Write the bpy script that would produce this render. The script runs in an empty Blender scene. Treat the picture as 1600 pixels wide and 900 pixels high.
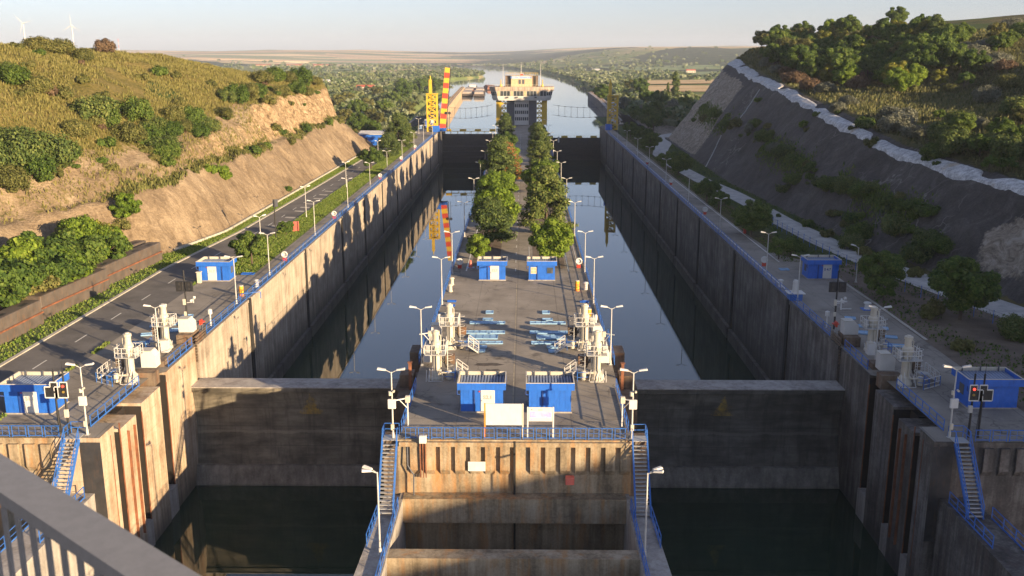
import bpy, math, random
import numpy as np
from mathutils import Vector, Matrix

# ------------------------------------------------------------------ camera, sky, sun, exposure
SC = bpy.context.scene
COL = SC.collection
rad = math.radians
cam_d = bpy.data.cameras.new("camera")
cam = bpy.data.objects.new("camera", cam_d)
COL.objects.link(cam)
cam.location = (0.7, 0.0, 31.0)
cam.rotation_euler = (rad(90 - 13.568), 0, rad(0.705))
cam_d.sensor_width = 36.0
cam_d.lens = 33.75
cam_d.clip_start = 0.1
cam_d.clip_end = 40000
cam_d.dof.use_dof = True
cam_d.dof.focus_distance = 160
cam_d.dof.aperture_fstop = 5.6
SC.camera = cam

SUN_AZ, SUN_EL = 130.3, 12.0
w = bpy.data.worlds.new("World")
SC.world = w
w.use_nodes = True
nt = w.node_tree
bg = nt.nodes["Background"]
sky = nt.nodes.new("ShaderNodeTexSky")
sky.sky_type = 'NISHITA'
sky.sun_disc = False
sky.sun_elevation = rad(SUN_EL)
sky.sun_rotation = rad(SUN_AZ)
sky.air_density = 1.0
sky.dust_density = 0.6
sky.ozone_density = 3.0
hs = nt.nodes.new("ShaderNodeHueSaturation"); hs.inputs["Saturation"].default_value = 0.60   # pale dusty evening air
nt.links.new(sky.outputs[0], hs.inputs["Color"])
tint = nt.nodes.new("ShaderNodeMix"); tint.data_type = 'RGBA'; tint.blend_type = 'MULTIPLY'
tint.inputs[0].default_value = 1.0; tint.inputs[7].default_value = (0.93, 0.945, 1.12, 1)
nt.links.new(hs.outputs[0], tint.inputs[6])
nt.links.new(tint.outputs[2], bg.inputs[0])
bg.inputs[1].default_value = 0.068
sd = bpy.data.lights.new("sun", 'SUN')
sd.energy = 5.0
sd.angle = rad(0.5)
sd.color = (1.0, 0.75, 0.455)
sun = bpy.data.objects.new("sun", sd)
COL.objects.link(sun)
_sv = Vector((math.sin(rad(SUN_AZ)) * math.cos(rad(SUN_EL)), math.cos(rad(SUN_AZ)) * math.cos(rad(SUN_EL)), math.sin(rad(SUN_EL))))
sun.rotation_euler = _sv.to_track_quat('Z', 'Y').to_euler()
sun.location = (200, -200, 120)
SC.view_settings.view_transform = 'Standard'
SC.view_settings.look = 'None'
SC.view_settings.exposure = 1.45
SC.view_settings.gamma = 1.0
SC.cycles.use_denoising = True
SC.cycles.max_bounces = 6
SC.cycles.diffuse_bounces = 2
SC.cycles.glossy_bounces = 3
SC.cycles.transmission_bounces = 2
SC.cycles.transparent_max_bounces = 4
SC.cycles.volume_bounces = 0
SC.cycles.caustics_reflective = False
SC.cycles.caustics_refractive = False

WATER = -15.1      # water in the lock
CANAL = -5.5       # water upstream of the lock

# ------------------------------------------------------------------ mesh helpers
class MB:
    def __init__(s):
        s.v = []; s.f = []; s.sm = []
    def add(s, vs, fs, smooth=False):
        n = len(s.v)
        s.v.extend(vs)
        for f in fs:
            s.f.append(tuple(i + n for i in f)); s.sm.append(smooth)
        return s
    def box(s, x0, x1, y0, y1, z0, z1):
        if x0 > x1: x0, x1 = x1, x0
        if y0 > y1: y0, y1 = y1, y0
        if z0 > z1: z0, z1 = z1, z0
        return s.add([(x0, y0, z0), (x1, y0, z0), (x1, y1, z0), (x0, y1, z0), (x0, y0, z1), (x1, y0, z1), (x1, y1, z1), (x0, y1, z1)],
                     [(0, 3, 2, 1), (4, 5, 6, 7), (0, 1, 5, 4), (1, 2, 6, 5), (2, 3, 7, 6), (3, 0, 4, 7)])
    def bbox(s, x0, x1, y0, y1, z0, z1, b=0.03):
        # box with chamfered vertical and top edges
        if x0 > x1: x0, x1 = x1, x0
        if y0 > y1: y0, y1 = y1, y0
        def ring(i, z):
            return [(x0 + b + i, y0 + i, z), (x1 - b - i, y0 + i, z), (x1 - i, y0 + b + i, z), (x1 - i, y1 - b - i, z), (x1 - b - i, y1 - i, z), (x0 + b + i, y1 - i, z), (x0 + i, y1 - b - i, z), (x0 + i, y0 + b + i, z)]
        vs = ring(0, z0) + ring(0, z1 - b) + ring(b, z1)
        fs = [tuple(range(7, -1, -1)), tuple(range(16, 24))]
        for k in (0, 8):
            for i in range(8):
                j = (i + 1) % 8
                fs.append((k + i, k + j, k + 8 + j, k + 8 + i))
        return s.add(vs, fs)
    def bar(s, p, q, wdt, hgt=None):
        # square bar between two points
        p = Vector(p); q = Vector(q); d = (q - p)
        if d.length < 1e-6: return s
        d.normalize(); up = Vector((0, 0, 1)) if abs(d.z) < 0.95 else Vector((0, 1, 0))
        a = d.cross(up).normalized() * (wdt / 2); b = a.cross(d).normalized() * ((hgt or wdt) / 2)
        vs = [p - a - b, p + a - b, p + a + b, p - a + b, q - a - b, q + a - b, q + a + b, q - a + b]
        return s.add([tuple(v) for v in vs], [(0, 1, 2, 3), (7, 6, 5, 4), (0, 4, 5, 1), (1, 5, 6, 2), (2, 6, 7, 3), (3, 7, 4, 0)])
    def tube(s, p, q, r, n=8, r2=None, cap=True):
        p = Vector(p); q = Vector(q); d = (q - p)
        if d.length < 1e-6: return s
        d.normalize(); r2 = r if r2 is None else r2
        up = Vector((0, 0, 1)) if abs(d.z) < 0.95 else Vector((0, 1, 0))
        a = d.cross(up).normalized(); b = a.cross(d).normalized()
        vs = []
        for c, rr in ((p, r), (q, r2)):
            for i in range(n):
                t = 2 * math.pi * i / n
                vs.append(tuple(c + a * (rr * math.cos(t)) + b * (rr * math.sin(t))))
        s.add(vs, [(i, i + n, (i + 1) % n + n, (i + 1) % n) for i in range(n)], True)
        if cap:
            s.add([vs[i] for i in range(n)], [tuple(range(n))])
            s.add([vs[i + n] for i in range(n)], [tuple(range(n - 1, -1, -1))])
        return s
    def path(s, pts, r, n=6):
        for a, b in zip(pts[:-1], pts[1:]): s.tube(a, b, r, n)
        return s
    def lathe(s, prof, n=14, c=(0, 0, 0)):
        vs = []
        for (r, z) in prof:
            for i in range(n):
                t = 2 * math.pi * i / n
                vs.append((c[0] + r * math.cos(t), c[1] + r * math.sin(t), c[2] + z))
        fs = []
        for k in range(len(prof) - 1):
            for i in range(n):
                j = (i + 1) % n
                fs.append((k * n + i, k * n + j, (k + 1) * n + j, (k + 1) * n + i))
        fs.append(tuple(range(n - 1, -1, -1)))
        fs.append(tuple((len(prof) - 1) * n + i for i in range(n)))
        m = len(s.f); s.add(vs, fs, False)
        return s
    def prism(s, poly, z0, z1):
        n = len(poly)
        ar = sum(poly[i][0] * poly[(i + 1) % n][1] - poly[(i + 1) % n][0] * poly[i][1] for i in range(n))
        if ar < 0: poly = poly[::-1]
        vs = [(x, y, z0) for x, y in poly] + [(x, y, z1) for x, y in poly]
        return s.add(vs, [tuple(range(n - 1, -1, -1)), tuple(range(n, 2 * n))] + [(i, (i + 1) % n, n + (i + 1) % n, n + i) for i in range(n)])
    def prism_axis(s, poly, a0, a1, axis='x'):
        # poly in the plane across the axis: axis x -> (y, z); axis y -> (x, z)
        n = len(poly)
        if axis == 'x': vs = [(a0, p[0], p[1]) for p in poly] + [(a1, p[0], p[1]) for p in poly]
        else: vs = [(p[0], a0, p[1]) for p in poly] + [(p[0], a1, p[1]) for p in poly]
        return s.add(vs, [tuple(range(n - 1, -1, -1)), tuple(range(n, 2 * n))] + [(i, (i + 1) % n, n + (i + 1) % n, n + i) for i in range(n)])
    def quad(s, a, b, c, d):
        return s.add([a, b, c, d], [(0, 1, 2, 3)])
    def mesh(s, name, m):
        me = bpy.data.meshes.new(name)
        me.from_pydata([tuple(v) for v in s.v], [], s.f)
        me.polygons.foreach_set("use_smooth", s.sm)
        me.materials.append(m)
        me.update()
        return me

def link(name, me, parent=None, loc=None, rz=0.0):
    o = bpy.data.objects.new(name, me)
    COL.objects.link(o)
    if parent is not None: o.parent = parent
    if loc is not None: o.location = loc
    if rz: o.rotation_euler = (0, 0, rz)
    return o
def tag(o, label=None, cat=None, group=None, kind=None):
    if label: o["label"] = label
    if cat: o["category"] = cat
    if group: o["group"] = group
    if kind: o["kind"] = kind
    return o
def thing(name, label, cat, loc=(0, 0, 0), rz=0.0, group=None):
    return tag(link(name, None, None, loc, rz), label, cat, group)
def part(name, mb, m, parent, label=None):
    o = link(name, mb.mesh(name, m), parent)
    if label: o["label"] = label
    return o
def solo(name, mb, m, label, cat, loc=None, rz=0.0, group=None):
    return tag(link(name, mb.mesh(name, m), None, loc, rz), label, cat, group)
def struct(name, me, m=None):
    if isinstance(me, MB): me = me.mesh(name, m)
    return tag(link(name, me), kind="structure")
KIDS = {}
def dup(root, loc, rz=None, label=None, group=None, scale=None):
    def cp(o, par):
        c = o.copy(); COL.objects.link(c)
        if par is not None: c.parent = par
        for ch in o.children: cp(ch, c)
        return c
    c = cp(root, None)
    c.location = loc
    if rz is not None: c.rotation_euler = (0, 0, rz)
    if label: c["label"] = label
    if group: c["group"] = group
    if scale is not None: c.scale = scale if hasattr(scale, '__len__') else (scale,) * 3
    return c
ORD = ["first", "second", "third", "fourth", "fifth", "sixth", "seventh", "eighth", "ninth", "tenth", "eleventh", "twelfth", "thirteenth", "fourteenth", "fifteenth", "sixteenth", "seventeenth", "eighteenth", "nineteenth", "twentieth"]
def ordn(i):
    if i < 20: return ORD[i]
    i += 1
    suf = 'th' if 10 <= i % 100 <= 20 else {1: 'st', 2: 'nd', 3: 'rd'}.get(i % 10, 'th')
    return "%d%s" % (i, suf)

# pixel of a 1600x900 frame -> point of a horizontal plane (used only to survey the place)
_ps, _pt = rad(0.705), rad(13.568)
_r = np.array([math.cos(_ps), math.sin(_ps), 0.0])
_f = np.array([-math.sin(_ps) * math.cos(_pt), math.cos(_ps) * math.cos(_pt), -math.sin(_pt)])
_d = np.cross(_f, _r)
def ray(px, py): return (px - 800) * _r + (py - 450) * _d + 1500 * _f
def G(px, py, z=0.0):
    v = ray(px, py); t = (z - 31.0) / v[2]
    return (0.7 + t * v[0], t * v[1], z)
def project(x, y, z):
    q = np.array([x - 0.7, y, z - 31.0]); c = q @ _f
    return 800 + 1500 * (q @ _r) / c, 450 + 1500 * (q @ _d) / c

# ------------------------------------------------------------------ noise for terrain
def _hash(ix, iy, s):
    h = (ix.astype(np.int64) * 374761393 + iy.astype(np.int64) * 668265263 + s * 1442695041) & 0xffffffff
    h = ((h ^ (h >> 13)) * 1274126177) & 0xffffffff
    return ((h ^ (h >> 16)) & 0xffff) / 65535.0
def vnoise(x, y, s=0):
    x = np.asarray(x, float); y = np.asarray(y, float)
    ix = np.floor(x); iy = np.floor(y); fx = x - ix; fy = y - iy
    fx = fx * fx * (3 - 2 * fx); fy = fy * fy * (3 - 2 * fy)
    a = _hash(ix, iy, s); b = _hash(ix + 1, iy, s); c = _hash(ix, iy + 1, s); d = _hash(ix + 1, iy + 1, s)
    return (a * (1 - fx) + b * fx) * (1 - fy) + (c * (1 - fx) + d * fx) * fy
def fbm(x, y, s=0, o=4):
    t = 0; a = 0.5
    for i in range(o):
        t = t + a * vnoise(x * 2 ** i, y * 2 ** i, s + i); a *= 0.5
    return t - 0.47
def sstep(a, b, x):
    t = np.clip((np.asarray(x, float) - a) / (b - a), 0, 1)
    return t * t * (3 - 2 * t)

# ------------------------------------------------------------------ materials
def new_mat(name):
    m = bpy.data.materials.new(name); m.use_nodes = True
    return m, m.node_tree, m.node_tree.nodes["Principled BSDF"]
def ramp(nt, fac, stops):
    r = nt.nodes.new("ShaderNodeValToRGB")
    el = r.color_ramp.elements
    while len(el) < len(stops): el.new(0.5)
    for e, (p, c) in zip(el, stops):
        e.position = p; e.color = (*c, 1) if len(c) == 3 else c
    nt.links.new(fac, r.inputs[0])
    return r.outputs[0]
def pos(nt, scale=(1, 1, 1)):
    g = nt.nodes.new("ShaderNodeNewGeometry")
    mp = nt.nodes.new("ShaderNodeMapping"); mp.inputs["Scale"].default_value = scale
    nt.links.new(g.outputs["Position"], mp.inputs[0])
    return mp.outputs[0]
def noise(nt, vec, scale, detail=4, rough=0.55, dist=0.0):
    n = nt.nodes.new("ShaderNodeTexNoise")
    n.inputs["Scale"].default_value = scale; n.inputs["Detail"].default_value = detail
    n.inputs["Roughness"].default_value = rough; n.inputs["Distortion"].default_value = dist
    if vec is not None: nt.links.new(vec, n.inputs["Vector"])
    return n.outputs["Fac"]
def mix(nt, fac, a, b, mode='MIX'):
    n = nt.nodes.new("ShaderNodeMix"); n.data_type = 'RGBA'; n.blend_type = mode
    for sk, v in ((n.inputs[0], fac), (n.inputs[6], a), (n.inputs[7], b)):
        if isinstance(v, (int, float)): sk.default_value = v
        elif isinstance(v, tuple): sk.default_value = (*v, 1) if len(v) == 3 else v
        else: nt.links.new(v, sk)
    return n.outputs[2]
def math_(nt, op, a, b=None, c=None):
    n = nt.nodes.new("ShaderNodeMath"); n.operation = op
    for i, v in enumerate((a, b, c)):
        if v is None: continue
        if isinstance(v, (int, float)): n.inputs[i].default_value = v
        else: nt.links.new(v, n.inputs[i])
    return n.outputs[0]
def bump(nt, b, h, strength=0.4, dist=0.1):
    n = nt.nodes.new("ShaderNodeBump"); n.inputs["Strength"].default_value = strength; n.inputs["Distance"].default_value = dist
    nt.links.new(h, n.inputs["Height"]); nt.links.new(n.outputs[0], b.inputs["Normal"])
def paint(name, c, rough=0.5, metal=0.0, var=0.18, dirt=(0.12, 0.1, 0.08), dirt_amt=0.25, scale=1.2):
    m, nt, b = new_mat(name)
    p = pos(nt)
    n1 = noise(nt, p, scale, 5); n2 = noise(nt, pos(nt, (3, 3, 0.6)), scale * 1.7, 4)
    lo = tuple(x * (1 - var) for x in c); hi = tuple(min(1, x * (1 + var)) for x in c)
    col = ramp(nt, n1, [(0.3, lo), (0.7, hi)])
    f = ramp(nt, n2, [(0.52, (0, 0, 0)), (0.75, (dirt_amt,) * 3)])
    col = mix(nt, f, col, dirt)
    nt.links.new(col, b.inputs["Base Color"])
    b.inputs["Roughness"].default_value = rough; b.inputs["Metallic"].default_value = metal
    return m
def emit(name, c, s):
    m, nt, b = new_mat(name)
    b.inputs["Base Color"].default_value = (*c, 1); b.inputs["Emission Color"].default_value = (*c, 1); b.inputs["Emission Strength"].default_value = s
    return m
def concrete(name, dark, mid, light, rust=None, rust_amt=0.5, streak=1.0, tide=None, patch=None, panel=None):
    """weathered concrete: blotches, vertical run-off streaks, optional rusty runs, algae below a tide line and form-panel lines"""
    m, nt, b = new_mat(name)
    p = pos(nt)
    blot = noise(nt, p, 0.35, 6, 0.62)
    st = noise(nt, pos(nt, (1.6, 1.6, 0.09)), 1.0, 5, 0.6)
    fine = noise(nt, p, 5.0, 4, 0.6)
    v = math_(nt, 'ADD', math_(nt, 'MULTIPLY', blot, 0.5), math_(nt, 'MULTIPLY', st, 0.5 * streak))
    v = math_(nt, 'ADD', v, math_(nt, 'MULTIPLY', math_(nt, 'SUBTRACT', fine, 0.5), 0.22))
    c = 0.5 * (0.5 + 0.5 * streak) + 0.0
    col = ramp(nt, v, [(c - 0.13, dark), (c, mid), (c + 0.13, light)])
    if rust:
        rr = noise(nt, pos(nt, (0.9, 0.9, 0.12)), 1.3, 5, 0.65)
        col = mix(nt, ramp(nt, rr, [(0.5, (0, 0, 0)), (0.68, (rust_amt,) * 3)]), col, rust)
    if panel:
        sep = nt.nodes.new("ShaderNodeSeparateXYZ"); nt.links.new(p, sep.inputs[0])
        a = math_(nt, 'FRACT', math_(nt, 'DIVIDE', sep.outputs[2], panel[0]))
        bb = math_(nt, 'FRACT', math_(nt, 'DIVIDE', sep.outputs[1], panel[1]))
        l1 = math_(nt, 'LESS_THAN', a, 0.035); l2 = math_(nt, 'LESS_THAN', bb, 0.02)
        ln = math_(nt, 'MULTIPLY', math_(nt, 'MAXIMUM', l1, l2), 0.35)
        col = mix(nt, ln, col, dark)
    if tide:
        sep = nt.nodes.new("ShaderNodeSeparateXYZ"); nt.links.new(p, sep.inputs[0])
        z = math_(nt, 'ADD', sep.outputs[2], math_(nt, 'MULTIPLY', math_(nt, 'SUBTRACT', st, 0.5), 2.2))
        mr = nt.nodes.new("ShaderNodeMapRange"); mr.inputs["From Min"].default_value = tide[0]; mr.inputs["From Max"].default_value = tide[1]
        nt.links.new(z, mr.inputs[0])
        col = mix(nt, math_(nt, 'MULTIPLY', math_(nt, 'SUBTRACT', 1.0, mr.outputs[0]), tide[3] if len(tide) > 3 else 0.85), col, tide[2])
    nt.links.new(col, b.inputs["Base Color"])
    b.inputs["Roughness"].default_value = 0.85
    bump(nt, b, math_(nt, 'ADD', blot, math_(nt, 'MULTIPLY', fine, 0.4)), 0.5, 0.15)
    return m
def ground_mat(name, stops, sc=0.4, sc2=6.0, rough=0.9, stain=None, stretch=(1, 1, 1)):
    m, nt, b = new_mat(name)
    p = pos(nt, stretch)
    n1 = noise(nt, p, sc, 6, 0.6); n2 = noise(nt, p, sc2, 4, 0.6)
    v = math_(nt, 'ADD', math_(nt, 'MULTIPLY', n1, 0.75), math_(nt, 'MULTIPLY', n2, 0.25))
    col = ramp(nt, v, stops)
    if stain:
        n3 = noise(nt, p, stain[0], 5, 0.7, 0.6)
        col = mix(nt, ramp(nt, n3, [(stain[1], (0, 0, 0)), (stain[1] + 0.09, (stain[3],) * 3)]), col, stain[2])
    nt.links.new(col, b.inputs["Base Color"]); b.inputs["Roughness"].default_value = rough
    bump(nt, b, v, 0.35, 0.05)
    return m
def deck_mat(name, stops, stain):
    m = ground_mat(name, stops, 0.22, 7.0, stain=stain)
    nt = m.node_tree; b = nt.nodes["Principled BSDF"]
    src = b.inputs["Base Color"].links[0].from_socket
    p = pos(nt)
    vo = nt.nodes.new("ShaderNodeTexVoronoi"); vo.feature = 'DISTANCE_TO_EDGE'; vo.inputs["Scale"].default_value = 0.16
    dn = nt.nodes.new("ShaderNodeTexNoise"); dn.inputs["Scale"].default_value = 0.5; nt.links.new(p, dn.inputs["Vector"])
    vm = nt.nodes.new("ShaderNodeVectorMath"); vm.operation = 'MULTIPLY_ADD'; vm.inputs[1].default_value = (3, 3, 0)
    nt.links.new(dn.outputs["Color"], vm.inputs[0]); nt.links.new(p, vm.inputs[2]); nt.links.new(vm.outputs[0], vo.inputs["Vector"])
    cr = ramp(nt, vo.outputs["Distance"], [(0.0, (0.6,) * 3), (0.012, (0, 0, 0))])
    sep = nt.nodes.new("ShaderNodeSeparateXYZ"); nt.links.new(p, sep.inputs[0])
    j1 = math_(nt, 'LESS_THAN', math_(nt, 'FRACT', math_(nt, 'DIVIDE', sep.outputs[1], 6.1)), 0.016)
    j2 = math_(nt, 'LESS_THAN', math_(nt, 'FRACT', math_(nt, 'DIVIDE', math_(nt, 'ADD', sep.outputs[0], 0.15), 5.0)), 0.022)
    f = math_(nt, 'MAXIMUM', cr, math_(nt, 'MULTIPLY', math_(nt, 'MAXIMUM', j1, j2), 0.4))
    col = mix(nt, f, src, (0.05, 0.043, 0.035))
    lg = noise(nt, pos(nt, (1, 0.35, 1)), 0.09, 5, 0.65)
    col = mix(nt, ramp(nt, lg, [(0.45, (0, 0, 0)), (0.62, (0.45,) * 3)]), col, (0.34, 0.30, 0.25))
    nt.links.new(col, b.inputs["Base Color"])
    return m
def foliage_mat(name, cols, trans=0.25):
    m, nt, b = new_mat(name)
    g = nt.nodes.new("ShaderNodeNewGeometry"); oi = nt.nodes.new("ShaderNodeObjectInfo")
    cl = noise(nt, pos(nt), 0.7, 3)
    v = math_(nt, 'ADD', math_(nt, 'MULTIPLY', g.outputs["Random Per Island"], 0.5), math_(nt, 'ADD', math_(nt, 'MULTIPLY', oi.outputs["Random"], 0.22), math_(nt, 'MULTIPLY', cl, 0.35)))
    n = len(cols)
    col = ramp(nt, v, [(0.15 + 0.75 * i / (n - 1), c) for i, c in enumerate(cols)])
    nt.links.new(col, b.inputs["Base Color"]); b.inputs["Roughness"].default_value = 0.75
    b.inputs["Specular IOR Level"].default_value = 0.25
    t = nt.nodes.new("ShaderNodeBsdfTranslucent"); nt.links.new(col, t.inputs[0])
    mx = nt.nodes.new("ShaderNodeMixShader"); mx.inputs[0].default_value = trans
    nt.links.new(b.outputs[0], mx.inputs[1]); nt.links.new(t.outputs[0], mx.inputs[2])
    nt.links.new(mx.outputs[0], nt.nodes["Material Output"].inputs[0])
    return m
def water_mat(name, c, rough=0.03, bsc=1.2, bst=0.05, dist=0.02):
    m, nt, b = new_mat(name)
    n1 = noise(nt, pos(nt), 0.05, 3)
    nt.links.new(ramp(nt, n1, [(0.3, tuple(x * 0.75 for x in c)), (0.7, tuple(x * 1.3 for x in c))]), b.inputs["Base Color"])
    b.inputs["Roughness"].default_value = rough; b.inputs["IOR"].default_value = 1.62
    b.inputs["Specular IOR Level"].default_value = 0.5
    n2 = noise(nt, pos(nt, (1, 0.5, 1)), bsc, 3)
    bump(nt, b, n2, bst, dist)
    return m

M = {}
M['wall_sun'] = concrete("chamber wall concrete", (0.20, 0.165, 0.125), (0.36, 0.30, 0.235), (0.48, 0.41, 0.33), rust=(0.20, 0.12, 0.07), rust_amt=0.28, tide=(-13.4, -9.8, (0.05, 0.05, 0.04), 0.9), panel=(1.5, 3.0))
M['wall_shade'] = concrete("right chamber wall concrete", (0.05, 0.044, 0.038), (0.115, 0.102, 0.09), (0.22, 0.20, 0.18), rust=(0.10, 0.06, 0.05), rust_amt=0.3, tide=(-13.4, -9.8, (0.04, 0.04, 0.033), 0.9), panel=(1.5, 3.0))  # copy of the wall concrete with the shade put into its colour
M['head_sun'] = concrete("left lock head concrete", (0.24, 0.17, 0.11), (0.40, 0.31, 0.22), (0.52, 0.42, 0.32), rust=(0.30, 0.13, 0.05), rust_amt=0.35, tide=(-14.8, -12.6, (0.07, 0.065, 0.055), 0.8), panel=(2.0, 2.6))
M['head_shade'] = concrete("right lock head concrete", (0.04, 0.034, 0.03), (0.092, 0.08, 0.07), (0.19, 0.17, 0.15), rust=(0.10, 0.06, 0.045), rust_amt=0.4, tide=(-14.8, -12.6, (0.04, 0.04, 0.035), 0.8))  # shaded twin of head_sun; the colour itself carries the shade
M['front'] = concrete("rust stained front concrete", (0.125, 0.095, 0.06), (0.265, 0.205, 0.13), (0.40, 0.325, 0.225), rust=(0.40, 0.18, 0.045), rust_amt=0.65, tide=(-12, -7, (0.08, 0.07, 0.05), 0.8))
M['concrete'] = concrete("grey concrete", (0.20, 0.18, 0.16), (0.32, 0.29, 0.26), (0.42, 0.39, 0.35))
M['brown'] = concrete("brown stained concrete", (0.07, 0.05, 0.035), (0.14, 0.10, 0.07), (0.22, 0.17, 0.12), rust=(0.2, 0.08, 0.03), rust_amt=0.5)
M['dark_gap'] = paint("dark joint", (0.02, 0.018, 0.016), 0.9)
M['rust'] = paint("rusted steel", (0.20, 0.075, 0.035), 0.8, 0, 0.35, (0.07, 0.03, 0.02), 0.7)
M['asphalt'] = deck_mat('deck asphalt', [(0.36, (0.155, 0.135, 0.110)), (0.5, (0.225, 0.198, 0.162)), (0.64, (0.29, 0.258, 0.215))], (0.16, 0.60, (0.045, 0.036, 0.028), 0.8))
M['road'] = ground_mat("road asphalt", [(0.36, (0.085, 0.079, 0.072)), (0.5, (0.12, 0.11, 0.10)), (0.66, (0.16, 0.148, 0.135))], 0.25, 8.0, stain=(0.12, 0.62, (0.15, 0.13, 0.11), 0.6))
M['gravel'] = ground_mat("pale gravel", [(0.36, (0.30, 0.29, 0.27)), (0.5, (0.42, 0.40, 0.37)), (0.64, (0.52, 0.50, 0.46))], 0.5, 9.0)
M['dirt'] = ground_mat("bare dirt", [(0.36, (0.075, 0.055, 0.038)), (0.5, (0.13, 0.095, 0.065)), (0.64, (0.18, 0.14, 0.10))], 0.3, 6.0)
M['verge'] = ground_mat("verge soil and grass", [(0.36, (0.05, 0.085, 0.018)), (0.5, (0.085, 0.125, 0.028)), (0.66, (0.14, 0.15, 0.05))], 0.6, 9.0)
M['line'] = paint("worn road paint", (0.62, 0.60, 0.55), 0.8, 0, 0.12, (0.2, 0.18, 0.16), 0.6, 2.5)
M['kerb'] = paint("kerb concrete", (0.42, 0.39, 0.33), 0.85, 0, 0.2, (0.2, 0.17, 0.12), 0.5)
M['blue'] = paint("blue paint", (0.020, 0.125, 0.52), 0.45, 0, 0.12, (0.02, 0.05, 0.18), 0.35)
M['rail_blue'] = paint("blue rail paint", (0.030, 0.135, 0.46), 0.5, 0, 0.15, (0.08, 0.06, 0.06), 0.35)
M['sky_blue'] = paint("pale blue hatch paint", (0.24, 0.41, 0.60), 0.5, 0, 0.2, (0.3, 0.28, 0.24), 0.5, 0.9)
M['white'] = paint("white paint", (0.58, 0.565, 0.535), 0.5, 0, 0.05, (0.4, 0.34, 0.26), 0.18)
M['cream'] = paint("cream paint", (0.52, 0.475, 0.385), 0.45, 0, 0.07, (0.36, 0.26, 0.15), 0.35)
M['grey'] = paint("galvanised grey", (0.42, 0.42, 0.41), 0.5, 0.2, 0.1)
M['pole'] = paint("lamp pole grey white", (0.48, 0.465, 0.435), 0.5, 0.0, 0.08)
M['black'] = paint("matt black", (0.015, 0.015, 0.016), 0.6, 0, 0.2)
M['darksteel'] = paint("dark steel", (0.035, 0.034, 0.036), 0.55, 0.1, 0.3, (0.10, 0.06, 0.035), 0.4)
M['yellow'] = paint("yellow steel paint", (0.60, 0.39, 0.03), 0.5, 0, 0.1, (0.3, 0.16, 0.03), 0.35)
M['red'] = paint("red paint", (0.52, 0.055, 0.03), 0.5, 0, 0.15, (0.2, 0.05, 0.03), 0.4)
M['orange'] = paint("orange paint", (0.75, 0.24, 0.03), 0.5, 0, 0.1)
M['coral'] = paint("faded red box paint", (0.62, 0.14, 0.10), 0.55)
M['glass'] = paint("window glass", (0.05, 0.06, 0.07), 0.12, 0, 0.4, (0.25, 0.22, 0.18), 0.4, 0.5)
M['slate'] = paint("slate grey cladding", (0.085, 0.09, 0.105), 0.7, 0, 0.1)
M['tan'] = paint("tan render", (0.52, 0.40, 0.24), 0.8, 0, 0.12, (0.25, 0.18, 0.10), 0.4)
M['band'] = concrete("weathered pink band", (0.22, 0.18, 0.15), (0.42, 0.33, 0.26), (0.55, 0.46, 0.38))
M['red_lamp'] = emit("red signal lens", (1.0, 0.05, 0.03), 1.2)
M['amber'] = paint("amber lens", (0.32, 0.22, 0.05), 0.3)
M['lilac'] = paint("lilac print", (0.42, 0.36, 0.66), 0.6)
M['ink'] = paint("blue lettering", (0.05, 0.08, 0.28), 0.6)
M['sign_blue'] = paint("bright blue lettering", (0.05, 0.24, 0.70), 0.5)
M['faint'] = paint("faint grey lettering", (0.36, 0.34, 0.32), 0.6)
M['bridge'] = paint("grey bridge rail paint", (0.21, 0.205, 0.20), 0.6, 0, 0.08, (0.1, 0.09, 0.08), 0.2, 30)
M['beam'] = paint("weathered dark steel caisson", (0.095, 0.078, 0.066), 0.7, 0.05, 0.25, (0.20, 0.10, 0.04), 0.5, 0.8)
M['bark'] = paint("bark", (0.085, 0.06, 0.042), 0.9, 0, 0.3)
M['roof_red'] = paint("red tile roof", (0.40, 0.10, 0.055), 0.8)
M['roof_brown'] = paint("brown roof", (0.26, 0.17, 0.12), 0.8)
M['roof_grey'] = paint("grey white roof", (0.52, 0.52, 0.52), 0.6)
M['hull'] = paint("rust brown hull", (0.24, 0.10, 0.06), 0.7, 0, 0.3, (0.06, 0.04, 0.035), 0.5, 0.3)
M['hull_dark'] = paint("dark hull", (0.05, 0.042, 0.04), 0.7, 0, 0.3, (0.2, 0.09, 0.05), 0.4, 0.3)
M['deck_pale'] = paint("pale barge deck", (0.36, 0.31, 0.27), 0.8, 0, 0.2)
M['sand'] = ground_mat("sandy quay", [(0.36, (0.28, 0.20, 0.12)), (0.5, (0.40, 0.29, 0.18)), (0.64, (0.50, 0.38, 0.25))], 0.2, 4.0)
M['water_lock'] = water_mat("still lock water", (0.012, 0.032, 0.020), 0.02, 0.8, 0.07, 0.02)
M['water_canal'] = water_mat("canal water", (0.17, 0.185, 0.185), 0.04, 0.12, 0.02, 0.05)
# foliage
M['f_pine'] = foliage_mat("pine needles", [(0.021, 0.039, 0.012), (0.053, 0.085, 0.019), (0.109, 0.142, 0.033), (0.177, 0.186, 0.049)], 0.12)
M['f_pine_red'] = foliage_mat("dying red needles", [(0.12, 0.04, 0.02), (0.24, 0.09, 0.035), (0.36, 0.15, 0.06)], 0.15)
M['f_bright'] = foliage_mat("bright leaves", [(0.046, 0.091, 0.011), (0.098, 0.163, 0.015), (0.163, 0.235, 0.024), (0.247, 0.307, 0.039)], 0.3)
M['f_mid'] = foliage_mat("mid green leaves", [(0.020, 0.047, 0.010), (0.052, 0.096, 0.015), (0.099, 0.151, 0.024), (0.164, 0.205, 0.041)], 0.25)
M['f_olive'] = foliage_mat("olive scrub leaves", [(0.041, 0.049, 0.014), (0.095, 0.105, 0.027), (0.162, 0.162, 0.047), (0.257, 0.223, 0.074)], 0.25)
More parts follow.
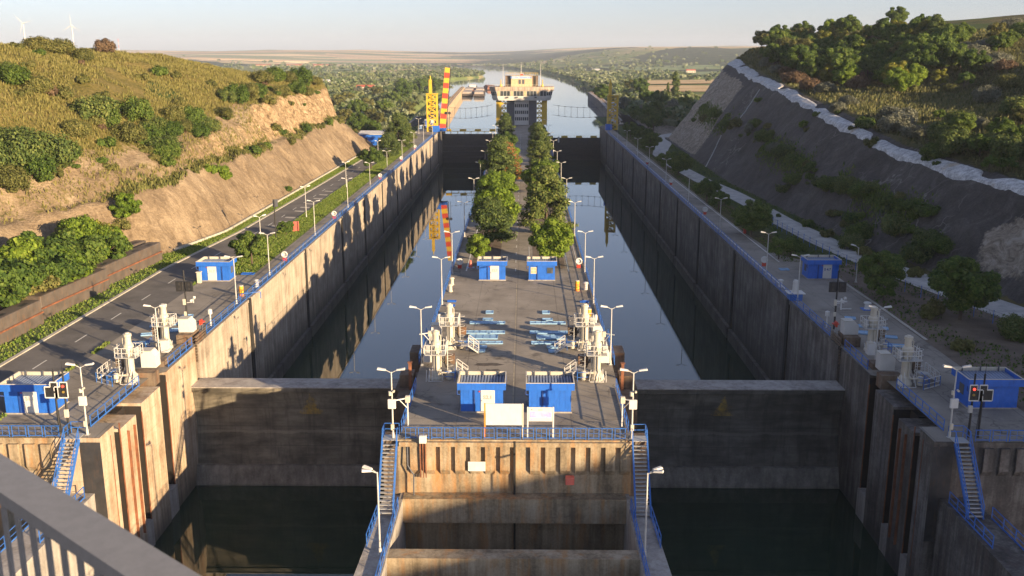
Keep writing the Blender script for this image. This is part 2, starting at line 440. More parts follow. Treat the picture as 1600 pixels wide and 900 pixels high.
M['f_silver'] = foliage_mat("silver grey leaves", [(0.07, 0.075, 0.05), (0.14, 0.15, 0.105), (0.22, 0.225, 0.17)], 0.2)
M['f_brown'] = foliage_mat("dry brown twigs", [(0.07, 0.045, 0.028), (0.13, 0.085, 0.05), (0.20, 0.135, 0.08)], 0.15)
M['f_yellow'] = foliage_mat("yellowing leaves", [(0.07, 0.085, 0.012), (0.16, 0.17, 0.022), (0.27, 0.26, 0.04)], 0.3)
M['f_straw'] = foliage_mat("dry hill grass", [(0.090, 0.100, 0.026), (0.175, 0.165, 0.044), (0.25, 0.222, 0.070), (0.33, 0.285, 0.115)], 0.35)
M['f_grass'] = foliage_mat("green verge grass", [(0.056, 0.106, 0.015), (0.106, 0.181, 0.025), (0.175, 0.237, 0.044), (0.250, 0.263, 0.075)], 0.35)
M['f_dull'] = foliage_mat("dull hilltop grass", [(0.045, 0.058, 0.018), (0.085, 0.095, 0.032), (0.135, 0.135, 0.052), (0.20, 0.18, 0.075)], 0.3)
M['f_far_wood'] = foliage_mat("distant wood", [(0.050, 0.080, 0.026), (0.085, 0.122, 0.040), (0.125, 0.16, 0.056)], 0.2)
M['f_far_scrub'] = foliage_mat("distant scrub", [(0.10, 0.125, 0.050), (0.15, 0.172, 0.072), (0.205, 0.215, 0.10)], 0.2)
M['f_far_willow'] = foliage_mat("distant willow", [(0.15, 0.175, 0.095), (0.20, 0.225, 0.13), (0.26, 0.275, 0.17)], 0.2)
M['footing'] = concrete('wet wall footing', (0.055, 0.05, 0.042), (0.105, 0.096, 0.082), (0.17, 0.155, 0.13))

# ------------------------------------------------------------------ terrain
def T_(Y, ys, vs): return np.interp(Y, ys, vs)
def left_cols(Y):
    foot = T_(Y, [60, 135, 152, 170, 300, 335, 420], [66, 64, 56.5, 53.2, 52.2, 50.8, 50])
    bench = T_(Y, [60, 135, 152, 170, 335, 420], [72, 71, 63.5, 60.6, 60.5, 60])
    zb = T_(Y, [60, 120, 137, 152, 170, 336, 420], [5.4, 6.6, 8.4, 9.4, 9.9, 10.0, 10.0])
    up = T_(Y, [60, 135, 152, 170, 200, 243, 300, 357, 420], [75.2, 74.2, 66.6, 63.7, 65.6, 66.8, 68.2, 68.4, 68])
    zu = T_(Y, [60, 120, 150, 200, 243, 300, 357, 420], [6.6, 7.2, 11.0, 14.8, 16.9, 19.2, 19.4, 19])
    cr = T_(Y, [60, 203, 235, 278, 293, 305, 319, 340, 395], [108, 107.5, 106, 104, 99, 95, 87, 81.5, 76.5])
    zc = T_(Y, [60, 203, 235, 278, 293, 305, 319, 340, 395], [33.5, 33.0, 32.3, 31.3, 29.2, 27.6, 24.5, 22.4, 20.4])
    Y = np.asarray(Y, float); e = fbm(Y * .06, Y * 0 + 3.3, 91, 4)
    bench = bench + e * 3.4; zb = zb + e * 3.2
    e2 = fbm(Y * .09, Y * 0 + 7.7, 95, 4); up = np.maximum(up + e2 * 3.0, bench + 2.6); zu = np.maximum(zu + e2 * 3.0, zb + .5)
    return foot, bench, zb, up, zu, cr, zc
def hL(d, Y):
    d = np.asarray(d, float); Y = np.asarray(Y, float)
    foot, bench, zb, up, zu, cr, zc = left_cols(Y)
    def seg(d, a, za, b, zb_): return za + (zb_ - za) * np.clip((d - a) / np.maximum(b - a, .01), 0, 1)
    z = seg(d, foot, 0, bench, zb)
    z = z + (seg(d, bench, 0, bench + 2.2, 0.35))
    z = np.where(d > bench + 2.2, seg(d, bench + 2.2, zb + .35, np.maximum(up, bench + 3.0), np.maximum(zu, zb + .5)), z)
    z = np.where(d > up, seg(d, up, zu, cr, zc), z)
    # rounded shoulder before the crest
    t = np.clip((d - up) / np.maximum(cr - up, 1), 0, 1)
    z = z + np.where(d > up, 2.0 * np.sin(t * math.pi), 0)
    z = np.where(d > cr, zc + (d - cr) * -0.015, z)
    lim = np.maximum(0, (338 - Y) * 1.0 + np.maximum(0, d - 61.5) * 3.6)
    slope = np.clip((d - foot) / 6.0, 0, 1)
    n = fbm(d * .09, Y * .07, 3, 5) * 2.6 + fbm(d * .33, Y * .28, 8, 4) * 0.9
    wq = fbm(d * .08, Y * .08, 27, 3) * 9; gul = fbm(d * .07 + wq * .25, Y * .16 + wq * .12, 15, 5) * 3.0 + fbm(d * .32, Y * .3, 19, 5) * 1.5
    steep = np.where(d < up + 1, 1.0, 0.0)
    z = z + slope * (np.where(d > up, n, n * .6) + steep * gul)
    z = np.where(d < foot, 0, np.minimum(z, lim + fbm(d * .2, Y * .2, 31) * 2))
    z = np.where(d < foot + .2, np.minimum(z, 0.3), z)
    far = sstep(350, 415, Y) * sstep(40, 60, d)
    return np.maximum(z, 0.0) * 1.0 - 1.2 * far * (z < 1)
def right_cols(Y):
    foot = T_(Y, [60, 120, 156, 196, 243, 350, 420], [74, 65, 58, 54.8, 52.5, 54.6, 57])
    sd_ = T_(Y, [-170, 60, 137, 153, 180, 216, 264, 318, 398], [84, 82, 72.2, 69.9, 68.3, 69.2, 71.5, 75.2, 82.1])
    zs = T_(Y, [-170, 60, 137, 153, 180, 216, 264, 318, 398], [11, 11, 11.9, 12.6, 13.6, 16.9, 20.5, 23.6, 28])
    return foot, sd_, zs
def hR(d, Y):
    d = np.asarray(d, float); Y = np.asarray(Y, float)
    foot, sd_, zs = right_cols(Y)
    zt = T_(Y, [-170, 100, 220, 280, 330, 400], [22, 19, 20, 22, 29, 34])
    zk = T_(Y, [-170, 100, 150, 250, 290, 330, 400], [28, 27, 24, 22.5, 28, 37, 39])
    zr = T_(Y, [-170, 90, 130, 160, 210, 250, 290, 330, 400], [33, 33, 30.8, 29.9, 29.5, 28.5, 32, 38, 41])
    p1 = T_(Y, [-170, 90, 160, 250, 330, 400], [34, 34, 32, 35, 42, 45])
    p2 = T_(Y, [-170, 90, 160, 250, 400], [36, 38, 44, 49, 50])
    zs = np.minimum(zs, zt - .5)
    xs = [foot, sd_, sd_ + 3.4, 95 + 0 * Y, 104 + 0 * Y, 117 + 0 * Y, 130 + 0 * Y, 180 + 0 * Y, 240 + 0 * Y, 520 + 0 * Y]
    vs = [0 * Y, zs, zs + 1.1, zt, zt + .4, zk, zr, p1, p2, p2 + 2]
    z = 0 * d
    for a, za, b, zb in zip(xs[:-1], vs[:-1], xs[1:], vs[1:]):
        z = np.where((d >= a), za + (zb - za) * np.clip((d - a) / np.maximum(b - a, .01), 0, 1), z)
    lim = np.maximum(0, (370 - Y) * 1.2 + np.maximum(0, d - 55) * 2.2)
    up = np.clip((d - foot) / 5, 0, 1)
    face = (d < sd_ + 3.6)
    n = np.where(face, fbm(d * .12, Y * .09, 41, 5) * 2.2 + fbm(d * .35, Y * .3, 48, 4) * .8, fbm(d * .06, Y * .06, 44, 5) * 3.0)
    bench = np.exp(-((d - foot - (sd_ - foot) * .46) / 1.4) ** 2) * 0.8 * face
    z = z + up * (n * np.clip(np.abs(d - sd_ - 1.7) / 3, 0.1, 1) + bench)
    z = np.where(d < foot, 0, np.minimum(z, lim + fbm(d * .2, Y * .2, 61) * 2))
    far = sstep(375, 420, Y) * sstep(42, 60, d)
    return np.maximum(z, 0.0) - 1.2 * far * (z < 1)

def grid_mesh(name, xs, ys, hf, m, side, attrs=None, keep=None):
    X, Y = np.meshgrid(xs, ys)
    Z = hf(X, Y)
    nx, ny = len(xs), len(ys)
    co = np.stack([X.ravel() * side, Y.ravel(), Z.ravel()], 1)
    i = np.arange(nx * ny).reshape(ny, nx)
    a, b, c, d = i[:-1, :-1].ravel(), i[:-1, 1:].ravel(), i[1:, 1:].ravel(), i[1:, :-1].ravel()
    f = np.stack([a, b, c, d] if side > 0 else [a, d, c, b], 1)
    if keep is not None:
        cx = (X[:-1, :-1] + X[1:, 1:]) / 2; cy = (Y[:-1, :-1] + Y[1:, 1:]) / 2
        f = f[keep(cx, cy).ravel()]
    me = np_mesh(name, co, f, m)
    for k, fn in (attrs or {}).items():
        at = me.attributes.new(k, 'FLOAT', 'POINT')
        at.data.foreach_set("value", np.clip(fn(X, Y, Z), 0, 1).ravel().astype(np.float32))
    return me
def np_mesh(name, co, f, m, smooth=True):
    me = bpy.data.meshes.new(name)
    f = np.asarray(f); k = f.shape[1]
    me.vertices.add(len(co)); me.vertices.foreach_set("co", np.asarray(co, np.float32).ravel())
    me.loops.add(f.size); me.loops.foreach_set("vertex_index", f.ravel().astype(np.int32))
    me.polygons.add(len(f)); me.polygons.foreach_set("loop_start", np.arange(0, f.size, k, dtype=np.int32))
    try: me.polygons.foreach_set("loop_total", np.full(len(f), k, np.int32))
    except Exception: pass
    me.update(calc_edges=True)
    if smooth: me.polygons.foreach_set("use_smooth", np.ones(len(f), bool))
    me.materials.append(m)
    me.validate()
    return me

def hill_mat(name, grass, soil, rock, streak_dir=(0.9, 0.8, 0.42), cracks=None):
    m, nt, b = new_mat(name)
    p = pos(nt)
    at = nt.nodes.new("ShaderNodeAttribute"); at.attribute_name = "bare"
    ar = nt.nodes.new("ShaderNodeAttribute"); ar.attribute_name = "rock"
    av = nt.nodes.new("ShaderNodeAttribute"); av.attribute_name = "green"
    g1 = noise(nt, p, 0.10, 6, 0.65); g2 = noise(nt, p, 1.6, 5, 0.6)
    gv = math_(nt, 'ADD', math_(nt, 'MULTIPLY', g1, 0.55), math_(nt, 'MULTIPLY', g2, 0.45))
    gcol = ramp(nt, gv, [(0.36, grass[0]), (0.48, grass[1]), (0.60, grass[2])])
    s1 = noise(nt, pos(nt, streak_dir), 0.34, 8, 0.68, 1.2); s2 = noise(nt, p, 2.6, 5, 0.65); s3 = noise(nt, p, 0.07, 4, 0.6)
    sv = math_(nt, 'ADD', math_(nt, 'MULTIPLY', s1, 0.45), math_(nt, 'ADD', math_(nt, 'MULTIPLY', s2, 0.25), math_(nt, 'MULTIPLY', s3, 0.30)))
    scol = ramp(nt, sv, [(0.37, soil[0]), (0.5, soil[1]), (0.62, soil[2])])
    if cracks:
        vo = nt.nodes.new("ShaderNodeTexVoronoi"); vo.feature = 'DISTANCE_TO_EDGE'; vo.inputs["Scale"].default_value = cracks[0]
        ds = nt.nodes.new("ShaderNodeMapping"); nt.links.new(p, ds.inputs[0])
        dn = nt.nodes.new("ShaderNodeTexNoise"); dn.inputs["Scale"].default_value = 0.3; nt.links.new(p, dn.inputs["Vector"])
        vm = nt.nodes.new("ShaderNodeVectorMath"); vm.operation = 'MULTIPLY_ADD'; vm.inputs[1].default_value = (5, 5, 5)
        nt.links.new(dn.outputs["Color"], vm.inputs[0]); nt.links.new(p, vm.inputs[2]); nt.links.new(vm.outputs[0], vo.inputs["Vector"])
        lf = ramp(nt, vo.outputs["Distance"], [(0.0, (1, 1, 1)), (0.02, (0, 0, 0))])
        lf = math_(nt, 'MULTIPLY', lf, ramp(nt, noise(nt, p, 0.045, 3), [(0.52, (0, 0, 0)), (0.6, (0.75,) * 3)]))
        scol = mix(nt, lf, scol, cracks[1])
    rw = noise(nt, pos(nt, (0.8, 0.8, 1.5)), 0.45, 8, 0.72, 1.4)
    rcol = ramp(nt, rw, [(0.38, rock[0]), (0.5, rock[1]), (0.62, rock[2])])
    nz = math_(nt, 'SUBTRACT', noise(nt, p, 0.8, 5, 0.7), 0.5)
    fb = math_(nt, 'ADD', at.outputs["Fac"], math_(nt, 'MULTIPLY', nz, 0.9))
    fb = ramp(nt, fb, [(0.42, (0, 0, 0)), (0.58, (1, 1, 1))])
    fr = math_(nt, 'ADD', ar.outputs["Fac"], math_(nt, 'MULTIPLY', nz, 0.9))
    fr = ramp(nt, fr, [(0.42, (0, 0, 0)), (0.58, (1, 1, 1))])
    fg = math_(nt, 'ADD', av.outputs["Fac"], math_(nt, 'MULTIPLY', nz, 0.9))
    fg = ramp(nt, fg, [(0.42, (0, 0, 0)), (0.58, (1, 1, 1))])
    gcol = mix(nt, fg, gcol, (0.05, 0.075, 0.018))
    col = mix(nt, fb, gcol, scol)
    col = mix(nt, fr, col, rcol)
    nt.links.new(col, b.inputs["Base Color"]); b.inputs["Roughness"].default_value = 0.95
    b.inputs["Specular IOR Level"].default_value = 0.2
    bump(nt, b, math_(nt, 'ADD', math_(nt, 'ADD', s1, s2), rw), 0.8, 0.45)
    return m
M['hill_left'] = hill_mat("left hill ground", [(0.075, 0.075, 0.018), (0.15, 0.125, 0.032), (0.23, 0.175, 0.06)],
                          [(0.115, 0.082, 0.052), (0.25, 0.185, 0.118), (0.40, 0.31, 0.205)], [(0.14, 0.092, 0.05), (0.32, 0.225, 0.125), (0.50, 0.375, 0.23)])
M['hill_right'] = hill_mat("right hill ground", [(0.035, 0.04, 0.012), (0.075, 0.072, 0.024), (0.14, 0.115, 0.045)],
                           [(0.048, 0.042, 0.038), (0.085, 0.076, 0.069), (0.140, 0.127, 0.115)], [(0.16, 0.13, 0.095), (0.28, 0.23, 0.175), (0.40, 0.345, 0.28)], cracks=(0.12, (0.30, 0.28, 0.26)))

FRONT = 74.6        # plane of the front faces of the lock heads
def lin(a, b, s): return list(np.arange(a, b, s))
xsL = lin(37.8, 50, 2.0) + lin(50, 78, 0.55) + lin(78, 112, 1.6) + lin(112, 200, 8) + [220, 260, 320, 420, 560]
ysL = [FRONT] + lin(76, 345, 1.15) + lin(345, 425, 3)
def lbare(d, Y, Z):
    foot, bench, zb, up, zu, cr, zc = left_cols(Y)
    v = sstep(foot - .6, foot + .2, d) * (1 - sstep(bench - .4, bench + 1.0, d))
    # a bare path along the bench at the near end and worn soil above the cut
    v = np.maximum.reduce([v, 0.66 * np.exp(-((d - up - 3) / 4.5) ** 2) * (Y < 250), 0.58 * (d > bench) * (d < up + 1.5) * (Y < 260)])
    return v
def lrock(d, Y, Z):
    foot, bench, zb, up, zu, cr, zc = left_cols(Y)
    return sstep(bench + 1.4, bench + 2.4, d) * (1 - sstep(up - .2, up + 2.2, d)) * (.50 * sstep(165, 190, Y) + .5 * sstep(225, 285, Y))
def lgreen(d, Y, Z):
    foot, bench, zb, up, zu, cr, zc = left_cols(Y)
    g = np.maximum((d < foot) * (Y > 75) * 1.0, sstep(348, 365, Y) * (Z < 3))
    g = np.maximum(g, .75 * np.exp(-((d - bench - 1.4) / 1.1) ** 2) * (Y > 190))
    return np.maximum(g, sstep(.12, .3, fbm(d * .05, Y * .05, 77)) * (d > up) * .9)
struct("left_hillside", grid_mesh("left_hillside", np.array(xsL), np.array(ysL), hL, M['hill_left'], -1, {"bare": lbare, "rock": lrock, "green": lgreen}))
xsR = lin(37.8, 50, 2.0) + lin(50, 86, 0.7) + lin(86, 140, 2.0) + lin(140, 260, 8) + [280, 320, 400, 520]
ysR = lin(-170, FRONT - 1, 6) + [FRONT] + lin(76, 420, 1.5) + lin(420, 520, 4)
def rbare(d, Y, Z):
    foot, s, zs = right_cols(Y)
    return sstep(foot - .6, foot + .2, d) * (1 - sstep(s + 2.5, s + 4.5, d)) * (1 - .75 * np.exp(-((d - foot - (s - foot) * .46) / 1.6) ** 2) * sstep(-.05, .08, fbm(Y * .06, d * .1, 39)) * (Y > 150))
def rrock(d, Y, Z):
    foot, s, zs = right_cols(Y)
    v = sstep(318, 345, Y + (s - d) * 1.4) * (d < s - 2) * sstep(foot, foot + 1, d)
    v = np.maximum(v, .66 * sstep(0, 3, d - foot) * sstep(0, 1, (137 + fbm(d * .3, Y * .1, 5) * 12 - Y) / 4) * (Z < 9.5))
    return v
def rgreen(d, Y, Z):
    foot, s, zs = right_cols(Y)
    g = 0.75 * (d < foot) * (Y > 145) * (d > 45) + sstep(375, 395, Y) * (Z < 2)
    g = np.maximum(g, .8 * np.exp(-((d - foot - (s - foot) * .46) / 1.6) ** 2) * sstep(-.05, .08, fbm(Y * .06, d * .1, 39)) * (Y > 150))
    return np.maximum(g, sstep(.0, .2, fbm(d * .05, Y * .05, 97)) * (d > s + 4) * .9)
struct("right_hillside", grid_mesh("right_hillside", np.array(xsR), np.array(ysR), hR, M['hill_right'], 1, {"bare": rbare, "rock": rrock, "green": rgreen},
       keep=lambda x, y: ~((x < 60) & (y < FRONT)) & ~((x < 95) & (y < 40))))

# white cracked capping along the top of the right slope
def capping():
    vs, fs = [], []
    ys = np.arange(96, 405, 0.8)
    foot, s, zs = right_cols(ys)
    wid = np.interp(ys, [96, 150, 215, 240, 290, 330, 400], [3.6, 3.3, 2.2, 2.8, 3.6, 3.2, 5.6])
    brk = 0.35 + 0.65 * sstep(0.02, 0.10, np.abs(((ys - 236) / 44.0 + 0.5) % 1.0 - 0.5))
    lo = s - .6 + fbm(ys * .11, ys * 0, 5, 4) * 1.6 + (1 - brk) * .9
    hi = s + wid * brk + fbm(ys * .12, ys * 0, 9, 3) * 1.2
    n = 7
    for k, y in enumerate(ys):
        for j in range(n):
            d = lo[k] + (hi[k] - lo[k]) * j / (n - 1)
            z = float(hR(np.array(d), np.array(y))) + 0.30
            vs.append((d, y, z - (0.6 if j in (0, n - 1) else 0)))
    for k in range(len(ys) - 1):
        for j in range(n - 1):
            a = k * n + j
            fs.append((a, a + 1, a + n + 1, a + n))
    m, nt, b = new_mat("white cracked capping")
    p = pos(nt)
    n1 = noise(nt, p, 0.9, 6, 0.7); 
    vo = nt.nodes.new("ShaderNodeTexVoronoi"); vo.feature = 'DISTANCE_TO_EDGE'; vo.inputs["Scale"].default_value = 0.8
    dn = nt.nodes.new("ShaderNodeTexNoise"); dn.inputs["Scale"].default_value = 0.8; nt.links.new(p, dn.inputs["Vector"])
    vm = nt.nodes.new("ShaderNodeVectorMath"); vm.operation = 'MULTIPLY_ADD'; vm.inputs[1].default_value = (2.5, 2.5, 2.5)
    nt.links.new(dn.outputs["Color"], vm.inputs[0]); nt.links.new(p, vm.inputs[2]); nt.links.new(vm.outputs[0], vo.inputs["Vector"])
    cr = ramp(nt, vo.outputs["Distance"], [(0.0, (0.75,) * 3), (0.07, (0, 0, 0))])
    col = ramp(nt, n1, [(0.36, (0.30, 0.29, 0.28)), (0.52, (0.54, 0.53, 0.51)), (0.65, (0.70, 0.69, 0.67))])
    col = mix(nt, cr, col, (0.24, 0.23, 0.23))
    col = mix(nt, ramp(nt, noise(nt, p, 0.25, 4), [(0.60, (0, 0, 0)), (0.72, (0.6,) * 3)]), col, (0.36, 0.24, 0.10))
    nt.links.new(col, b.inputs["Base Color"]); b.inputs["Roughness"].default_value = 0.8
    bump(nt, b, n1, 0.8, 0.3)
    mb = MB(); mb.add(vs, fs, True)
    solo("slope_capping", mb, m, "white cracked capping sheet running along the top of the dark right hand slope", "slope capping")
capping()

# ------------------------------------------------------------------ far landscape
_K = (31 + 5.5) / (31 + 3.0)
def _bank(Y, near, ys, xs):
    q = np.asarray(Y, float) / _K
    return np.where(np.asarray(Y) < 520, np.interp(Y, [415, 450, 520], near), np.interp(q, ys, np.array(xs, float)) * _K)
def bankL(Y): return _bank(Y, [-41, -46, -54], [478, 560, 720, 860, 960, 1060, 1250, 1420, 1560, 1660, 1760, 2150, 2690, 3000, 3360, 3800, 4300, 9500],
                           [-49.7, -60, -68, -72, -70, -84, -118, -110, -82, -64, -72, -118, -215, -310, -420, -900, -2600, -9000])
def bankR(Y): return _bank(Y, [41, 50, 57], [478, 612, 860, 1280, 1580, 2070, 2450, 2830, 3000, 3360, 3800, 4300, 9500],
                           [53, 60, 66, 70, 64, 42, 8, -36, -75, -175, -420, -2300, -8900])
def hills(x, Y):
    h = 58 * sstep(3700, 7200, Y) * (0.75 + 1.3 * fbm(x * .0007, Y * .0004, 5) + .25)
    h = h + 66 * sstep(2150, 3600, Y + fbm(x * .002, Y * .001, 4) * 500) * sstep(-60, 620, x + (Y - 2200) * .05) * (0.95 + .3 * fbm(x * .002, Y * .002, 12)) * (1 - sstep(4500, 6500, Y) * .6)
    h = h + 18 * sstep(2500, 3600, Y) * sstep(-500, -1300, x) * (0.8 + fbm(x * .002, Y * .002, 22))
    return h + fbm(x * .01, Y * .006, 2) * 1.6 * sstep(500, 900, Y)
def far_land(name, side):
    us = np.concatenate([[0, 1.5, 4, 8, 14, 22, 32, 45, 60, 80, 105, 135, 170, 215, 270, 340], np.geomspace(420, 9000, 38)])
    ys = np.concatenate([np.arange(415, 1000, 9.0), np.geomspace(1000, 9500, 130)])
    U, Y = np.meshgrid(us, ys)
    X = bankL(Y) - U if side < 0 else bankR(Y) + U
    Z = -1.3 - 5.4 * (1 - sstep(0, 9, U)) + hills(X, Y) * sstep(0, 60, U)
    ny, nx = U.shape
    i = np.arange(nx * ny).reshape(ny, nx)
    a, b, c, d = i[:-1, :-1].ravel(), i[:-1, 1:].ravel(), i[1:, 1:].ravel(), i[1:, :-1].ravel()
    f = np.stack([a, b, c, d] if side > 0 else [a, d, c, b], 1)
    me = np_mesh(name, np.stack([X.ravel(), Y.ravel(), Z.ravel()], 1), f, M['farland'])
    for k, fn in (("woods", lambda: sstep(.03, .10, fbm(X * .0016, Y * .0010, 51)) * sstep(1500, 2200, Y)
                   * (1 - sstep(3900, 4700, Y - 700 * fbm(X * .001, Y * .001, 3)) * .95) + .62 * sstep(.05, .09, fbm(X * .0011, Y * .0007, 81)) * sstep(3900, 4300, Y) + .75 * sstep(2150, 2280, Y + 300 * fbm(X * .002, Y * .002, 33)) * (1 - sstep(2600, 2950, Y + 500 * fbm(X * .002, Y * .002, 34))) * sstep(-20, 140, X)),
                  ("dry", lambda: sstep(3000, 3800, Y + 300 * fbm(X * .001, Y * .001, 8)) * np.maximum(1 - sstep(60, 200, X), np.maximum(sstep(3250, 3420, Y) * sstep(280, 520, X), sstep(5200, 5600, Y)))),):
        at = me.attributes.new(k, 'FLOAT', 'POINT')
        at.data.foreach_set("value", np.clip(fn(), 0, 1).ravel().astype(np.float32))
    return struct(name, me)
def farland_mat():
    m, nt, b = new_mat("far fields and scrub")
    p = pos(nt)
    vo = nt.nodes.new("ShaderNodeTexVoronoi"); vo.inputs["Scale"].default_value = 1.0; vo.inputs["Randomness"].default_value = 0.9
    vp = pos(nt, (0.0016, 0.0042, 0)); nt.links.new(vp, vo.inputs["Vector"])
    sp = nt.nodes.new("ShaderNodeSeparateColor"); nt.links.new(vo.outputs["Color"], sp.inputs[0])
    dry = ramp(nt, sp.outputs[0], [(0.0, (0.44, 0.31, 0.17)), (0.22, (0.62, 0.44, 0.25)), (0.38, (0.22, 0.24, 0.11)), (0.55, (0.66, 0.50, 0.29)), (0.72, (0.15, 0.18, 0.08)), (0.84, (0.54, 0.39, 0.22))])
    nt.nodes[-1].color_ramp.interpolation = 'CONSTANT'
    vo2 = nt.nodes.new("ShaderNodeTexVoronoi"); vp2 = pos(nt, (0.004, 0.0028, 0)); nt.links.new(vp2, vo2.inputs["Vector"])
    sp2 = nt.nodes.new("ShaderNodeSeparateColor"); nt.links.new(vo2.outputs["Color"], sp2.inputs[0])
    green = ramp(nt, sp2.outputs[0], [(0.0, (0.13, 0.18, 0.05)), (0.3, (0.19, 0.23, 0.07)), (0.6, (0.15, 0.20, 0.055)), (0.82, (0.27, 0.26, 0.10)), (1.0, (0.42, 0.33, 0.17))])
    nn = noise(nt, p, 0.03, 6, 0.7)
    green = mix(nt, ramp(nt, nn, [(0.42, (0, 0, 0)), (0.6, (0.8,) * 3)]), green, (0.10, 0.13, 0.04))
    ad = nt.nodes.new("ShaderNodeAttribute"); ad.attribute_name = "dry"
    aw = nt.nodes.new("ShaderNodeAttribute"); aw.attribute_name = "woods"
    col = mix(nt, ad.outputs["Fac"], green, dry)
    wn = noise(nt, p, 0.02, 5, 0.7)
    fw = math_(nt, 'ADD', aw.outputs["Fac"], math_(nt, 'MULTIPLY', math_(nt, 'SUBTRACT', wn, 0.5), 0.9))
    col = mix(nt, ramp(nt, fw, [(0.45, (0, 0, 0)), (0.55, (1, 1, 1))]), col, ramp(nt, noise(nt, p, 0.05, 4, 0.7), [(0.4, (0.025, 0.038, 0.016)), (0.62, (0.07, 0.085, 0.03))]))
    nt.links.new(col, b.inputs["Base Color"]); b.inputs["Roughness"].default_value = 1.0
    b.inputs["Specular IOR Level"].default_value = 0.1
    bump(nt, b, nn, 0.5, 3.0)
    return m
M['farland'] = farland_mat()
far_land("far_land_west", -1)
far_land("far_land_east", 1)

# water
mb = MB(); mb.quad((-75, 10, WATER), (75, 10, WATER), (75, 429.5, WATER), (-75, 429.5, WATER)); mb.quad((0, 429.5, WATER), (75, 429.5, WATER), (75, 439.6, WATER), (0, 439.6, WATER))
struct("lock_water", mb, M['water_lock'])
mb = MB(); mb.quad((-60, 430.4, CANAL), (0, 430.4, CANAL), (0, 440.4, CANAL), (-60, 440.4, CANAL)); mb.quad((-3200, 440.4, CANAL), (500, 440.4, CANAL), (500, 4700, CANAL), (-3200, 4700, CANAL))
struct("canal_water", mb, M['water_canal'])

M['slot_dark'] = paint('black-brown slot steel', (0.018, 0.014, 0.012), 0.8, 0, .3, (0.05, 0.022, 0.012), .5, .7)  # black-brown colour for the slot backs and far faces
# ------------------------------------------------------------------ the lock: walls
JOINTS = [101.0, 122.0, 155.0, 187.5, 215.0, 243.0, 272.0, 305.0, 338.0, 371.0, 405.0]
def chamber_wall(name, label, xf, xb, m, cat="lock wall"):
    """blocks of concrete between open dark joints; xf is the wet face"""
    t = thing(name, label, cat, ((xf + xb) / 2, 101, 0))
    ox, oy = (xf + xb) / 2, 101
    s = 1 if xb > xf else -1
    for a, b in zip(JOINTS[:-1], JOINTS[1:]):
        mb = MB()
        ya, yb = a + 0.55, b - 0.55
        z = -18
        mb.box(xf - ox, xb - ox, ya - oy, yb - oy, z, -0.36)
        mb.box(xf - 0.12 * s - ox, xb - ox, ya - oy, yb - oy, -0.357, 0.0)          # coping lip
        part("wall_block", mb, m, t)
        mb = MB(); mb.box(xf - 0.55 * s - ox, xf - ox - .003 * s, ya - oy, yb - oy, z, -13.2); part("wall_footing", mb, M['footing'], t)
        mb = MB(); mb.box(xf - 0.16 * s - ox, xb - ox, yb - oy + 0.003, yb + 1.097 - oy, z, -0.05)
        part("wall_joint", mb, M['dark_gap'], t)
    return t
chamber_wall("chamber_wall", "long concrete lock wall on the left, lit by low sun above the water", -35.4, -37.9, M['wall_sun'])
chamber_wall("chamber_wall", "long dark concrete lock wall on the right, all in shade", 35.4, 37.9, M['wall_shade'])

